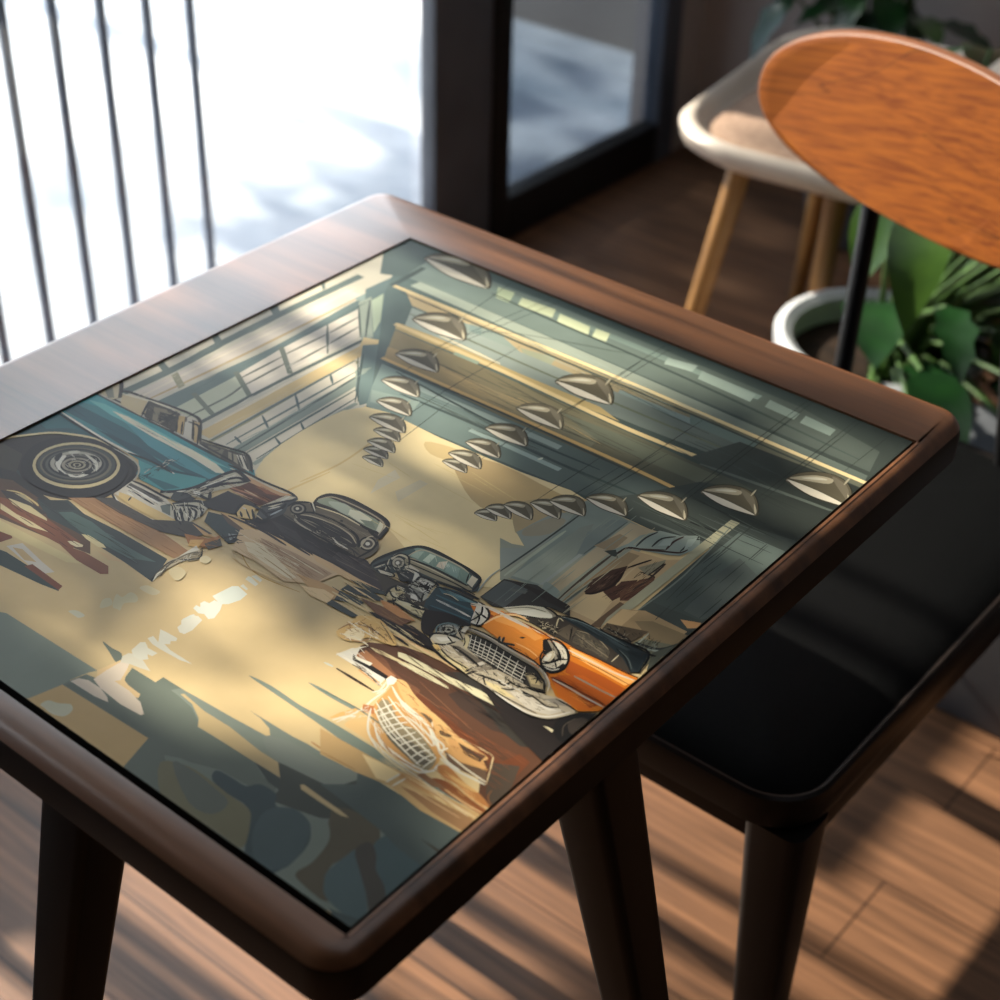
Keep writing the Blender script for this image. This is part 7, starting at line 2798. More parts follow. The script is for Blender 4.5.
s 4 3b241a 3854 1632 3947 1621
s 5 3b241a 3601 1621 3751 1605
s 4 3b241a 3816 1617 3903 1609
s 3 3b241a 3588 1629 3767 1625
s 3 3b241a 3699 1641 3849 1636
s 3 3b241a 4039 1585 4174 1575
s 3 3b241a 3767 1558 3902 1542
s 3 3b241a 3833 1612 3979 1589
s 3 3b241a 3998 1580 4097 1585
s 5 3b241a 3654 1588 3819 1581
s 4 3b241a 3227 1511 3326 1504
s 4 3b241a 3685 1667 3816 1650
s 3 3b241a 3556 1641 3659 1625
s 3 3b241a 3709 1652 3920 1628
s 5 3b241a 3468 1605 3623 1581
s 4 3b241a 3380 1623 3586 1621
s 5 3b241a 3425 1649 3569 1634
s 3 5b3a2a 3288 1523 3377 1520
s 3 5b3a2a 3374 1480 3453 1482
s 3 5b3a2a 3457 1516 3584 1513
s 3 5b3a2a 3567 1470 3686 1466
s 2 5b3a2a 3640 1494 3767 1487
s 2 5b3a2a 3548 1526 3623 1516
s 3 5b3a2a 3307 1496 3402 1494
s 2 5b3a2a 3307 1531 3393 1520
s 2 5b3a2a 3710 1512 3793 1502
s 3 5b3a2a 3647 1489 3726 1483
s 3 5b3a2a 3571 1529 3733 1503
s 3 5b3a2a 3244 1500 3383 1488
s 3 5b3a2a 3632 1569 3740 1565
s 4 5b3a2a 3521 1468 3595 1464
s 3 5b3a2a 3635 1521 3741 1513
s 2 5b3a2a 3464 1523 3601 1531
s 2 5b3a2a 3612 1552 3726 1553
s 2 5b3a2a 3478 1531 3627 1517
s 3 5b3a2a 3362 1515 3530 1500
s 3 5b3a2a 3598 1542 3732 1537
s 3 8d5233 4170 1335 4236 1326
s 2 8d5233 4171 1312 4249 1302
s 2 8d5233 4269 1326 4358 1332
s 3 8d5233 4261 1265 4368 1260
s 2 8d5233 4026 1333 4079 1323
s 2 8d5233 4333 1327 4393 1331
s 3 8d5233 4129 1329 4179 1322
s 3 8d5233 4239 1282 4313 1281
s 2 8d5233 4246 1290 4356 1276
s 3 8d5233 4261 1297 4313 1293
s 2 8d5233 4220 1262 4317 1261
s 3 8d5233 4096 1286 4141 1289
s 3 8d5233 4244 1276 4313 1277
s 2 8d5233 4037 1298 4153 1300
s 3 8d5233 4089 1328 4199 1330
s 3 8d5233 4220 1265 4281 1258
s 4 2a2522 4083 1523 4216 1512
s 4 2a2522 3934 1556 4013 1543
s 4 2a2522 3952 1582 4128 1579
s 3 2a2522 4186 1505 4290 1507
s 4 2a2522 4111 1515 4219 1514
s 3 2a2522 4275 1559 4468 1547
s 2 2a2522 4359 1567 4507 1570
s 4 2a2522 3930 1543 4079 1540
s 4 2a2522 4301 1567 4375 1561
s 3 2a2522 4157 1589 4311 1572
s 4 2a2522 4417 1554 4506 1543
s 4 2a2522 4045 1595 4201 1588
s 4 2a2522 4080 1526 4162 1528
s 4 2a2522 4046 1512 4192 1519
s 2 2a2522 3824 1571 3997 1563
s 4 2a2522 3983 1584 4107 1588
s 3 2a2522 4163 1496 4320 1493
s 4 2a2522 3841 1564 3921 1567
s 4 2a2522 4193 1557 4322 1565
s 4 2a2522 3857 1599 4065 1578
s 4 2a2522 4077 1563 4187 1554
s 4 2a2522 4112 1546 4257 1542
s 4 2a2522 4164 1540 4250 1537
s 3 2a2522 4056 1537 4239 1523
s 3 c49358 3849 1326 3959 1303
s 3 c49358 4018 1255 4084 1263
s 4 c49358 3864 1266 3928 1258
s 3 c49358 3984 1255 4028 1244
s 4 c49358 4211 1215 4248 1218
s 4 c49358 3854 1317 3961 1299
s 4 c49358 3997 1254 4038 1248
s 4 c49358 4248 1233 4318 1231
s 4 c49358 3759 1332 3816 1323
s 3 c49358 3863 1252 3971 1231
s 4 c49358 4002 1298 4097 1277
s 4 c49358 4167 1193 4237 1180
s 3 c49358 3900 1268 3981 1256
s 4 c49358 4131 1276 4199 1262
s 3 c49358 3874 1318 3913 1320
s 2 c49358 4047 1233 4132 1228
s 5 c49358 4004 1272 4060 1272
s 4 c49358 3893 1272 3940 1266
s 2 c49358 4251 1218 4353 1195
s 3 c49358 3884 1237 3964 1244
s 3 c49358 4139 1218 4210 1216
s 4 c49358 4125 1268 4221 1222
s 2 c49358 3915 1277 4010 1276
s 3 c49358 4175 1237 4253 1225
s 3 c49358 4139 1216 4229 1215
s 4 c49358 3975 1271 4077 1275
s 2 7a5434 4017 1239 4032 1234 4047 1231
s 3 7a5434 3739 1357 3775 1344 3810 1333
s 2 7a5434 3963 1242 3983 1251 4008 1249
s 3 7a5434 3970 1267 3988 1256 4004 1241
s 3 7a5434 4214 1224 4227 1221 4239 1222
s 4 7a5434 3825 1276 3854 1279 3884 1279
s 3 7a5434 4082 1250 4107 1261 4138 1261
s 2 7a5434 3650 1373 3669 1372 3687 1375
s 2 7a5434 4135 1211 4161 1214 4190 1205
s 3 7a5434 3795 1297 3808 1306 3825 1307
s 2 7a5434 4058 1225 4091 1218 4125 1208
s 4 7a5434 3693 1361 3725 1367 3761 1361
s 3 7a5434 3702 1373 3728 1360 3751 1358
s 2 7a5434 3940 1248 3966 1249 3991 1254
s 3 7a5434 4008 1282 4032 1285 4058 1283
s 3 7a5434 3863 1278 3875 1279 3886 1282
s 3 7a5434 3983 1296 4001 1297 4020 1290
s 4 7a5434 4008 1289 4039 1274 4069 1259
s 3 7a5434 4144 1222 4170 1222 4192 1230
s 4 7a5434 4043 1230 4071 1227 4099 1225
s 3 7a5434 4043 1258 4063 1262 4086 1259
s 3 7a5434 3978 1284 3992 1291 4010 1289
s 4 e6e0cb 3696 1276 3714 1274 3731 1264
s 3 e6e0cb 3866 1270 3889 1260 3912 1253
s 4 e6e0cb 3765 1290 3787 1284 3810 1276
s 3 e6e0cb 3998 1204 4034 1203 4071 1193
s 2 e6e0cb 3925 1216 3966 1206 4007 1198
s 4 e6e0cb 3857 1257 3892 1247 3926 1225
s 2 e6e0cb 3859 1277 3882 1270 3906 1258
s 3 e6e0cb 4120 1153 4146 1148 4169 1152
s 2 e6e0cb 3841 1246 3869 1237 3897 1226
s 3 e6e0cb 4069 1174 4085 1171 4102 1167
s 4 e6e0cb 3996 1177 4034 1161 4071 1150
s 3 e6e0cb 3698 1301 3738 1304 3783 1290
s 3 e6e0cb 3805 1290 3823 1285 3841 1281
s 2 e6e0cb 3909 1225 3926 1224 3943 1218
s 2 e6e0cb 3721 1277 3744 1272 3767 1267
s 2 e6e0cb 3770 1267 3787 1261 3805 1254
s 3 e6e0cb 3857 1277 3893 1275 3931 1267
s 3 e6e0cb 4028 1209 4045 1209 4063 1205
s 4 e6e0cb 3993 1171 4015 1162 4037 1153
s 4 e6e0cb 3720 1294 3756 1292 3791 1292
s 2 e6e0cb 3844 1256 3876 1238 3908 1220
s 2 e6e0cb 3721 1275 3764 1257 3806 1251
s 3 e6e0cb 4090 1168 4120 1156 4149 1150
s 3 e6e0cb 3800 1256 3830 1246 3857 1249
s 4 e6e0cb 3909 1212 3943 1206 3978 1188
s 3 e6e0cb 4024 1211 4040 1200 4058 1196
s 2 d9d3bf 3800 1008 3837 993 3872 975
s 3 d9d3bf 3812 1015 3845 1004 3875 983
s 2 d9d3bf 3816 1008 3851 1002 3888 991
s 3 d9d3bf 3856 981 3880 964 3904 950
s 3 d9d3bf 3746 1072 3778 1066 3810 1053
s 3 d9d3bf 3847 967 3863 967 3879 965
s 2 d9d3bf 3935 979 3961 968 3986 966
s 3 d9d3bf 3749 1061 3777 1053 3803 1049
s 2 d9d3bf 3817 1023 3840 1008 3864 1000
s 2 d9d3bf 3685 1078 3707 1073 3730 1063
s 2 d9d3bf 3824 995 3854 969 3887 951
s 2 d9d3bf 3644 1103 3672 1093 3699 1086
s 3 d9d3bf 3774 1030 3797 1027 3820 1015
s 2 d9d3bf 3913 998 3945 971 3978 947
s 3 d9d3bf 3676 1088 3705 1074 3734 1060
s 2 d9d3bf 3711 1120 3729 1111 3747 1099
s 2 d9d3bf 3760 1071 3782 1066 3802 1068
s 3 d9d3bf 3710 1092 3739 1078 3768 1063
s 3 d9d3bf 3726 1067 3769 1056 3810 1029
s 3 d9d3bf 3862 960 3888 952 3913 943
s 3 d9d3bf 3588 1100 3607 1114 3631 1119
s 3 d9d3bf 3610 1119 3618 1128 3621 1140
s 2 d9d3bf 3603 1104 3604 1134 3608 1163
s 3 d9d3bf 3562 1054 3558 1071 3561 1085
s 3 d9d3bf 3596 1132 3600 1147 3608 1158
s 2 d9d3bf 3641 1086 3634 1114 3638 1137
s 3 d9d3bf 3552 994 3573 991 3589 997
s 3 d9d3bf 3622 1052 3627 1065 3635 1075
s 3 d9d3bf 3545 1036 3553 1052 3562 1067
s 2 d9d3bf 3572 1076 3584 1096 3601 1113
s 2 d9d3bf 3595 1112 3622 1124 3649 1138
s 2 d9d3bf 3544 1030 3563 1038 3574 1055
s 2 d9d3bf 3530 962 3542 973 3555 984
s 3 d9d3bf 3612 1065 3635 1080 3658 1095
s 2 d9d3bf 3600 1026 3609 1035 3620 1043
s 3 d9d3bf 3537 1042 3559 1052 3572 1071
s 3 d8c08e 4068 911 4226 921
s 3 d8c08e 3974 910 4103 914
s 3 d8c08e 4139 893 4257 899
s 3 d8c08e 4256 919 4363 918
s 3 d8c08e 4319 893 4400 894
s 4 d8c08e 4284 910 4347 908
s 3 d8c08e 4218 911 4357 910
s 4 d8c08e 4392 895 4475 894
s 4 d8c08e 4193 910 4261 910
s 3 d8c08e 3847 960 3913 958
s 3 d8c08e 4015 928 4115 926
s 3 d8c08e 3875 958 4016 959
s 3 d8c08e 4168 921 4314 925
s 2 d8c08e 4306 880 4442 881
s 3 d8c08e 3932 914 4039 910
s 3 d8c08e 3952 901 4101 902
s 3 d8c08e 3921 901 4061 900
s 4 d8c08e 4289 887 4396 886
s 4 d8c08e 4274 890 4400 876
s 4 d8c08e 4063 896 4219 901
s 3 9a6a3a 4277 1004 4340 1001
s 3 9a6a3a 4151 1065 4296 1055
s 2 9a6a3a 4176 1057 4276 1053
s 2 9a6a3a 4395 1027 4523 1023
s 3 9a6a3a 4199 1046 4287 1048
s 3 9a6a3a 4309 957 4454 956
s 3 9a6a3a 4310 999 4474 993
s 3 9a6a3a 4354 1007 4432 1003
s 3 9a6a3a 4331 946 4411 943
s 4 9a6a3a 4296 1009 4398 1003
s 4 9a6a3a 4438 1010 4551 1003
s 4 9a6a3a 4173 1029 4263 1025
s 2 9a6a3a 4375 1023 4524 1025
s 3 9a6a3a 4330 969 4490 966
s 4 9a6a3a 4389 987 4511 986
s 3 9a6a3a 4239 1011 4322 1013
s 3 9a6a3a 4370 965 4528 960
s 3 9a6a3a 4442 1001 4551 998
s 3 9a6a3a 4243 1056 4320 1053
s 3 9a6a3a 4403 1014 4533 1020
s 4 9a6a3a 4277 1035 4371 1028
s 2 9a6a3a 4271 1017 4417 1031
s 3 9a6a3a 4246 1015 4322 1013
s 2 d9a96e 4354 1022 4432 1019
s 3 d9a96e 4391 1017 4480 1015
s 3 d9a96e 4378 985 4434 982
s 2 d9a96e 4406 995 4483 999
s 3 d9a96e 4359 1003 4480 1005
s 2 d9a96e 4330 1002 4407 1004
s 2 d9a96e 4252 1033 4347 1030
s 3 d9a96e 4489 991 4560 995
s 3 d9a96e 4347 1021 4462 1026
s 2 d9a96e 4244 1034 4298 1033
s 3 d9a96e 4416 1007 4525 998
s 3 d9a96e 4418 996 4475 992
s 2 d9a96e 4383 1003 4509 1001
s 2 e8e2cf 3278 1429 3302 1426 3326 1427
s 3 e8e2cf 3231 1431 3271 1434 3312 1431
s 4 e8e2cf 3238 1369 3284 1362 3325 1368
s 2 e8e2cf 3390 1344 3425 1355 3463 1363
s 2 e8e2cf 3439 1368 3475 1368 3511 1370
s 2 e8e2cf 3162 1357 3188 1373 3221 1380
s 2 e8e2cf 3207 1428 3225 1440 3248 1444
s 3 e8e2cf 3170 1360 3188 1362 3206 1364
s 3 e8e2cf 3404 1360 3425 1359 3446 1358
s 2 e8e2cf 3252 1437 3268 1437 3286 1433
s 3 e8e2cf 3500 1321 3531 1325 3557 1338
s 3 e8e2cf 3208 1414 3243 1410 3279 1401
s 3 e8e2cf 3227 1482 3259 1468 3291 1459
s 2 e8e2cf 3229 1377 3256 1391 3291 1390
s 2 e8e2cf 3431 1345 3467 1351 3508 1338
s 3 e8e2cf 3192 1366 3212 1373 3236 1373
s 2 4a3a2c 3286 1386 3327 1378
s 2 4a3a2c 3278 1377 3313 1376
s 3 4a3a2c 3310 1366 3382 1358
s 3 4a3a2c 3349 1369 3388 1367
s 2 4a3a2c 3278 1379 3347 1375
s 2 4a3a2c 3284 1380 3343 1375
s 2 4a3a2c 3333 1360 3387 1363
s 3 4a3a2c 3406 1360 3447 1355
s 3 4a3a2c 3345 1359 3411 1360
s 3 4a3a2c 3300 1366 3360 1352
s 3 4a3a2c 3324 1345 3390 1366
s 2 4a3a2c 3416 1338 3464 1336
s 2 a4774a 4065 937 4166 940
s 3 a4774a 4070 924 4173 920
s 2 a4774a 4117 885 4215 875
s 2 a4774a 4083 947 4191 932
s 3 a4774a 4106 926 4214 927
s 2 a4774a 4076 885 4139 880
s 3 a4774a 4137 895 4212 890
s 2 a4774a 4039 900 4148 893
s 2 a4774a 4180 892 4239 888
s 2 a4774a 4161 928 4208 923
s 2 a4774a 4188 895 4257 895
s 3 a4774a 4169 895 4224 892
s 3 a4774a 4019 895 4119 891
s 2 a4774a 4133 884 4231 882
s 4 b8ae92 421 3344 427 3457
s 5 b8ae92 226 2908 218 3022
s 5 b8ae92 228 2408 228 2509
s 4 b8ae92 365 3767 373 3886
s 3 b8ae92 327 3939 329 4034
s 5 b8ae92 232 3547 235 3699
s 5 b8ae92 333 2690 332 2818
s 5 b8ae92 262 3764 263 3834
s 5 b8ae92 270 2741 269 2817
s 3 b8ae92 239 3106 234 3244
s 5 b8ae92 257 2388 270 2489
s 5 b8ae92 356 2542 357 2639
s 5 b8ae92 359 3091 359 3253
s 3 b8ae92 366 4047 374 4152
s 6 b8ae92 354 3051 352 3140
s 5 b8ae92 215 2718 215 2806
s 5 b8ae92 196 2658 201 2788
s 5 b8ae92 285 2350 279 2491
s 5 b8ae92 262 3039 265 3193
s 5 b8ae92 423 3309 427 3392
s 5 b8ae92 207 3519 210 3658
s 5 b8ae92 409 2855 411 2983
s 5 b8ae92 228 3826 225 3899
s 6 b8ae92 340 3088 344 3156
s 4 b8ae92 239 2937 240 3052
s 6 b8ae92 205 3057 205 3133
s 6 efe6d2 785 3832 778 3984
s 4 efe6d2 697 2888 698 2975
s 5 efe6d2 717 3144 726 3289
s 7 efe6d2 723 3672 728 3896
s 4 efe6d2 720 3356 704 3591
s 6 efe6d2 667 3470 673 3689
s 5 efe6d2 766 3385 775 3524
s 6 efe6d2 828 2804 819 2957
s 5 efe6d2 834 3114 836 3275
s 6 efe6d2 740 3730 752 3952
s 6 efe6d2 788 3521 790 3684
s 5 efe6d2 870 3138 868 3265
s 4 efe6d2 669 3639 671 3735
s 6 efe6d2 692 3676 694 3818
s 4 efe6d2 826 3815 828 3920
s 6 efe6d2 860 3296 870 3512
s 5 efe6d2 848 2782 870 2970
s 7 efe6d2 759 3366 766 3537
s 3 7f958f 1184 2688 1188 3007
s 3 7f958f 1222 2863 1215 3036
s 6 7f958f 1199 2980 1211 3243
s 4 7f958f 1182 2538 1183 2682
s 5 7f958f 1176 2498 1203 2795
s 4 7f958f 1180 3580 1190 3723
s 4 7f958f 1181 3312 1186 3452
s 5 7f958f 1227 3044 1228 3223
s 6 7f958f 1232 3253 1248 3501
s 6 7f958f 1180 3086 1180 3427
s 6 7f958f 1194 2872 1202 2988
s 5 7f958f 1172 2947 1174 3078
s 5 7f958f 1224 3142 1232 3311
s 4 7f958f 1204 2975 1210 3160
s 7 435a56 120 3843 111 4065
s 6 435a56 145 4180 146 4325
s 5 435a56 153 3607 153 3809
s 6 435a56 130 3305 133 3541
s 5 435a56 143 3781 135 3889
s 7 435a56 154 3552 153 3675
s 4 435a56 143 3086 138 3322
s 5 435a56 154 4004 148 4227
s 4 435a56 116 3194 108 3425
s 4 435a56 153 3079 142 3258
s 6 435a56 156 3058 157 3271
s 6 435a56 120 2966 111 3118
s 4 4a6462 478 4301 468 4599
s 6 4a6462 485 3970 489 4278
s 6 4a6462 473 4271 466 4462
s 4 4a6462 473 3704 481 3942
s 5 4a6462 460 2721 454 2939
s 7 4a6462 478 3540 479 3726
s 7 4a6462 481 3848 469 4106
s 7 4a6462 475 3681 486 3920
s 5 4a6462 469 3175 468 3378
s 5 4a6462 474 4108 469 4366
s 6 4a6462 476 3667 485 3953
s 6 4a6462 487 4120 492 4234
s 6 d8c79c 975 3178 974 3296
s 6 d8c79c 971 2518 969 2765
s 4 d8c79c 969 3193 964 3344
s 4 d8c79c 943 3550 944 3670
s 4 d8c79c 966 2991 964 3179
s 5 d8c79c 980 2728 976 3000
s 3 d8c79c 966 2484 966 2732
s 5 d8c79c 981 2930 984 3139
s 5 d8c79c 981 2682 974 2935
s 6 d8c79c 932 3771 935 3924
s 5 3f4f4c 2273 4708 2777 4730
s 4 3f4f4c 3740 4589 4164 4530
s 5 3f4f4c 3332 4580 3676 4585
s 8 3f4f4c 3162 4377 3413 4360
s 6 3f4f4c 3500 4447 3955 4426
s 8 3f4f4c 1808 4781 2145 4774
s 7 3f4f4c 3809 4545 4083 4538
s 9 3f4f4c 3405 4481 3671 4483
s 8 3f4f4c 2280 4760 2773 4752
s 6 3f4f4c 3353 4808 3570 4784
s 5 3f4f4c 2421 4645 2660 4628
s 8 3f4f4c 4239 4618 4477 4612
s 5 3f4f4c 2308 4726 2651 4687
s 6 3f4f4c 4255 4489 4453 4477
s 6 3f4f4c 4131 4519 4341 4526
s 9 3f4f4c 2995 4673 3482 4653
s 7 3f4f4c 3413 4349 3638 4333
s 6 3f4f4c 3256 4567 3488 4560
s 6 3f4f4c 2650 4728 3133 4681
s 9 3f4f4c 2914 4784 3225 4767
s 6 3f4f4c 2720 4764 3167 4718
s 6 3f4f4c 3784 4450 4271 4364
s 5 3f4f4c 3565 4568 3935 4556
s 5 3f4f4c 1658 4830 1962 4829
s 7 3f4f4c 3464 4513 3819 4523
s 6 93a69c 1514 4819 1958 4801
s 5 93a69c 3019 4850 3432 4819
s 4 93a69c 1320 4803 1701 4779
s 6 93a69c 2739 4844 2904 4841
s 5 93a69c 2839 4789 3092 4784
s 6 93a69c 1727 4830 2044 4809
s 7 93a69c 1800 4857 2054 4856
s 5 93a69c 1069 4831 1548 4825
s 4 93a69c 2763 4762 3141 4743
s 7 93a69c 2115 4902 2324 4894
s 4 93a69c 3052 4849 3309 4857
s 4 93a69c 2438 4877 2776 4862
s 5 93a69c 2325 4728 2626 4716
s 5 93a69c 1531 4837 1813 4848
s 4 93a69c 2194 4925 2598 4889
s 5 93a69c 2395 4830 2850 4804
s 6 93a69c 1955 4744 2298 4736
s 4 93a69c 2641 4834 2939 4825
s 7 44453a 2116 4139 2572 4145
s 5 44453a 3032 4240 3338 4237
s 8 44453a 2121 4192 2715 4224
s 8 44453a 2062 3998 2302 3999
s 6 44453a 2487 4095 3017 4072
s 5 44453a 2947 4104 3317 4097
s 7 44453a 2896 4081 3192 4064
s 5 44453a 1468 4147 1750 4139
s 9 44453a 1450 4137 1885 4128
s 5 44453a 2435 4150 2981 4174
s 9 44453a 2095 4311 2664 4276
s 5 44453a 1572 4124 2170 4083
s 5 44453a 2789 4270 3315 4265
s 6 44453a 2984 4106 3314 4094
s 5 44453a 2421 4171 2847 4176
s 8 44453a 2952 4149 3203 4137
s 9 44453a 2580 4025 3038 4055
s 9 44453a 1887 4038 2337 4054
s 7 44453a 1980 4220 2226 4233
s 7 44453a 2601 4050 2890 4047
s 8 44453a 2539 4182 2839 4163
s 7 44453a 1822 4275 2422 4212
s 6 44453a 2737 4152 3238 4140
s 7 44453a 1934 4060 2215 4061
s 7 44453a 1625 4197 2100 4179
s 8 44453a 2194 4215 2518 4218
s 5 a58f63 2068 4118 2349 4130
s 6 a58f63 2214 4153 2500 4152
s 5 a58f63 1679 4088 1859 4087
s 4 a58f63 1662 4057 1854 4068
s 5 a58f63 2096 4087 2528 4093
s 6 a58f63 2710 4096 3001 4065
s 5 a58f63 1424 4079 1879 4093
s 4 a58f63 1455 4074 1636 4059
s 5 a58f63 2440 4052 2663 4044
s 4 a58f63 1170 4079 1490 4070
s 5 a58f63 1663 4040 2020 4005
s 5 a58f63 1813 4041 2202 4046
s 4 a58f63 1885 3941 2269 3964
s 3 a58f63 2455 4089 2728 4094
s 7 42504e 1878 3693 2359 3715
s 6 42504e 2536 3721 2839 3707
s 7 42504e 3097 3688 3396 3685
s 6 42504e 3018 3700 3343 3710
s 8 42504e 1542 3707 1864 3707
s 6 42504e 1969 3672 2293 3689
s 6 42504e 1741 3707 2134 3719
s 5 42504e 2249 3687 2728 3731
s 6 42504e 2244 3711 2448 3705
s 5 42504e 1888 3707 2203 3699
s 5 42504e 2341 3696 2652 3708
s 8 42504e 2191 3723 2472 3709
s 5 42504e 2465 3760 2732 3762
s 7 42504e 2591 3693 3081 3684
s 7 42504e 1688 3709 2043 3713
s 7 42504e 2206 3626 2609 3673
s 5 42504e 1708 3729 1999 3744
s 8 42504e 2546 3731 2741 3737
s 7 42504e 1994 3683 2505 3695
s 9 42504e 2040 3781 2580 3734
s 6 2a3432 4269 3757 4521 3773
s 8 2a3432 3740 3658 4160 3655
s 7 2a3432 4019 3945 4238 3939
s 5 2a3432 4084 4284 4449 4252
s 5 2a3432 3897 3744 4218 3743
s 7 2a3432 4184 3636 4541 3640
s 5 2a3432 3783 3960 4311 3909
s 5 2a3432 4093 3924 4503 3920
s 6 2a3432 4119 3818 4434 3825
s 5 2a3432 4115 4239 4478 4216
s 4 2a3432 3975 4050 4181 4039
s 7 2a3432 3771 3769 4191 3748
s 5 2a3432 3582 3705 4030 3669
s 7 2a3432 4032 4014 4332 4012
s 8 2a3432 4073 4281 4505 4288
s 7 2a3432 3877 3640 4241 3611
s 5 2a3432 3683 3653 4220 3611
s 7 2a3432 3823 3942 4137 3940
s 4 56635f 3999 3760 4374 3752
s 6 56635f 3699 3748 4063 3724
s 5 56635f 4067 3831 4301 3823
s 3 56635f 3849 3675 4236 3682
s 5 56635f 4131 3888 4384 3911
s 3 56635f 4026 3871 4433 3850
s 5 56635f 4048 3758 4305 3738
s 5 56635f 3956 3820 4267 3823
s 4 56635f 3668 3635 4036 3669
s 5 56635f 4099 3943 4325 3928
s 4 56635f 4142 3752 4368 3757
s 5 56635f 3553 3666 4008 3658
s 4 56635f 4024 3717 4445 3718
s 5 c9b47e 2613 2532 2762 2533
s 3 c9b47e 2568 2527 2921 2622
s 4 c9b47e 2482 2987 2837 2976
s 4 c9b47e 2489 2433 2806 2401
s 3 c9b47e 2233 2423 2568 2407
s 4 c9b47e 1916 2793 2259 2854
s 4 c9b47e 2792 2472 3007 2494
s 5 c9b47e 2571 3235 2996 3178
s 4 c9b47e 2487 2561 2852 2577
s 4 c9b47e 2458 3126 2870 3113
s 5 c9b47e 2521 2552 2930 2512
s 6 c9b47e 2085 2962 2329 2927
s 5 c9b47e 2319 3148 2567 3141
s 5 c9b47e 2631 3195 2941 3159
s 5 b59d6c 2814 3328 2980 3329
s 3 b59d6c 2760 3096 2990 3096
s 3 b59d6c 2904 3193 3064 3219
s 4 b59d6c 2475 3192 2652 3202
s 4 b59d6c 3048 3374 3227 3374
s 5 b59d6c 2951 3323 3259 3296
s 6 b59d6c 2515 3160 2802 3182
s 4 b59d6c 2949 3094 3198 3151
s 4 b59d6c 2939 3095 3221 3065
s 5 b59d6c 2961 3168 3097 3196
s 5 b59d6c 3024 3405 3200 3382
s 5 b59d6c 2624 3203 2964 3155
s 6 7c8a80 3584 2790 3570 3014
s 6 7c8a80 3603 3297 3601 3604
s 4 7c8a80 3502 2721 3496 3035
s 4 7c8a80 3589 2335 3577 2597
s 4 7c8a80 3526 2887 3530 3060
s 6 7c8a80 3725 3114 3733 3417
s 6 7c8a80 3571 2510 3565 2808
s 6 7c8a80 3715 2722 3713 2852
s 7 7c8a80 3557 2834 3540 3068
s 6 7c8a80 3596 2777 3589 2966
s 5 7c8a80 3712 2431 3704 2763
s 6 7c8a80 3677 3213 3680 3490
s 5 7c8a80 3670 3345 3666 3546
s 5 7c8a80 3565 2966 3558 3194
s 5 7c8a80 3553 3211 3543 3487
s 6 7c8a80 3568 3295 3566 3460
s 5 a19a80 3845 2625 3847 2761
s 6 a19a80 3819 2571 3809 2771
s 6 a19a80 3834 3283 3828 3520
s 6 a19a80 3913 2463 3912 2597
s 5 a19a80 3878 2800 3873 3101
s 6 a19a80 3726 2649 3720 2772
s 4 a19a80 3824 3059 3817 3259
s 3 a19a80 3776 2585 3771 2712
s 6 a19a80 3882 2577 3881 2770
s 3 a19a80 3845 2624 3840 2779
s 5 a19a80 3848 2583 3858 2831
s 3 a19a80 3889 2522 3893 2691
s 6 a19a80 3919 2472 3927 2682
s 6 a19a80 3845 3048 3851 3254
s 6 333d3b 4295 3331 4300 3662
s 8 333d3b 4451 3619 4448 3834
s 7 333d3b 4372 2860 4384 3221
s 6 333d3b 4324 3175 4344 3483
s 8 333d3b 4279 3592 4277 4033
s 4 333d3b 4333 3088 4331 3423
s 6 333d3b 4416 3042 4417 3337
s 8 333d3b 4285 3511 4281 3765
s 6 333d3b 4325 3025 4303 3388
s 7 333d3b 4352 2775 4341 2944
s 6 333d3b 4260 3407 4268 3587
s 7 333d3b 4443 3312 4444 3594
s 8 333d3b 4536 2955 4537 3193
s 5 333d3b 4297 2966 4271 3306
s 4 333d3b 4465 3629 4463 3827
s 4 333d3b 4512 3159 4493 3503
p ded9c9 3541 2094 3478 2222 3522 2224 3577 2199 3615 2140 3623 2076 3597 2054 3569 2047
p f0ece0 3489 2223 3534 2216 3593 2139 3548 2173
p a9a490 3544 2097 3538 2164 3562 2149 3589 2064
s 15 15140f 3473 2228 3522 2224 3589 2191 3623 2130 3621 2065 3569 2047
s 13 15140f 3556 2062 3562 2149 3515 2218
s 11 15140f 3518 2147 3573 2122 3604 2059
s 14 15140f 3562 2149 3615 2140
s 13 2c2a26 3793 2079 3816 2034
s 19 2c2a26 3770 2067 3803 2027 3864 2053 3886 2060
s 17 2c2a26 3867 2138 3883 2145
s 15 f3c48a 3633 2091 3649 2194 3718 2273 3811 2282
s 16 d9cdb9 3451 2187 3565 2227 3716 2235 3845 2239
s 13 14120f 3978 2196 4021 2251 4106 2238 4178 2180 4218 2080 4181 2006 4114 2023 4057 2075 4033 2140
s 6 2a302d 1175 4770 1094 5480
s 6 2a302d 1308 4223 1485 5476
s 6 2a302d 1364 4214 1571 5466
s 6 2a302d 1391 3840 1414 4696 2431 5166
s 6 2a302d 2553 4744 2567 5444
s 6 2a302d 2607 4718 2625 5437
s 6 2a302d 2588 4153 2565 5130
s 6 2a302d 2551 3815 2585 4736
s 6 2a302d 3767 3884 3761 5508
s 6 2a302d 3803 3886 3801 5508
s 6 2a302d 4139 4211 4149 5483
s 6 2a302d 4175 4213 4182 5478
s 6 2a302d 4404 4871 4420 5452
s 6 2a302d 3321 3626 3349 4775
s 6 2a302d 3085 3241 3099 3926
s 6 2a302d 3294 3513 3356 4249
s 6 2a302d 3336 3520 3410 4264
s 6 2a302d 1797 3434 1774 3834 1777 4720
s 6 2a302d 1969 3186 1896 3800
s 6 2a302d 3220 3315 3261 3927
s 6 2a302d 2519 3382 2513 3916
P 555041 2878 2895 2877 2936 2896 2974 2930 2998 2972 2994 3017 2955 3040 2921 2999 2900 2951 2888 2902 2890
P 9c957f 2881 2905 2887 2929 2907 2963 2939 2981 2947 2959 2917 2934
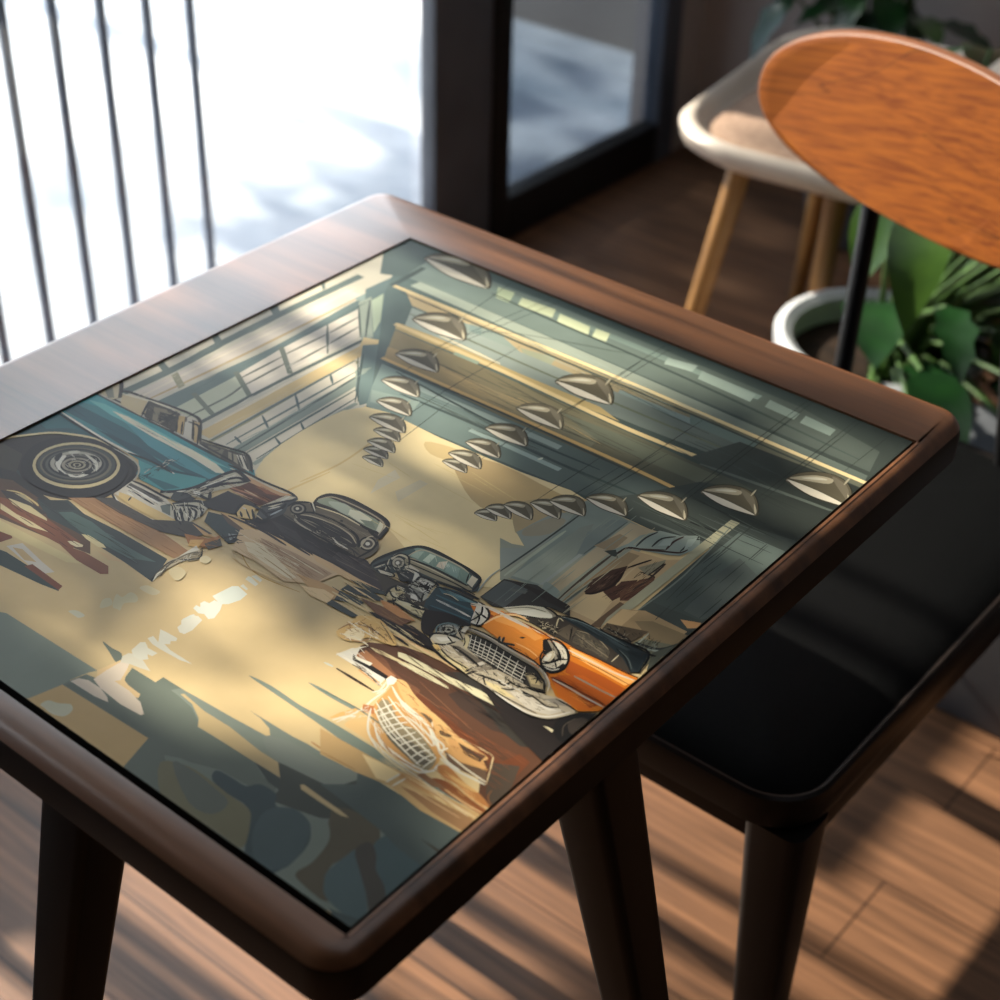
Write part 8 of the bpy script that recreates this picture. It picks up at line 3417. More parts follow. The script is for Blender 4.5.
P c9c4ae 2895 2928 2913 2959 2935 2970 2921 2950
P 6a6455 2931 2990 2975 2984 3017 2945 3031 2922 3004 2943 2961 2966
P b5ad93 2999 2960 3024 2938 3034 2922 3021 2933
P dcd4c0 2879 2896 2914 2908 2970 2917 3035 2920 3002 2905 2952 2892 2904 2892
s 4 1d1c18 2877 2897 2877 2936 2896 2974 2930 2998 2972 2994 3018 2955 3040 2921
s 4 1d1c18 3034 2917 3003 2903 2953 2890 2904 2891 2877 2897
s 4 5a5546 2882 2903 2926 2919 2980 2930 3028 2926
P 555041 2895 2982 2897 3028 2923 3070 2967 3093 3017 3084 3068 3035 3093 2994 3042 2976 2983 2967 2923 2973
P 9c957f 2900 2993 2909 3020 2936 3056 2976 3073 2984 3047 2946 3022
P c9c4ae 2918 3018 2943 3051 2970 3061 2952 3040
P 6a6455 2967 3084 3020 3073 3067 3024 3082 2996 3052 3023 3001 3054
P b5ad93 3046 3043 3076 3016 3086 2996 3072 3010
P dcd4c0 2896 2983 2940 2993 3008 2997 3087 2994 3045 2981 2985 2971 2926 2976
s 4 1d1c18 2894 2985 2897 3028 2923 3070 2967 3093 3017 3084 3070 3035 3093 2994
s 4 1d1c18 3086 2991 3047 2978 2986 2968 2927 2975 2894 2985
s 4 5a5546 2901 2990 2955 3004 3021 3011 3080 3001
P 555041 2960 3082 2967 3133 3003 3177 3057 3197 3117 3181 3173 3121 3199 3072 3136 3057 3064 3054 2993 3069
P 9c957f 2967 3094 2980 3123 3016 3160 3067 3174 3074 3144 3025 3121
P c9c4ae 2991 3119 3024 3153 3058 3161 3034 3140
P 6a6455 3057 3187 3120 3168 3171 3108 3186 3075 3152 3109 3095 3150
P b5ad93 3148 3131 3181 3098 3191 3075 3175 3092
P dcd4c0 2961 3083 3015 3088 3098 3085 3192 3072 3141 3063 3067 3058 2996 3072
s 4 1d1c18 2958 3085 2967 3133 3003 3177 3057 3197 3117 3181 3175 3120 3199 3072
s 4 1d1c18 3191 3069 3142 3060 3068 3055 2997 3070 2958 3085
s 4 5a5546 2968 3091 3034 3099 3115 3099 3184 3081
P 555041 3074 3212 3083 3265 3121 3310 3179 3330 3241 3312 3298 3247 3325 3196 3259 3182 3183 3180 3109 3197
P 9c957f 3082 3224 3097 3254 3135 3292 3188 3305 3195 3275 3144 3251
P c9c4ae 3108 3250 3143 3285 3179 3293 3153 3271
P 6a6455 3178 3320 3244 3298 3296 3234 3311 3200 3277 3235 3217 3280
P b5ad93 3273 3259 3306 3223 3316 3199 3300 3217
P dcd4c0 3076 3213 3133 3218 3219 3212 3317 3196 3264 3188 3186 3185 3113 3200
s 4 1d1c18 3073 3215 3083 3265 3121 3310 3179 3330 3241 3312 3301 3247 3325 3196
s 4 1d1c18 3316 3193 3265 3184 3187 3182 3113 3199 3073 3215
s 4 5a5546 3083 3221 3153 3229 3237 3226 3309 3206
P 555041 3152 3309 3155 3375 3192 3435 3252 3468 3321 3455 3390 3384 3424 3325 3354 3299 3272 3286 3191 3296
P 9c957f 3159 3324 3172 3363 3209 3415 3265 3439 3276 3403 3223 3366
P c9c4ae 3184 3360 3218 3408 3256 3422 3231 3392
P 6a6455 3252 3455 3326 3439 3389 3368 3409 3328 3368 3367 3299 3412
P b5ad93 3361 3395 3401 3356 3414 3328 3395 3348
P dcd4c0 3154 3311 3214 3324 3308 3330 3416 3325 3359 3306 3275 3292 3195 3300
s 4 1d1c18 3150 3312 3155 3375 3192 3435 3252 3468 3321 3455 3393 3385 3424 3325
s 4 1d1c18 3415 3321 3360 3303 3277 3288 3195 3298 3150 3312
s 4 5a5546 3160 3321 3235 3340 3326 3349 3406 3335
P 555041 1914 2893 1919 2925 1946 2953 1988 2966 2033 2958 2076 2923 2097 2894 2050 2881 1995 2876 1940 2885
P 9c957f 1919 2902 1930 2919 1957 2943 1995 2953 2000 2935 1964 2919
P c9c4ae 1938 2917 1962 2939 1988 2945 1970 2931
P 6a6455 1987 2960 2035 2951 2075 2915 2087 2896 2061 2915 2016 2939
P b5ad93 2057 2929 2082 2909 2090 2896 2078 2905
P dcd4c0 1916 2894 1956 2900 2019 2900 2091 2894 2053 2885 1997 2879 1943 2887
s 4 1d1c18 1913 2895 1919 2925 1946 2953 1988 2966 2033 2958 2078 2923 2097 2894
s 4 1d1c18 2091 2891 2054 2883 1998 2877 1944 2886 1913 2895
s 4 5a5546 1920 2900 1969 2908 2031 2911 2084 2900
s 5 9b957f 2028 2951 2021 2978
P 555041 1854 2967 1856 3006 1884 3043 1929 3064 1980 3058 2032 3019 2058 2984 2007 2964 1946 2953 1884 2959
P 9c957f 1858 2978 1868 3000 1896 3032 1938 3047 1946 3026 1907 3003
P c9c4ae 1878 2998 1903 3027 1931 3037 1913 3018
P 6a6455 1929 3056 1984 3049 2031 3009 2046 2986 2015 3007 1963 3032
P b5ad93 2010 3024 2040 3002 2050 2986 2036 2997
P dcd4c0 1855 2968 1900 2979 1970 2985 2052 2984 2010 2970 1948 2958 1886 2962
s 4 1d1c18 1852 2969 1856 3006 1884 3043 1929 3064 1980 3058 2034 3019 2058 2984
s 4 1d1c18 2051 2981 2011 2967 1949 2955 1887 2960 1852 2969
s 4 5a5546 1859 2975 1914 2991 1983 2999 2044 2991
s 6 9b957f 1976 3048 1965 3081
P 555041 1807 3055 1811 3099 1844 3140 1897 3162 1957 3153 2016 3107 2045 3067 1985 3046 1914 3036 1842 3045
P 9c957f 1812 3067 1825 3092 1859 3127 1907 3143 1916 3118 1870 3094
P c9c4ae 1836 3090 1866 3121 1899 3131 1877 3111
P 6a6455 1897 3153 1960 3142 2015 3096 2032 3069 1996 3095 1937 3125
P b5ad93 1991 3114 2025 3088 2036 3070 2020 3082
P dcd4c0 1809 3056 1861 3067 1943 3071 2038 3067 1989 3052 1916 3041 1845 3048
s 4 1d1c18 1805 3058 1811 3099 1844 3140 1897 3162 1957 3153 2018 3107 2045 3067
s 4 1d1c18 2037 3064 1990 3049 1918 3038 1846 3046 1805 3058
s 4 5a5546 1814 3064 1878 3080 1958 3087 2028 3075
s 7 9b957f 1951 3142 1940 3180
P 555041 1744 3181 1748 3224 1782 3263 1834 3283 1894 3274 1951 3227 1980 3187 1920 3168 1850 3160 1778 3170
P 9c957f 1749 3193 1762 3216 1796 3250 1845 3264 1853 3240 1806 3218
P c9c4ae 1773 3214 1804 3244 1836 3253 1814 3234
P 6a6455 1834 3275 1897 3263 1950 3216 1967 3190 1932 3216 1873 3246
P b5ad93 1927 3234 1960 3208 1971 3190 1955 3203
P dcd4c0 1745 3182 1797 3191 1878 3193 1973 3187 1924 3174 1852 3165 1781 3173
s 4 1d1c18 1742 3184 1748 3224 1782 3263 1834 3283 1894 3274 1954 3227 1980 3187
s 4 1d1c18 1972 3184 1926 3171 1853 3162 1782 3172 1742 3184
s 4 5a5546 1751 3190 1814 3203 1894 3208 1964 3196
s 7 9b957f 1888 3263 1877 3300
P 555041 1612 3282 1617 3341 1662 3394 1734 3422 1814 3409 1894 3345 1932 3291 1852 3264 1756 3254 1659 3267
P 9c957f 1619 3298 1636 3331 1682 3376 1748 3396 1759 3363 1696 3332
P c9c4ae 1651 3327 1692 3369 1737 3381 1707 3355
P 6a6455 1733 3411 1819 3394 1892 3330 1915 3294 1867 3329 1787 3371
P b5ad93 1860 3355 1906 3319 1921 3294 1899 3312
P dcd4c0 1614 3284 1685 3296 1795 3299 1923 3290 1857 3272 1759 3260 1663 3271
s 4 1d1c18 1610 3286 1617 3341 1662 3394 1734 3422 1814 3409 1897 3345 1932 3291
s 4 1d1c18 1922 3286 1859 3269 1761 3256 1664 3269 1610 3286
s 4 5a5546 1621 3294 1707 3313 1815 3320 1910 3302
s 9 9b957f 1807 3394 1791 3446
P 555041 1506 3466 1510 3525 1552 3579 1622 3607 1701 3594 1780 3531 1818 3477 1740 3450 1647 3439 1552 3451
P 9c957f 1512 3482 1528 3515 1572 3561 1636 3581 1648 3548 1587 3517
P c9c4ae 1543 3512 1582 3554 1626 3566 1597 3539
P 6a6455 1622 3596 1706 3580 1778 3516 1801 3480 1754 3515 1675 3557
P b5ad93 1746 3541 1792 3505 1807 3481 1785 3498
P dcd4c0 1508 3468 1576 3480 1684 3484 1809 3477 1745 3458 1650 3445 1556 3455
s 4 1d1c18 1503 3470 1510 3525 1552 3579 1622 3607 1701 3594 1783 3531 1818 3477
s 4 1d1c18 1809 3473 1747 3454 1652 3441 1557 3453 1503 3470
s 4 5a5546 1514 3478 1598 3497 1704 3505 1797 3488
s 9 9b957f 1694 3579 1678 3631
P 555041 1340 3695 1345 3762 1394 3820 1473 3850 1563 3833 1651 3759 1695 3698 1606 3670 1500 3660 1392 3678
P 9c957f 1347 3713 1366 3750 1416 3800 1489 3820 1502 3783 1433 3750
P c9c4ae 1382 3746 1427 3791 1477 3804 1444 3775
P 6a6455 1473 3837 1568 3816 1650 3743 1675 3702 1622 3742 1533 3792
P b5ad93 1614 3771 1665 3730 1682 3702 1657 3722
P dcd4c0 1342 3698 1420 3709 1542 3710 1685 3698 1612 3679 1503 3667 1397 3682
s 5 1d1c18 1337 3700 1345 3762 1394 3820 1473 3850 1563 3833 1655 3759 1695 3698
s 5 1d1c18 1684 3693 1614 3675 1506 3663 1398 3680 1337 3700
s 5 5a5546 1350 3709 1445 3728 1565 3733 1670 3711
s 10 9b957f 1554 3816 1537 3875
P 555041 1167 4031 1169 4110 1222 4181 1311 4218 1414 4200 1518 4113 1570 4041 1471 4006 1351 3992 1227 4010
P 9c957f 1174 4052 1194 4096 1249 4157 1331 4183 1348 4139 1270 4098
P c9c4ae 1213 4091 1262 4147 1318 4163 1281 4128
P 6a6455 1312 4203 1421 4180 1517 4094 1548 4046 1486 4093 1382 4150
P b5ad93 1475 4127 1535 4080 1556 4046 1527 4070
P dcd4c0 1169 4033 1258 4049 1397 4053 1559 4041 1477 4017 1354 4000 1232 4016
s 5 1d1c18 1163 4036 1169 4110 1222 4181 1311 4218 1414 4200 1522 4114 1570 4041
s 5 1d1c18 1558 4035 1480 4012 1357 3995 1234 4013 1163 4036
s 5 5a5546 1177 4047 1285 4071 1421 4080 1542 4056
s 12 9b957f 1405 4180 1383 4249
P 555041 909 4501 908 4607 972 4701 1083 4751 1214 4728 1349 4614 1417 4519 1294 4472 1143 4452 986 4475
P 9c957f 918 4530 940 4588 1006 4669 1109 4705 1133 4647 1037 4591
P c9c4ae 964 4582 1024 4656 1094 4678 1049 4631
P 6a6455 1084 4731 1224 4702 1349 4588 1389 4525 1309 4587 1176 4661
P b5ad93 1294 4632 1372 4569 1399 4525 1361 4556
P dcd4c0 912 4504 1023 4526 1198 4532 1403 4518 1301 4486 1147 4463 992 4482
s 6 1d1c18 905 4508 908 4607 972 4701 1083 4751 1214 4728 1354 4614 1417 4519
s 6 1d1c18 1402 4511 1304 4480 1151 4456 995 4479 905 4508
s 6 5a5546 922 4523 1057 4556 1228 4569 1381 4539
s 15 9b957f 1204 4701 1172 4793
P 555041 2340 3205 2347 3244 2379 3277 2428 3293 2481 3283 2531 3239 2554 3202 2499 3187 2435 3183 2371 3194
P 9c957f 2346 3216 2359 3236 2392 3265 2436 3276 2442 3254 2399 3236
P c9c4ae 2369 3234 2398 3260 2428 3267 2407 3250
P 6a6455 2428 3286 2484 3273 2529 3229 2542 3205 2512 3229 2461 3259
P b5ad93 2509 3246 2538 3222 2546 3205 2532 3217
P dcd4c0 2342 3206 2389 3212 2463 3211 2548 3202 2503 3192 2437 3187 2374 3197
s 4 1d1c18 2339 3208 2347 3244 2379 3277 2428 3293 2481 3283 2533 3239 2554 3202
s 4 1d1c18 2547 3200 2504 3190 2438 3184 2374 3195 2339 3208
s 4 5a5546 2347 3213 2405 3223 2477 3224 2540 3210
s 6 9b957f 2475 3273 2468 3307
P 555041 2308 3302 2317 3354 2360 3399 2426 3421 2497 3406 2563 3346 2594 3297 2520 3277 2434 3272 2349 3287
P 9c957f 2315 3316 2333 3344 2377 3383 2437 3398 2445 3368 2387 3343
P c9c4ae 2346 3341 2385 3376 2426 3385 2397 3363
P 6a6455 2425 3411 2500 3393 2561 3333 2578 3301 2539 3334 2470 3374
P b5ad93 2534 3357 2572 3324 2584 3301 2566 3317
P dcd4c0 2310 3304 2374 3312 2472 3310 2586 3297 2526 3284 2437 3277 2353 3291
s 4 1d1c18 2306 3306 2317 3354 2360 3399 2426 3421 2497 3406 2566 3346 2594 3297
s 4 1d1c18 2585 3294 2527 3281 2439 3273 2353 3289 2306 3306
s 4 5a5546 2317 3313 2395 3326 2492 3327 2575 3308
s 8 9b957f 2489 3393 2479 3439
P 555041 2306 3478 2314 3535 2358 3585 2426 3610 2501 3596 2572 3532 2605 3479 2529 3456 2439 3448 2349 3463
P 9c957f 2313 3494 2331 3524 2375 3567 2438 3585 2447 3553 2387 3525
P c9c4ae 2344 3521 2385 3560 2427 3571 2398 3546
P 6a6455 2425 3599 2505 3581 2569 3518 2589 3483 2546 3518 2473 3560
P b5ad93 2540 3543 2582 3508 2594 3483 2575 3501
P dcd4c0 2308 3480 2374 3490 2477 3490 2596 3479 2534 3464 2442 3454 2353 3467
s 4 1d1c18 2304 3482 2314 3535 2358 3585 2426 3610 2501 3596 2575 3532 2605 3479
s 4 1d1c18 2595 3475 2536 3460 2444 3450 2354 3465 2304 3482
s 4 5a5546 2315 3490 2396 3505 2497 3510 2585 3491
s 9 9b957f 2493 3581 2481 3631
P 555041 2295 3699 2302 3770 2353 3834 2434 3867 2523 3851 2609 3774 2650 3710 2560 3678 2454 3666 2347 3681
P 9c957f 2303 3719 2323 3758 2375 3812 2449 3836 2461 3797 2390 3759
P c9c4ae 2339 3754 2386 3804 2436 3818 2402 3786
P 6a6455 2433 3853 2528 3834 2606 3757 2630 3714 2579 3756 2491 3806
P b5ad93 2571 3786 2621 3744 2637 3714 2613 3735
P dcd4c0 2297 3702 2376 3716 2498 3720 2639 3709 2566 3688 2457 3673 2351 3686
s 5 1d1c18 2292 3704 2302 3770 2353 3834 2434 3867 2523 3851 2612 3774 2650 3710
s 5 1d1c18 2638 3705 2568 3683 2460 3668 2352 3684 2292 3704
s 5 5a5546 2305 3714 2401 3736 2521 3744 2626 3723
s 10 9b957f 2514 3833 2498 3895
P 555041 2291 4037 2301 4118 2362 4187 2455 4220 2556 4198 2652 4106 2697 4031 2594 4000 2472 3991 2350 4014
P 9c957f 2301 4059 2325 4102 2386 4161 2471 4185 2484 4139 2402 4101
P c9c4ae 2343 4097 2399 4151 2456 4165 2416 4130
P 6a6455 2454 4205 2561 4177 2649 4086 2675 4036 2618 4087 2519 4148
P b5ad93 2610 4121 2666 4071 2683 4036 2656 4061
P dcd4c0 2294 4040 2384 4052 2524 4050 2685 4031 2601 4011 2476 3999 2355 4020
s 5 1d1c18 2288 4043 2301 4118 2362 4187 2455 4220 2556 4198 2656 4106 2697 4031
s 5 1d1c18 2684 4025 2603 4005 2479 3993 2357 4017 2288 4043
s 5 5a5546 2303 4054 2414 4074 2552 4076 2670 4047
s 12 9b957f 2545 4178 2530 4249
P 555041 2271 4501 2279 4609 2348 4705 2459 4754 2583 4729 2705 4613 2763 4516 2640 4469 2493 4450 2344 4475
P 9c957f 2282 4531 2308 4590 2378 4672 2480 4707 2499 4648 2401 4592
P c9c4ae 2331 4583 2394 4658 2464 4680 2417 4632
P 6a6455 2458 4734 2591 4703 2702 4587 2736 4522 2664 4586 2541 4662
P b5ad93 2653 4631 2723 4567 2746 4522 2712 4554
P dcd4c0 2274 4505 2383 4527 2553 4531 2749 4515 2648 4484 2498 4461 2350 4482
s 6 1d1c18 2267 4509 2279 4609 2348 4705 2459 4754 2583 4729 2709 4613 2763 4516
s 6 1d1c18 2747 4508 2651 4477 2501 4454 2352 4478 2267 4509
s 6 5a5546 2285 4524 2418 4557 2584 4568 2730 4536
s 14 9b957f 2571 4702 2548 4796
P 555041 3309 3491 3320 3555 3369 3612 3442 3642 3520 3628 3591 3558 3624 3499 3543 3471 3448 3460 3354 3474
P 9c957f 3318 3508 3338 3543 3387 3593 3454 3614 3462 3578 3397 3545
P c9c4ae 3352 3540 3396 3585 3441 3598 3409 3569
P 6a6455 3441 3630 3523 3612 3588 3542 3607 3503 3564 3541 3490 3587
P b5ad93 3559 3569 3601 3530 3613 3503 3593 3522
P dcd4c0 3311 3493 3382 3506 3490 3509 3615 3499 3548 3480 3451 3466 3358 3479
s 4 1d1c18 3307 3495 3320 3555 3369 3612 3442 3642 3520 3628 3594 3558 3624 3499
s 4 1d1c18 3613 3495 3550 3476 3453 3462 3359 3477 3307 3495
s 4 5a5546 3319 3504 3406 3524 3512 3531 3604 3512
s 9 9b957f 3511 3612 3501 3667
P 555041 3542 3723 3560 3801 3624 3867 3716 3896 3811 3872 3894 3781 3930 3708 3828 3681 3711 3675 3596 3700
P 9c957f 3553 3744 3580 3785 3644 3841 3728 3862 3736 3817 3654 3782
P c9c4ae 3598 3780 3656 3831 3712 3843 3670 3811
P 6a6455 3714 3882 3814 3853 3890 3763 3910 3714 3859 3764 3771 3826
P b5ad93 3855 3798 3904 3748 3917 3714 3894 3738
P dcd4c0 3545 3726 3633 3736 3766 3730 3919 3708 3836 3691 3716 3682 3602 3705
s 5 1d1c18 3540 3729 3560 3801 3624 3867 3716 3896 3811 3872 3898 3781 3930 3708
s 5 1d1c18 3917 3703 3838 3685 3718 3677 3603 3703 3540 3729
s 5 5a5546 3555 3739 3663 3756 3795 3756 3906 3725
s 11 9b957f 3799 3853 3791 3922
P 555041 3820 4042 3837 4135 3904 4216 4003 4258 4106 4236 4198 4134 4239 4050 4130 4011 4004 3996 3879 4018
P 9c957f 3832 4067 3860 4118 3927 4188 4017 4218 4027 4166 3939 4119
P c9c4ae 3878 4112 3939 4176 4000 4194 3956 4153
P 6a6455 4000 4241 4110 4213 4194 4111 4217 4056 4161 4111 4064 4178
P b5ad93 4156 4151 4210 4095 4225 4056 4199 4083
P dcd4c0 3823 4045 3917 4063 4062 4065 4227 4050 4138 4023 4009 4005 3885 4024
s 5 1d1c18 3818 4048 3837 4135 3904 4216 4003 4258 4106 4236 4202 4134 4239 4050
s 5 1d1c18 4225 4043 4140 4017 4011 3999 3886 4021 3818 4048
s 5 5a5546 3834 4061 3950 4088 4092 4097 4213 4068
s 12 9b957f 4093 4213 4082 4293
P 555041 4162 4524 4183 4636 4264 4733 4379 4781 4498 4751 4602 4625 4646 4521 4520 4477 4374 4463 4230 4493
P 9c957f 4176 4554 4210 4615 4290 4698 4395 4731 4404 4668 4302 4614
P c9c4ae 4231 4607 4304 4683 4374 4703 4322 4655
P 6a6455 4376 4760 4502 4723 4596 4597 4621 4529 4558 4598 4448 4682
P b5ad93 4553 4646 4614 4577 4630 4529 4601 4563
P dcd4c0 4165 4528 4275 4546 4443 4545 4632 4521 4529 4492 4380 4474 4237 4501
s 6 1d1c18 4159 4532 4183 4636 4264 4733 4379 4781 4498 4751 4607 4624 4646 4521
s 6 1d1c18 4630 4514 4532 4485 4382 4466 4238 4497 4159 4532
s 6 5a5546 4179 4547 4314 4576 4478 4582 4616 4544
s 14 9b957f 4483 4723 4472 4821
P 555041 306 5313 321 5436 427 5536 593 5576 776 5530 949 5381 1031 5261 854 5218 639 5213 417 5267
P 9c957f 320 5350 364 5410 471 5494 624 5520 648 5449 502 5399
P c9c4ae 398 5400 495 5476 598 5491 527 5443
P 6a6455 592 5553 785 5499 944 5351 991 5274 888 5355 711 5459
P b5ad93 873 5409 973 5327 1005 5273 957 5313
P dcd4c0 311 5317 471 5330 722 5312 1010 5263 864 5236 645 5227 425 5276
s 9 1d1c18 301 5323 321 5436 427 5536 593 5576 776 5530 956 5380 1031 5261
s 9 1d1c18 1008 5254 869 5226 651 5217 428 5271 301 5323
s 9 5a5546 326 5340 522 5365 766 5356 981 5293
s 21 9b957f 757 5501 726 5611
"""
PW, PH = (PX1-PX0)*1000, (PY1-PY0)*1000
def cr(p0, p1, p2, p3, t):
    return tuple(.5*((2*b) + (-a+c)*t + (2*a-5*b+4*c-d)*t*t + (-a+3*b-3*c+d)*t**3) for a, b, c, d in zip(p0, p1, p2, p3))
def smooth_closed(p, k=3):
    n = len(p); return [cr(p[i-1], p[i], p[(i+1) % n], p[(i+2) % n], j/k) for i in range(n) for j in range(k)]
def smooth_open(p, k=4):
    n = len(p)
    if n < 3: return [tuple(p[0][c]+(p[1][c]-p[0][c])*j/3 for c in (0, 1)) for j in range(4)]
    o = [cr(p[max(i-1, 0)], p[i], p[i+1], p[min(i+2, n-1)], j/k) for i in range(n-1) for j in range(k)]
    return o + [p[-1]]
def clipr(poly):
    for ax, lim, sg in ((0, 0, 1), (0, PW, -1), (1, 0, 1), (1, PH, -1)):
        o = []; n = len(poly)
        for i in range(n):
            a, b = poly[i], poly[(i+1) % n]
            ia = (a[ax]-lim)*sg >= 0; ib = (b[ax]-lim)*sg >= 0
            if ia: o.append(a)
            if ia != ib:
                t = (lim-a[ax])/(b[ax]-a[ax]); o.append((a[0]+t*(b[0]-a[0]), a[1]+t*(b[1]-a[1])))
        poly = o
        if len(poly) < 3: return None
    return poly
INK = 1.0
def ink(h):
    # bluish greens are printed greyer than the rest
    r, g, b = (int(h[i:i+2], 16) for i in (0, 2, 4))
    if b > r+6 or (g > r+6 and b > r-4):
        y = (.3*r+.59*g+.11*b)*.96; f = .22 if b > r+50 else .38
        r, g, b = r+(y-r)*f, g+(y-g)*f, (b+(y-b)*f)*.96
    if r*.3+g*.59+b*.11 > 195: r, g, b = r*.93, g*.93, b*.93
    return tuple([(c/255/12.92 if c <= 10.3 else ((c/255+.055)/1.055)**2.4)*INK for c in (r, g, b)] + [1.0])
layer = {}
CELL = 3.0
def put_layer(polys):
    """stacking level: one above whatever already lies in the cells this shape touches"""
    cells = set()
    for p in polys:
        xs = [q[0] for q in p]; ys = [q[1] for q in p]
        n = len(p)
        for i in range(n):
            a, b = p[i], p[(i+1) % n]; m = max(1, int(math.dist(a, b)/CELL*2)+1)
            for j in range(m+1): cells.add((int((a[0]+(b[0]-a[0])*j/m)//CELL), int((a[1]+(b[1]-a[1])*j/m)//CELL)))
        for iy in range(int(min(ys)//CELL), int(max(ys)//CELL)+1):
            y = (iy+.5)*CELL
            xi = sorted(a[0]+(y-a[1])/(b[1]-a[1])*(b[0]-a[0]) for a, b in ((p[i], p[(i+1) % n]) for i in range(n)) if (a[1] > y) != (b[1] > y))
            for x0, x1 in zip(xi[::2], xi[1::2]):
                for ix in range(int(x0//CELL), int(x1//CELL)+1): cells.add((ix, iy))
    l = 1+max([layer.get(c, 0) for c in cells] or [0])
    for c in cells: layer[c] = l
    return l
bm = bmesh.new(); inkl = bm.loops.layers.float_color.new('ink')
DZ = 4.5e-6
def paint(polys, colf):
    z = put_layer(polys)*DZ
    for p in polys:
        q = [p[0]]
        for v in p[1:]:
            if math.dist(v, q[-1]) > .02: q.append(v)
        if math.dist(q[0], q[-1]) < .02: q.pop()
        if len(q) < 3: continue
        f = bm.faces.new([bm.verts.new((x/1000, y/1000, z)) for x, y in q])
        f.normal_update()
        if f.normal.z < 0: f.normal_flip()
        for lp in f.loops: lp[inkl] = colf((lp.vert.co.x*1000, lp.vert.co.y*1000))
for ln in ART.strip().split('\n'):
    t = ln.split(); k = t[0]
    if k in 'pP':
        v = [float(q)/10 for q in t[2:]]; p = list(zip(v[::2], v[1::2])); c = ink(t[1])
        if k == 'P': p = clipr(smooth_closed(p))
        if p: paint([p], lambda q: c)
    elif k == 'G':
        v = [float(q)/10 for q in t[3:]]; p = list(zip(v[::2], v[1::2])); a, b = p[:2]; c1, c2 = ink(t[1]), ink(t[2])
        d = (b[0]-a[0], b[1]-a[1]); dd = d[0]**2+d[1]**2
        def cf(q):
            s = max(0, min(1, ((q[0]-a[0])*d[0]+(q[1]-a[1])*d[1])/dd))
            return tuple(u+(w-u)*s for u, w in zip(c1, c2))
        # cut into strips across the blend so it stays even
        base = p[2:]; strips = []
        NS = 14
        for i in range(NS):
            lo, hi = (i/NS if i else -9), ((i+1)/NS if i < NS-1 else 9)
            q = base
            for lim, sg in ((lo, 1), (hi, -1)):
                o = []; n = len(q)
                f = lambda r: ((r[0]-a[0])*d[0]+(r[1]-a[1])*d[1])/dd - lim
                for j in range(n):
                    r0, r1 = q[j], q[(j+1) % n]; f0, f1 = f(r0)*sg, f(r1)*sg
                    if f0 >= 0: o.append(r0)
                    if (f0 >= 0) != (f1 >= 0): s = f0/(f0-f1); o.append((r0[0]+s*(r1[0]-r0[0]), r0[1]+s*(r1[1]-r0[1])))
                q = o
                if len(q) < 3: break
            if len(q) >= 3: strips.append(q)
        paint(strips, cf)
    elif k == 's':
        w = float(t[1])/10; v = [float(q)/10 for q in t[3:]]; p = smooth_open(list(zip(v[::2], v[1::2]))); c = ink(t[2])
        n = len(p); Lf = []; Rt = []
        tot = sum(math.dist(p[i], p[i+1]) for i in range(n-1)); acc = 0
        for i in range(n):
            a, b = p[max(i-1, 0)], p[min(i+1, n-1)]; dl = math.dist(a, b) or 1e-6
            nx, ny = -(b[1]-a[1])/dl, (b[0]-a[0])/dl
            u = i/(n-1); e = min(1, .45+3*min(u, 1-u)) if w < 3 else 1
            h = w*.5*e
            cl = lambda x, y: (min(max(x, 0), PW), min(max(y, 0), PH))
            Lf.append(cl(p[i][0]+nx*h, p[i][1]+ny*h)); Rt.append(cl(p[i][0]-nx*h, p[i][1]-ny*h))
        qs = []
        for i in range(n-1):
            mx, my = (p[i][0]+p[i+1][0])/2, (p[i][1]+p[i+1][1])/2
            if -w < mx < PW+w and -w < my < PH+w:
                q = [Lf[i], Lf[i+1], Rt[i+1], Rt[i]]
                ar = abs(sum(q[j][0]*q[(j+1) % 4][1]-q[(j+1) % 4][0]*q[j][1] for j in range(4)))
                if ar > .004: qs.append(q)
        if qs: paint(qs, lambda q: c)
pr = thing('art_print', 'framed-in art print of vintage cars in a workshop, lying in the walnut table top', 'picture', (PX0, PY0, TZ-.0016))
me = bpy.data.meshes.new('printed_picture'); bm.to_mesh(me); bm.free()
link('printed_picture', me, M_print, pr)

bm = bmesh.new(); slab(bm, 0, PW/1000, 0, PH/1000, .0008, [(0, -.0085), (0, -.0001)], 2)
obj('board', bm, M_gap, pr)

# ---------------------------------------------------------------- chair beside the table
SX0, SX1, SY0, SY1, SZ = -.85, -.357, .812, 1.372, .455
ch = thing('dining_chair', 'black-seated dining chair with dark wood frame and oval orange wood backrest', 'chair', ((SX0+SX1)/2, (SY0+SY1)/2, 0))
qx, qy = ch.location.x, ch.location.y
def CT(b):
    for v in b.verts: v.co.x -= qx; v.co.y -= qy
bm = bmesh.new()
slab(bm, SX0, SX1, SY0, SY1, .052, [(.006, SZ-.034), (.001, SZ-.030), (0, SZ-.024), (0, SZ-.006), (.001, SZ-.002), (.004, SZ), (.0065, SZ-.0005), (.009, SZ-.004)], 10)
CT(bm); obj('seat_frame', bm, M_chairwood, ch)
bm = bmesh.new()
slab(bm, SX0+.008, SX1-.008, SY0+.008, SY1-.008, .046, [(0, SZ-.006), (.0, SZ-.003), (.004, SZ-.0005), (.012, SZ+.003), (.03, SZ+.007), (.07, SZ+.010), (.13, SZ+.0115)], 10)
CT(bm); obj('seat', bm, M_leather, ch)
ins = .022
RAIL = {'side_rail': .06, 'front_rail': .03, 'back_rail': .05}
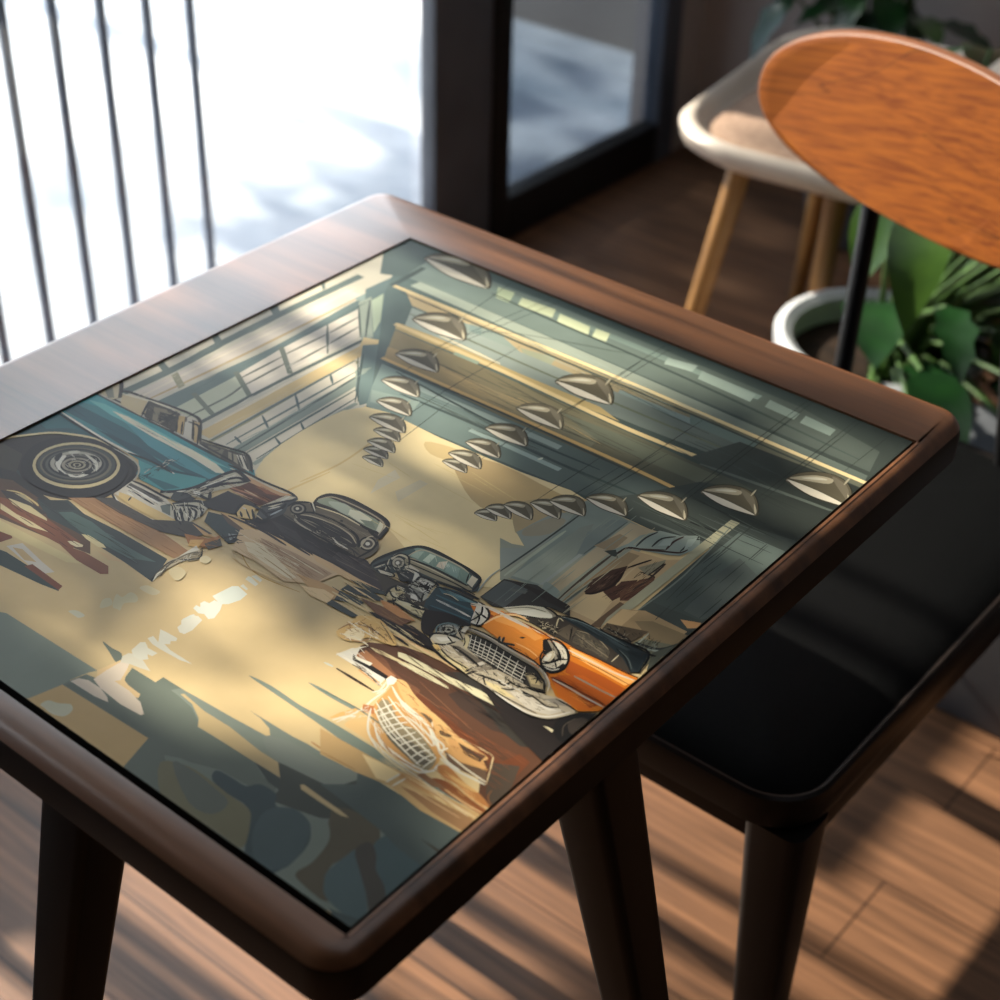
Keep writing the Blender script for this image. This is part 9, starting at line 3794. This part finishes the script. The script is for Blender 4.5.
for nm, a in (('side_rail', (SX0+ins, SX0+ins+.02, SY0+.05, SY1-.05)), ('side_rail', (SX1-ins-.02, SX1-ins+.004, SY0+.05, SY1-.05)),
              ('front_rail', (SX0+.05, SX1-.05, SY0+ins-.004, SY0+ins+.018)), ('back_rail', (SX0+.05, SX1-.05, SY1-ins-.018, SY1-ins))):
    bm = bmesh.new(); box(bm, *a, SZ-.034-RAIL[nm], SZ-.0345, .002); CT(bm); obj(nm, bm, M_chairwood, ch)
for sx, sy in ((-1, -1), (1, -1), (-1, 1), (1, 1)):
    x = (SX0+.030) if sx < 0 else (SX1-.026); y = (SY0+.034) if sy < 0 else (SY1-.030)
    bx, by = (x+sx*.006, y+.008) if sy < 0 else (x+sx*.05, y+.07)
    bm = bmesh.new(); taperleg(bm, (x, y, SZ-.0345), (bx, by, 0), .052, .028, .45); CT(bm); obj('leg', bm, M_chairwood, ch)
# backrest: bent oval of plywood
BC = Vector((-.5963, 1.3683, .7413)); BA, BB, LEAN, BK, BN, BS = .2164, .081, .2003, .5955, 2.157, -.298
def bpt(s, u, off):
    return Vector((BC.x + s*math.cos(BS), BC.y + u*math.sin(LEAN) - BK*s*s + s*math.sin(BS) + off, BC.z + u*math.cos(LEAN)))
def oval(f, off, n=72):
    out = []
    for k in range(n):
        a = 2*PI*k/n; c, s = math.cos(a), math.sin(a)
        out.append(bpt(BA*f[0]*math.copysign(abs(c)**(2/BN), c), BB*f[1]*math.copysign(abs(s)**(2/BN), s), off))
    return out
bm = bmesh.new()
FF = [(.02, .02), (.25, .25), (.5, .5), (.75, .75), (.92, .9), (.975, .955)]
loops = [oval(f, .0) for f in FF] + [oval((.988, .975), .001)]
vs = rings(bm, loops); CT(bm); 
obj('backrest', bm, M_back, ch)
bm = bmesh.new()
rings(bm, [oval((.986, .972), .0012), oval((.995, .99), .002), oval((1, 1), .005), oval((1, 1), .013), oval((.99, .98), .0165), oval((.9, .9), .0175), oval((.5, .5), .0175), oval((.1, .1), .0175)], caps=False); CT(bm)
obj('backrest_rim', bm, M_back_rim, ch)
for top_s, bx in ((-.055, -.636), (.135, -.45)):
    p = bpt(top_s, 0.0, .022); b = bpt(top_s, -BB*.95, .018)
    bm = bmesh.new(); tube(bm, [p, b, Vector((bx, 1.352, SZ-.005))], .0095, 16); CT(bm); obj('back_support', bm, M_blackmetal, ch)

# ---------------------------------------------------------------- white shell chair near the back
wc = thing('shell_chair', 'white shell armchair with taupe seat pad and light wooden legs', 'chair', (-.985, 2.085, 0), math.radians(7))
def shell_bm():
    bm = bmesh.new()
    # rows from the seat centre out to the rim: rounded rectangle growing and rising
    L_ = []
    for i, (hw, hd, r, z) in enumerate([(.05, .06, .04, .424), (.12, .14, .08, .424), (.17, .19, .09, .425), (.20, .218, .10, .431), (.212, .230, .105, .444), (.219, .237, .11, .454), (.228, .246, .112, .458), (.238, .254, .114, .449), (.235, .25, .112, .430), (.21, .23, .105, .414), (.12, .14, .08, .407), (.05, .06, .04, .406)]):
        pts = rrect(-hw, hw, -hd, hd, r, 8)
        rise = 0 if i < 3 or i > 9 else 1
        L_.append([(x, y, z + rise*(.02*max(0, (y+.05)/.3)**2 * (1 if abs(y) else 1)) + rise*.006*abs(x)/.2) for x, y in pts])
    rings(bm, L_)
    return bm
obj('shell', shell_bm(), M_shell, wc, angle=60)
bm = bmesh.new(); slab(bm, -.206, .206, -.222, .224, .10, [(.01, .426), (0, .430), (0, .438), (.008, .444), (.03, .449), (.09, .452)]); obj('seat_pad', bm, M_cushion, wc)
for tx, ty, bx, by in ((-.125, -.19, -.19, -.235), (.02, -.19, .012, -.21), (-.11, .12, -.17, .22), (.125, .12, .18, .22)):
    bm = bmesh.new(); tube(bm, [(tx, ty, .412), (bx, by, 0)], [.017, .012], 12); obj('leg', bm, M_beech, wc)

# ---------------------------------------------------------------- plinth, planters and plants
pl = tag(boxobj('stone_plinth', -.64, .25, 1.50, 1.70, 0, .30, M_stone, bevel=.006), 'low grey stone bench behind the dining chair', 'bench')

def pot(parent, rad, h, mat_, rim=.012):
    bm = bmesh.new(); n = 40
    pr_ = [(.55, 0), (.62, .004), (.82, h*.35), (.96, h*.75), (1, h), (1-rim/rad, h+.004), (1-2*rim/rad, h-.004), (.86, h*.75), (.84, h*.7)]
    rings(bm, [[(rad*r*math.cos(2*PI*k/n), rad*r*math.sin(2*PI*k/n), z) for k in range(n)] for r, z in pr_])
    obj('pot', bm, mat_, parent)
    bm = bmesh.new(); rings(bm, [[(rad*r*math.cos(2*PI*k/n), rad*r*math.sin(2*PI*k/n), z) for k in range(n)] for r, z in ((.86, h*.75), (.87, h*.86), (.5, h*.88), (.1, h*.89))]); obj('soil', bm, M_soil, parent)

def plant(name, label, cat, loc, rad, h, n, reach, leaf, seed, top, spread=(0, 2*PI), mat_=None, low=.0):
    rr = random.Random(seed); t = thing(name, label, cat, loc)
    pot(t, rad, h, mat_ or M_pot)
    for k in range(n):
        a = rr.uniform(*spread); f = rr.uniform(.3, 1); z = h*.85; r1 = reach*f
        zt = z + low + (top-low)*rr.uniform(.15, 1)
        tip = Vector((r1*math.cos(a), r1*math.sin(a), zt))
        root = Vector((rad*.3*math.cos(a), rad*.3*math.sin(a), z))
        mid = root.lerp(tip, .5) + Vector((0, 0, .12*reach))
        bm = bmesh.new(); tube(bm, [root, root.lerp(mid, .6)+Vector((0, 0, .03)), mid, tip], [.005, .0045, .004, .003], 6)
        st = obj('stem', bm, M_stemgreen, t)
        bm = bmesh.new(); L0 = leaf*rr.uniform(.7, 1.15)
        leaf_geom(bm, tip, (math.cos(a+rr.uniform(-.5, .5)), math.sin(a+rr.uniform(-.5, .5)), rr.uniform(-.7, .25)), (0, 0, 1), L0, L0*rr.uniform(.45, .7), .22, .35, rr.random() < .5)
        o = obj('leaf', bm, M_leaf if rr.random() < .75 else M_leaf_pale, t, angle=80)
    return t
plant('potted_plant', 'large leafy green plant in a round white planter behind the black-seated chair', 'plant', (-.80, 1.80, 0), .14, .28, 97, .36, .125, 12, .44, (-1.25, 1.9), low=-.18)
plant('potted_plant', 'dark green plant by the back wall behind the white shell chair', 'plant', (-1.25, 2.57, 0), .11, .34, 36, .15, .12, 21, .42, (-3.0, -.14), mat_=M_stone, low=.10)

# ---------------------------------------------------------------- light
sun = bpy.data.lights.new('sun', 'SUN'); sun.energy = 11; sun.color = (1.0, .87, .70); sun.angle = math.radians(1.0)
so = bpy.data.objects.new('sun', sun); COL.objects.link(so)
az, el = math.radians(1.5), math.radians(35)
d = Vector((math.cos(el)*math.cos(az), math.cos(el)*math.sin(az), -math.sin(el)))     # travel direction
so.rotation_euler = d.to_track_quat('-Z', 'Y').to_euler(); so.location = (-6, 0, 6)
W = bpy.data.worlds.new('sky'); SC.world = W; W.use_nodes = True
bg = W.node_tree.nodes['Background']; bg.inputs[0].default_value = (.93, .95, 1.0, 1); bg.inputs[1].default_value = 3.6
def portal(name, y0, y1, z0, z1):
    l = bpy.data.lights.new(name, 'AREA'); l.shape = 'RECTANGLE'; l.size = z1-z0; l.size_y = y1-y0; l.cycles.is_portal = True
    o = bpy.data.objects.new(name, l); COL.objects.link(o); o.location = (WX-.12, (y0+y1)/2, (z0+z1)/2); o.rotation_euler = (0, -PI/2, 0)
portal('window_portal', -.56, 1.94, .09, 2.35); portal('side_window_portal', 2.14, 2.6, .1, 2.35)

l = bpy.data.lights.new('fill_skylight_portal', 'AREA'); l.shape = 'RECTANGLE'; l.size = SKX1-SKX0; l.size_y = SKY1-SKY0; l.cycles.is_portal = True  # portal of the added skylight
o = bpy.data.objects.new('fill_skylight_portal', l); COL.objects.link(o); o.location = ((SKX0+SKX1)/2, (SKY0+SKY1)/2, 2.79)

# ---------------------------------------------------------------- camera
cd = bpy.data.cameras.new('camera'); cam = bpy.data.objects.new('camera', cd); COL.objects.link(cam)
F = Vector((-.5099, .6397, -.5751)); U = Vector((-.38, .4323, .8177)); Rt_ = Vector((.7718, .6355, .0227))
mw = Matrix((Rt_, U, -F)).transposed().to_4x4(); mw.translation = (0, 0, 1.34); cam.matrix_world = mw
cd.sensor_width = 36; cd.lens = 36*1643.72/1000; cd.clip_start = .02
cd.dof.use_dof = True; cd.dof.focus_distance = 1.0; cd.dof.aperture_fstop = 6.8
SC.camera = cam
SC.view_settings.view_transform = 'Standard'; SC.view_settings.look = 'None'; SC.view_settings.exposure = 0.32; SC.view_settings.gamma = 1
SC.view_settings.use_curve_mapping = False
SC.cycles.use_denoising = True
SC.cycles.max_bounces = 8; SC.cycles.diffuse_bounces = 4; SC.cycles.glossy_bounces = 3; SC.cycles.transparent_max_bounces = 16
SC.cycles.sample_clamp_indirect = 4; SC.cycles.caustics_reflective = False; SC.cycles.caustics_refractive = False
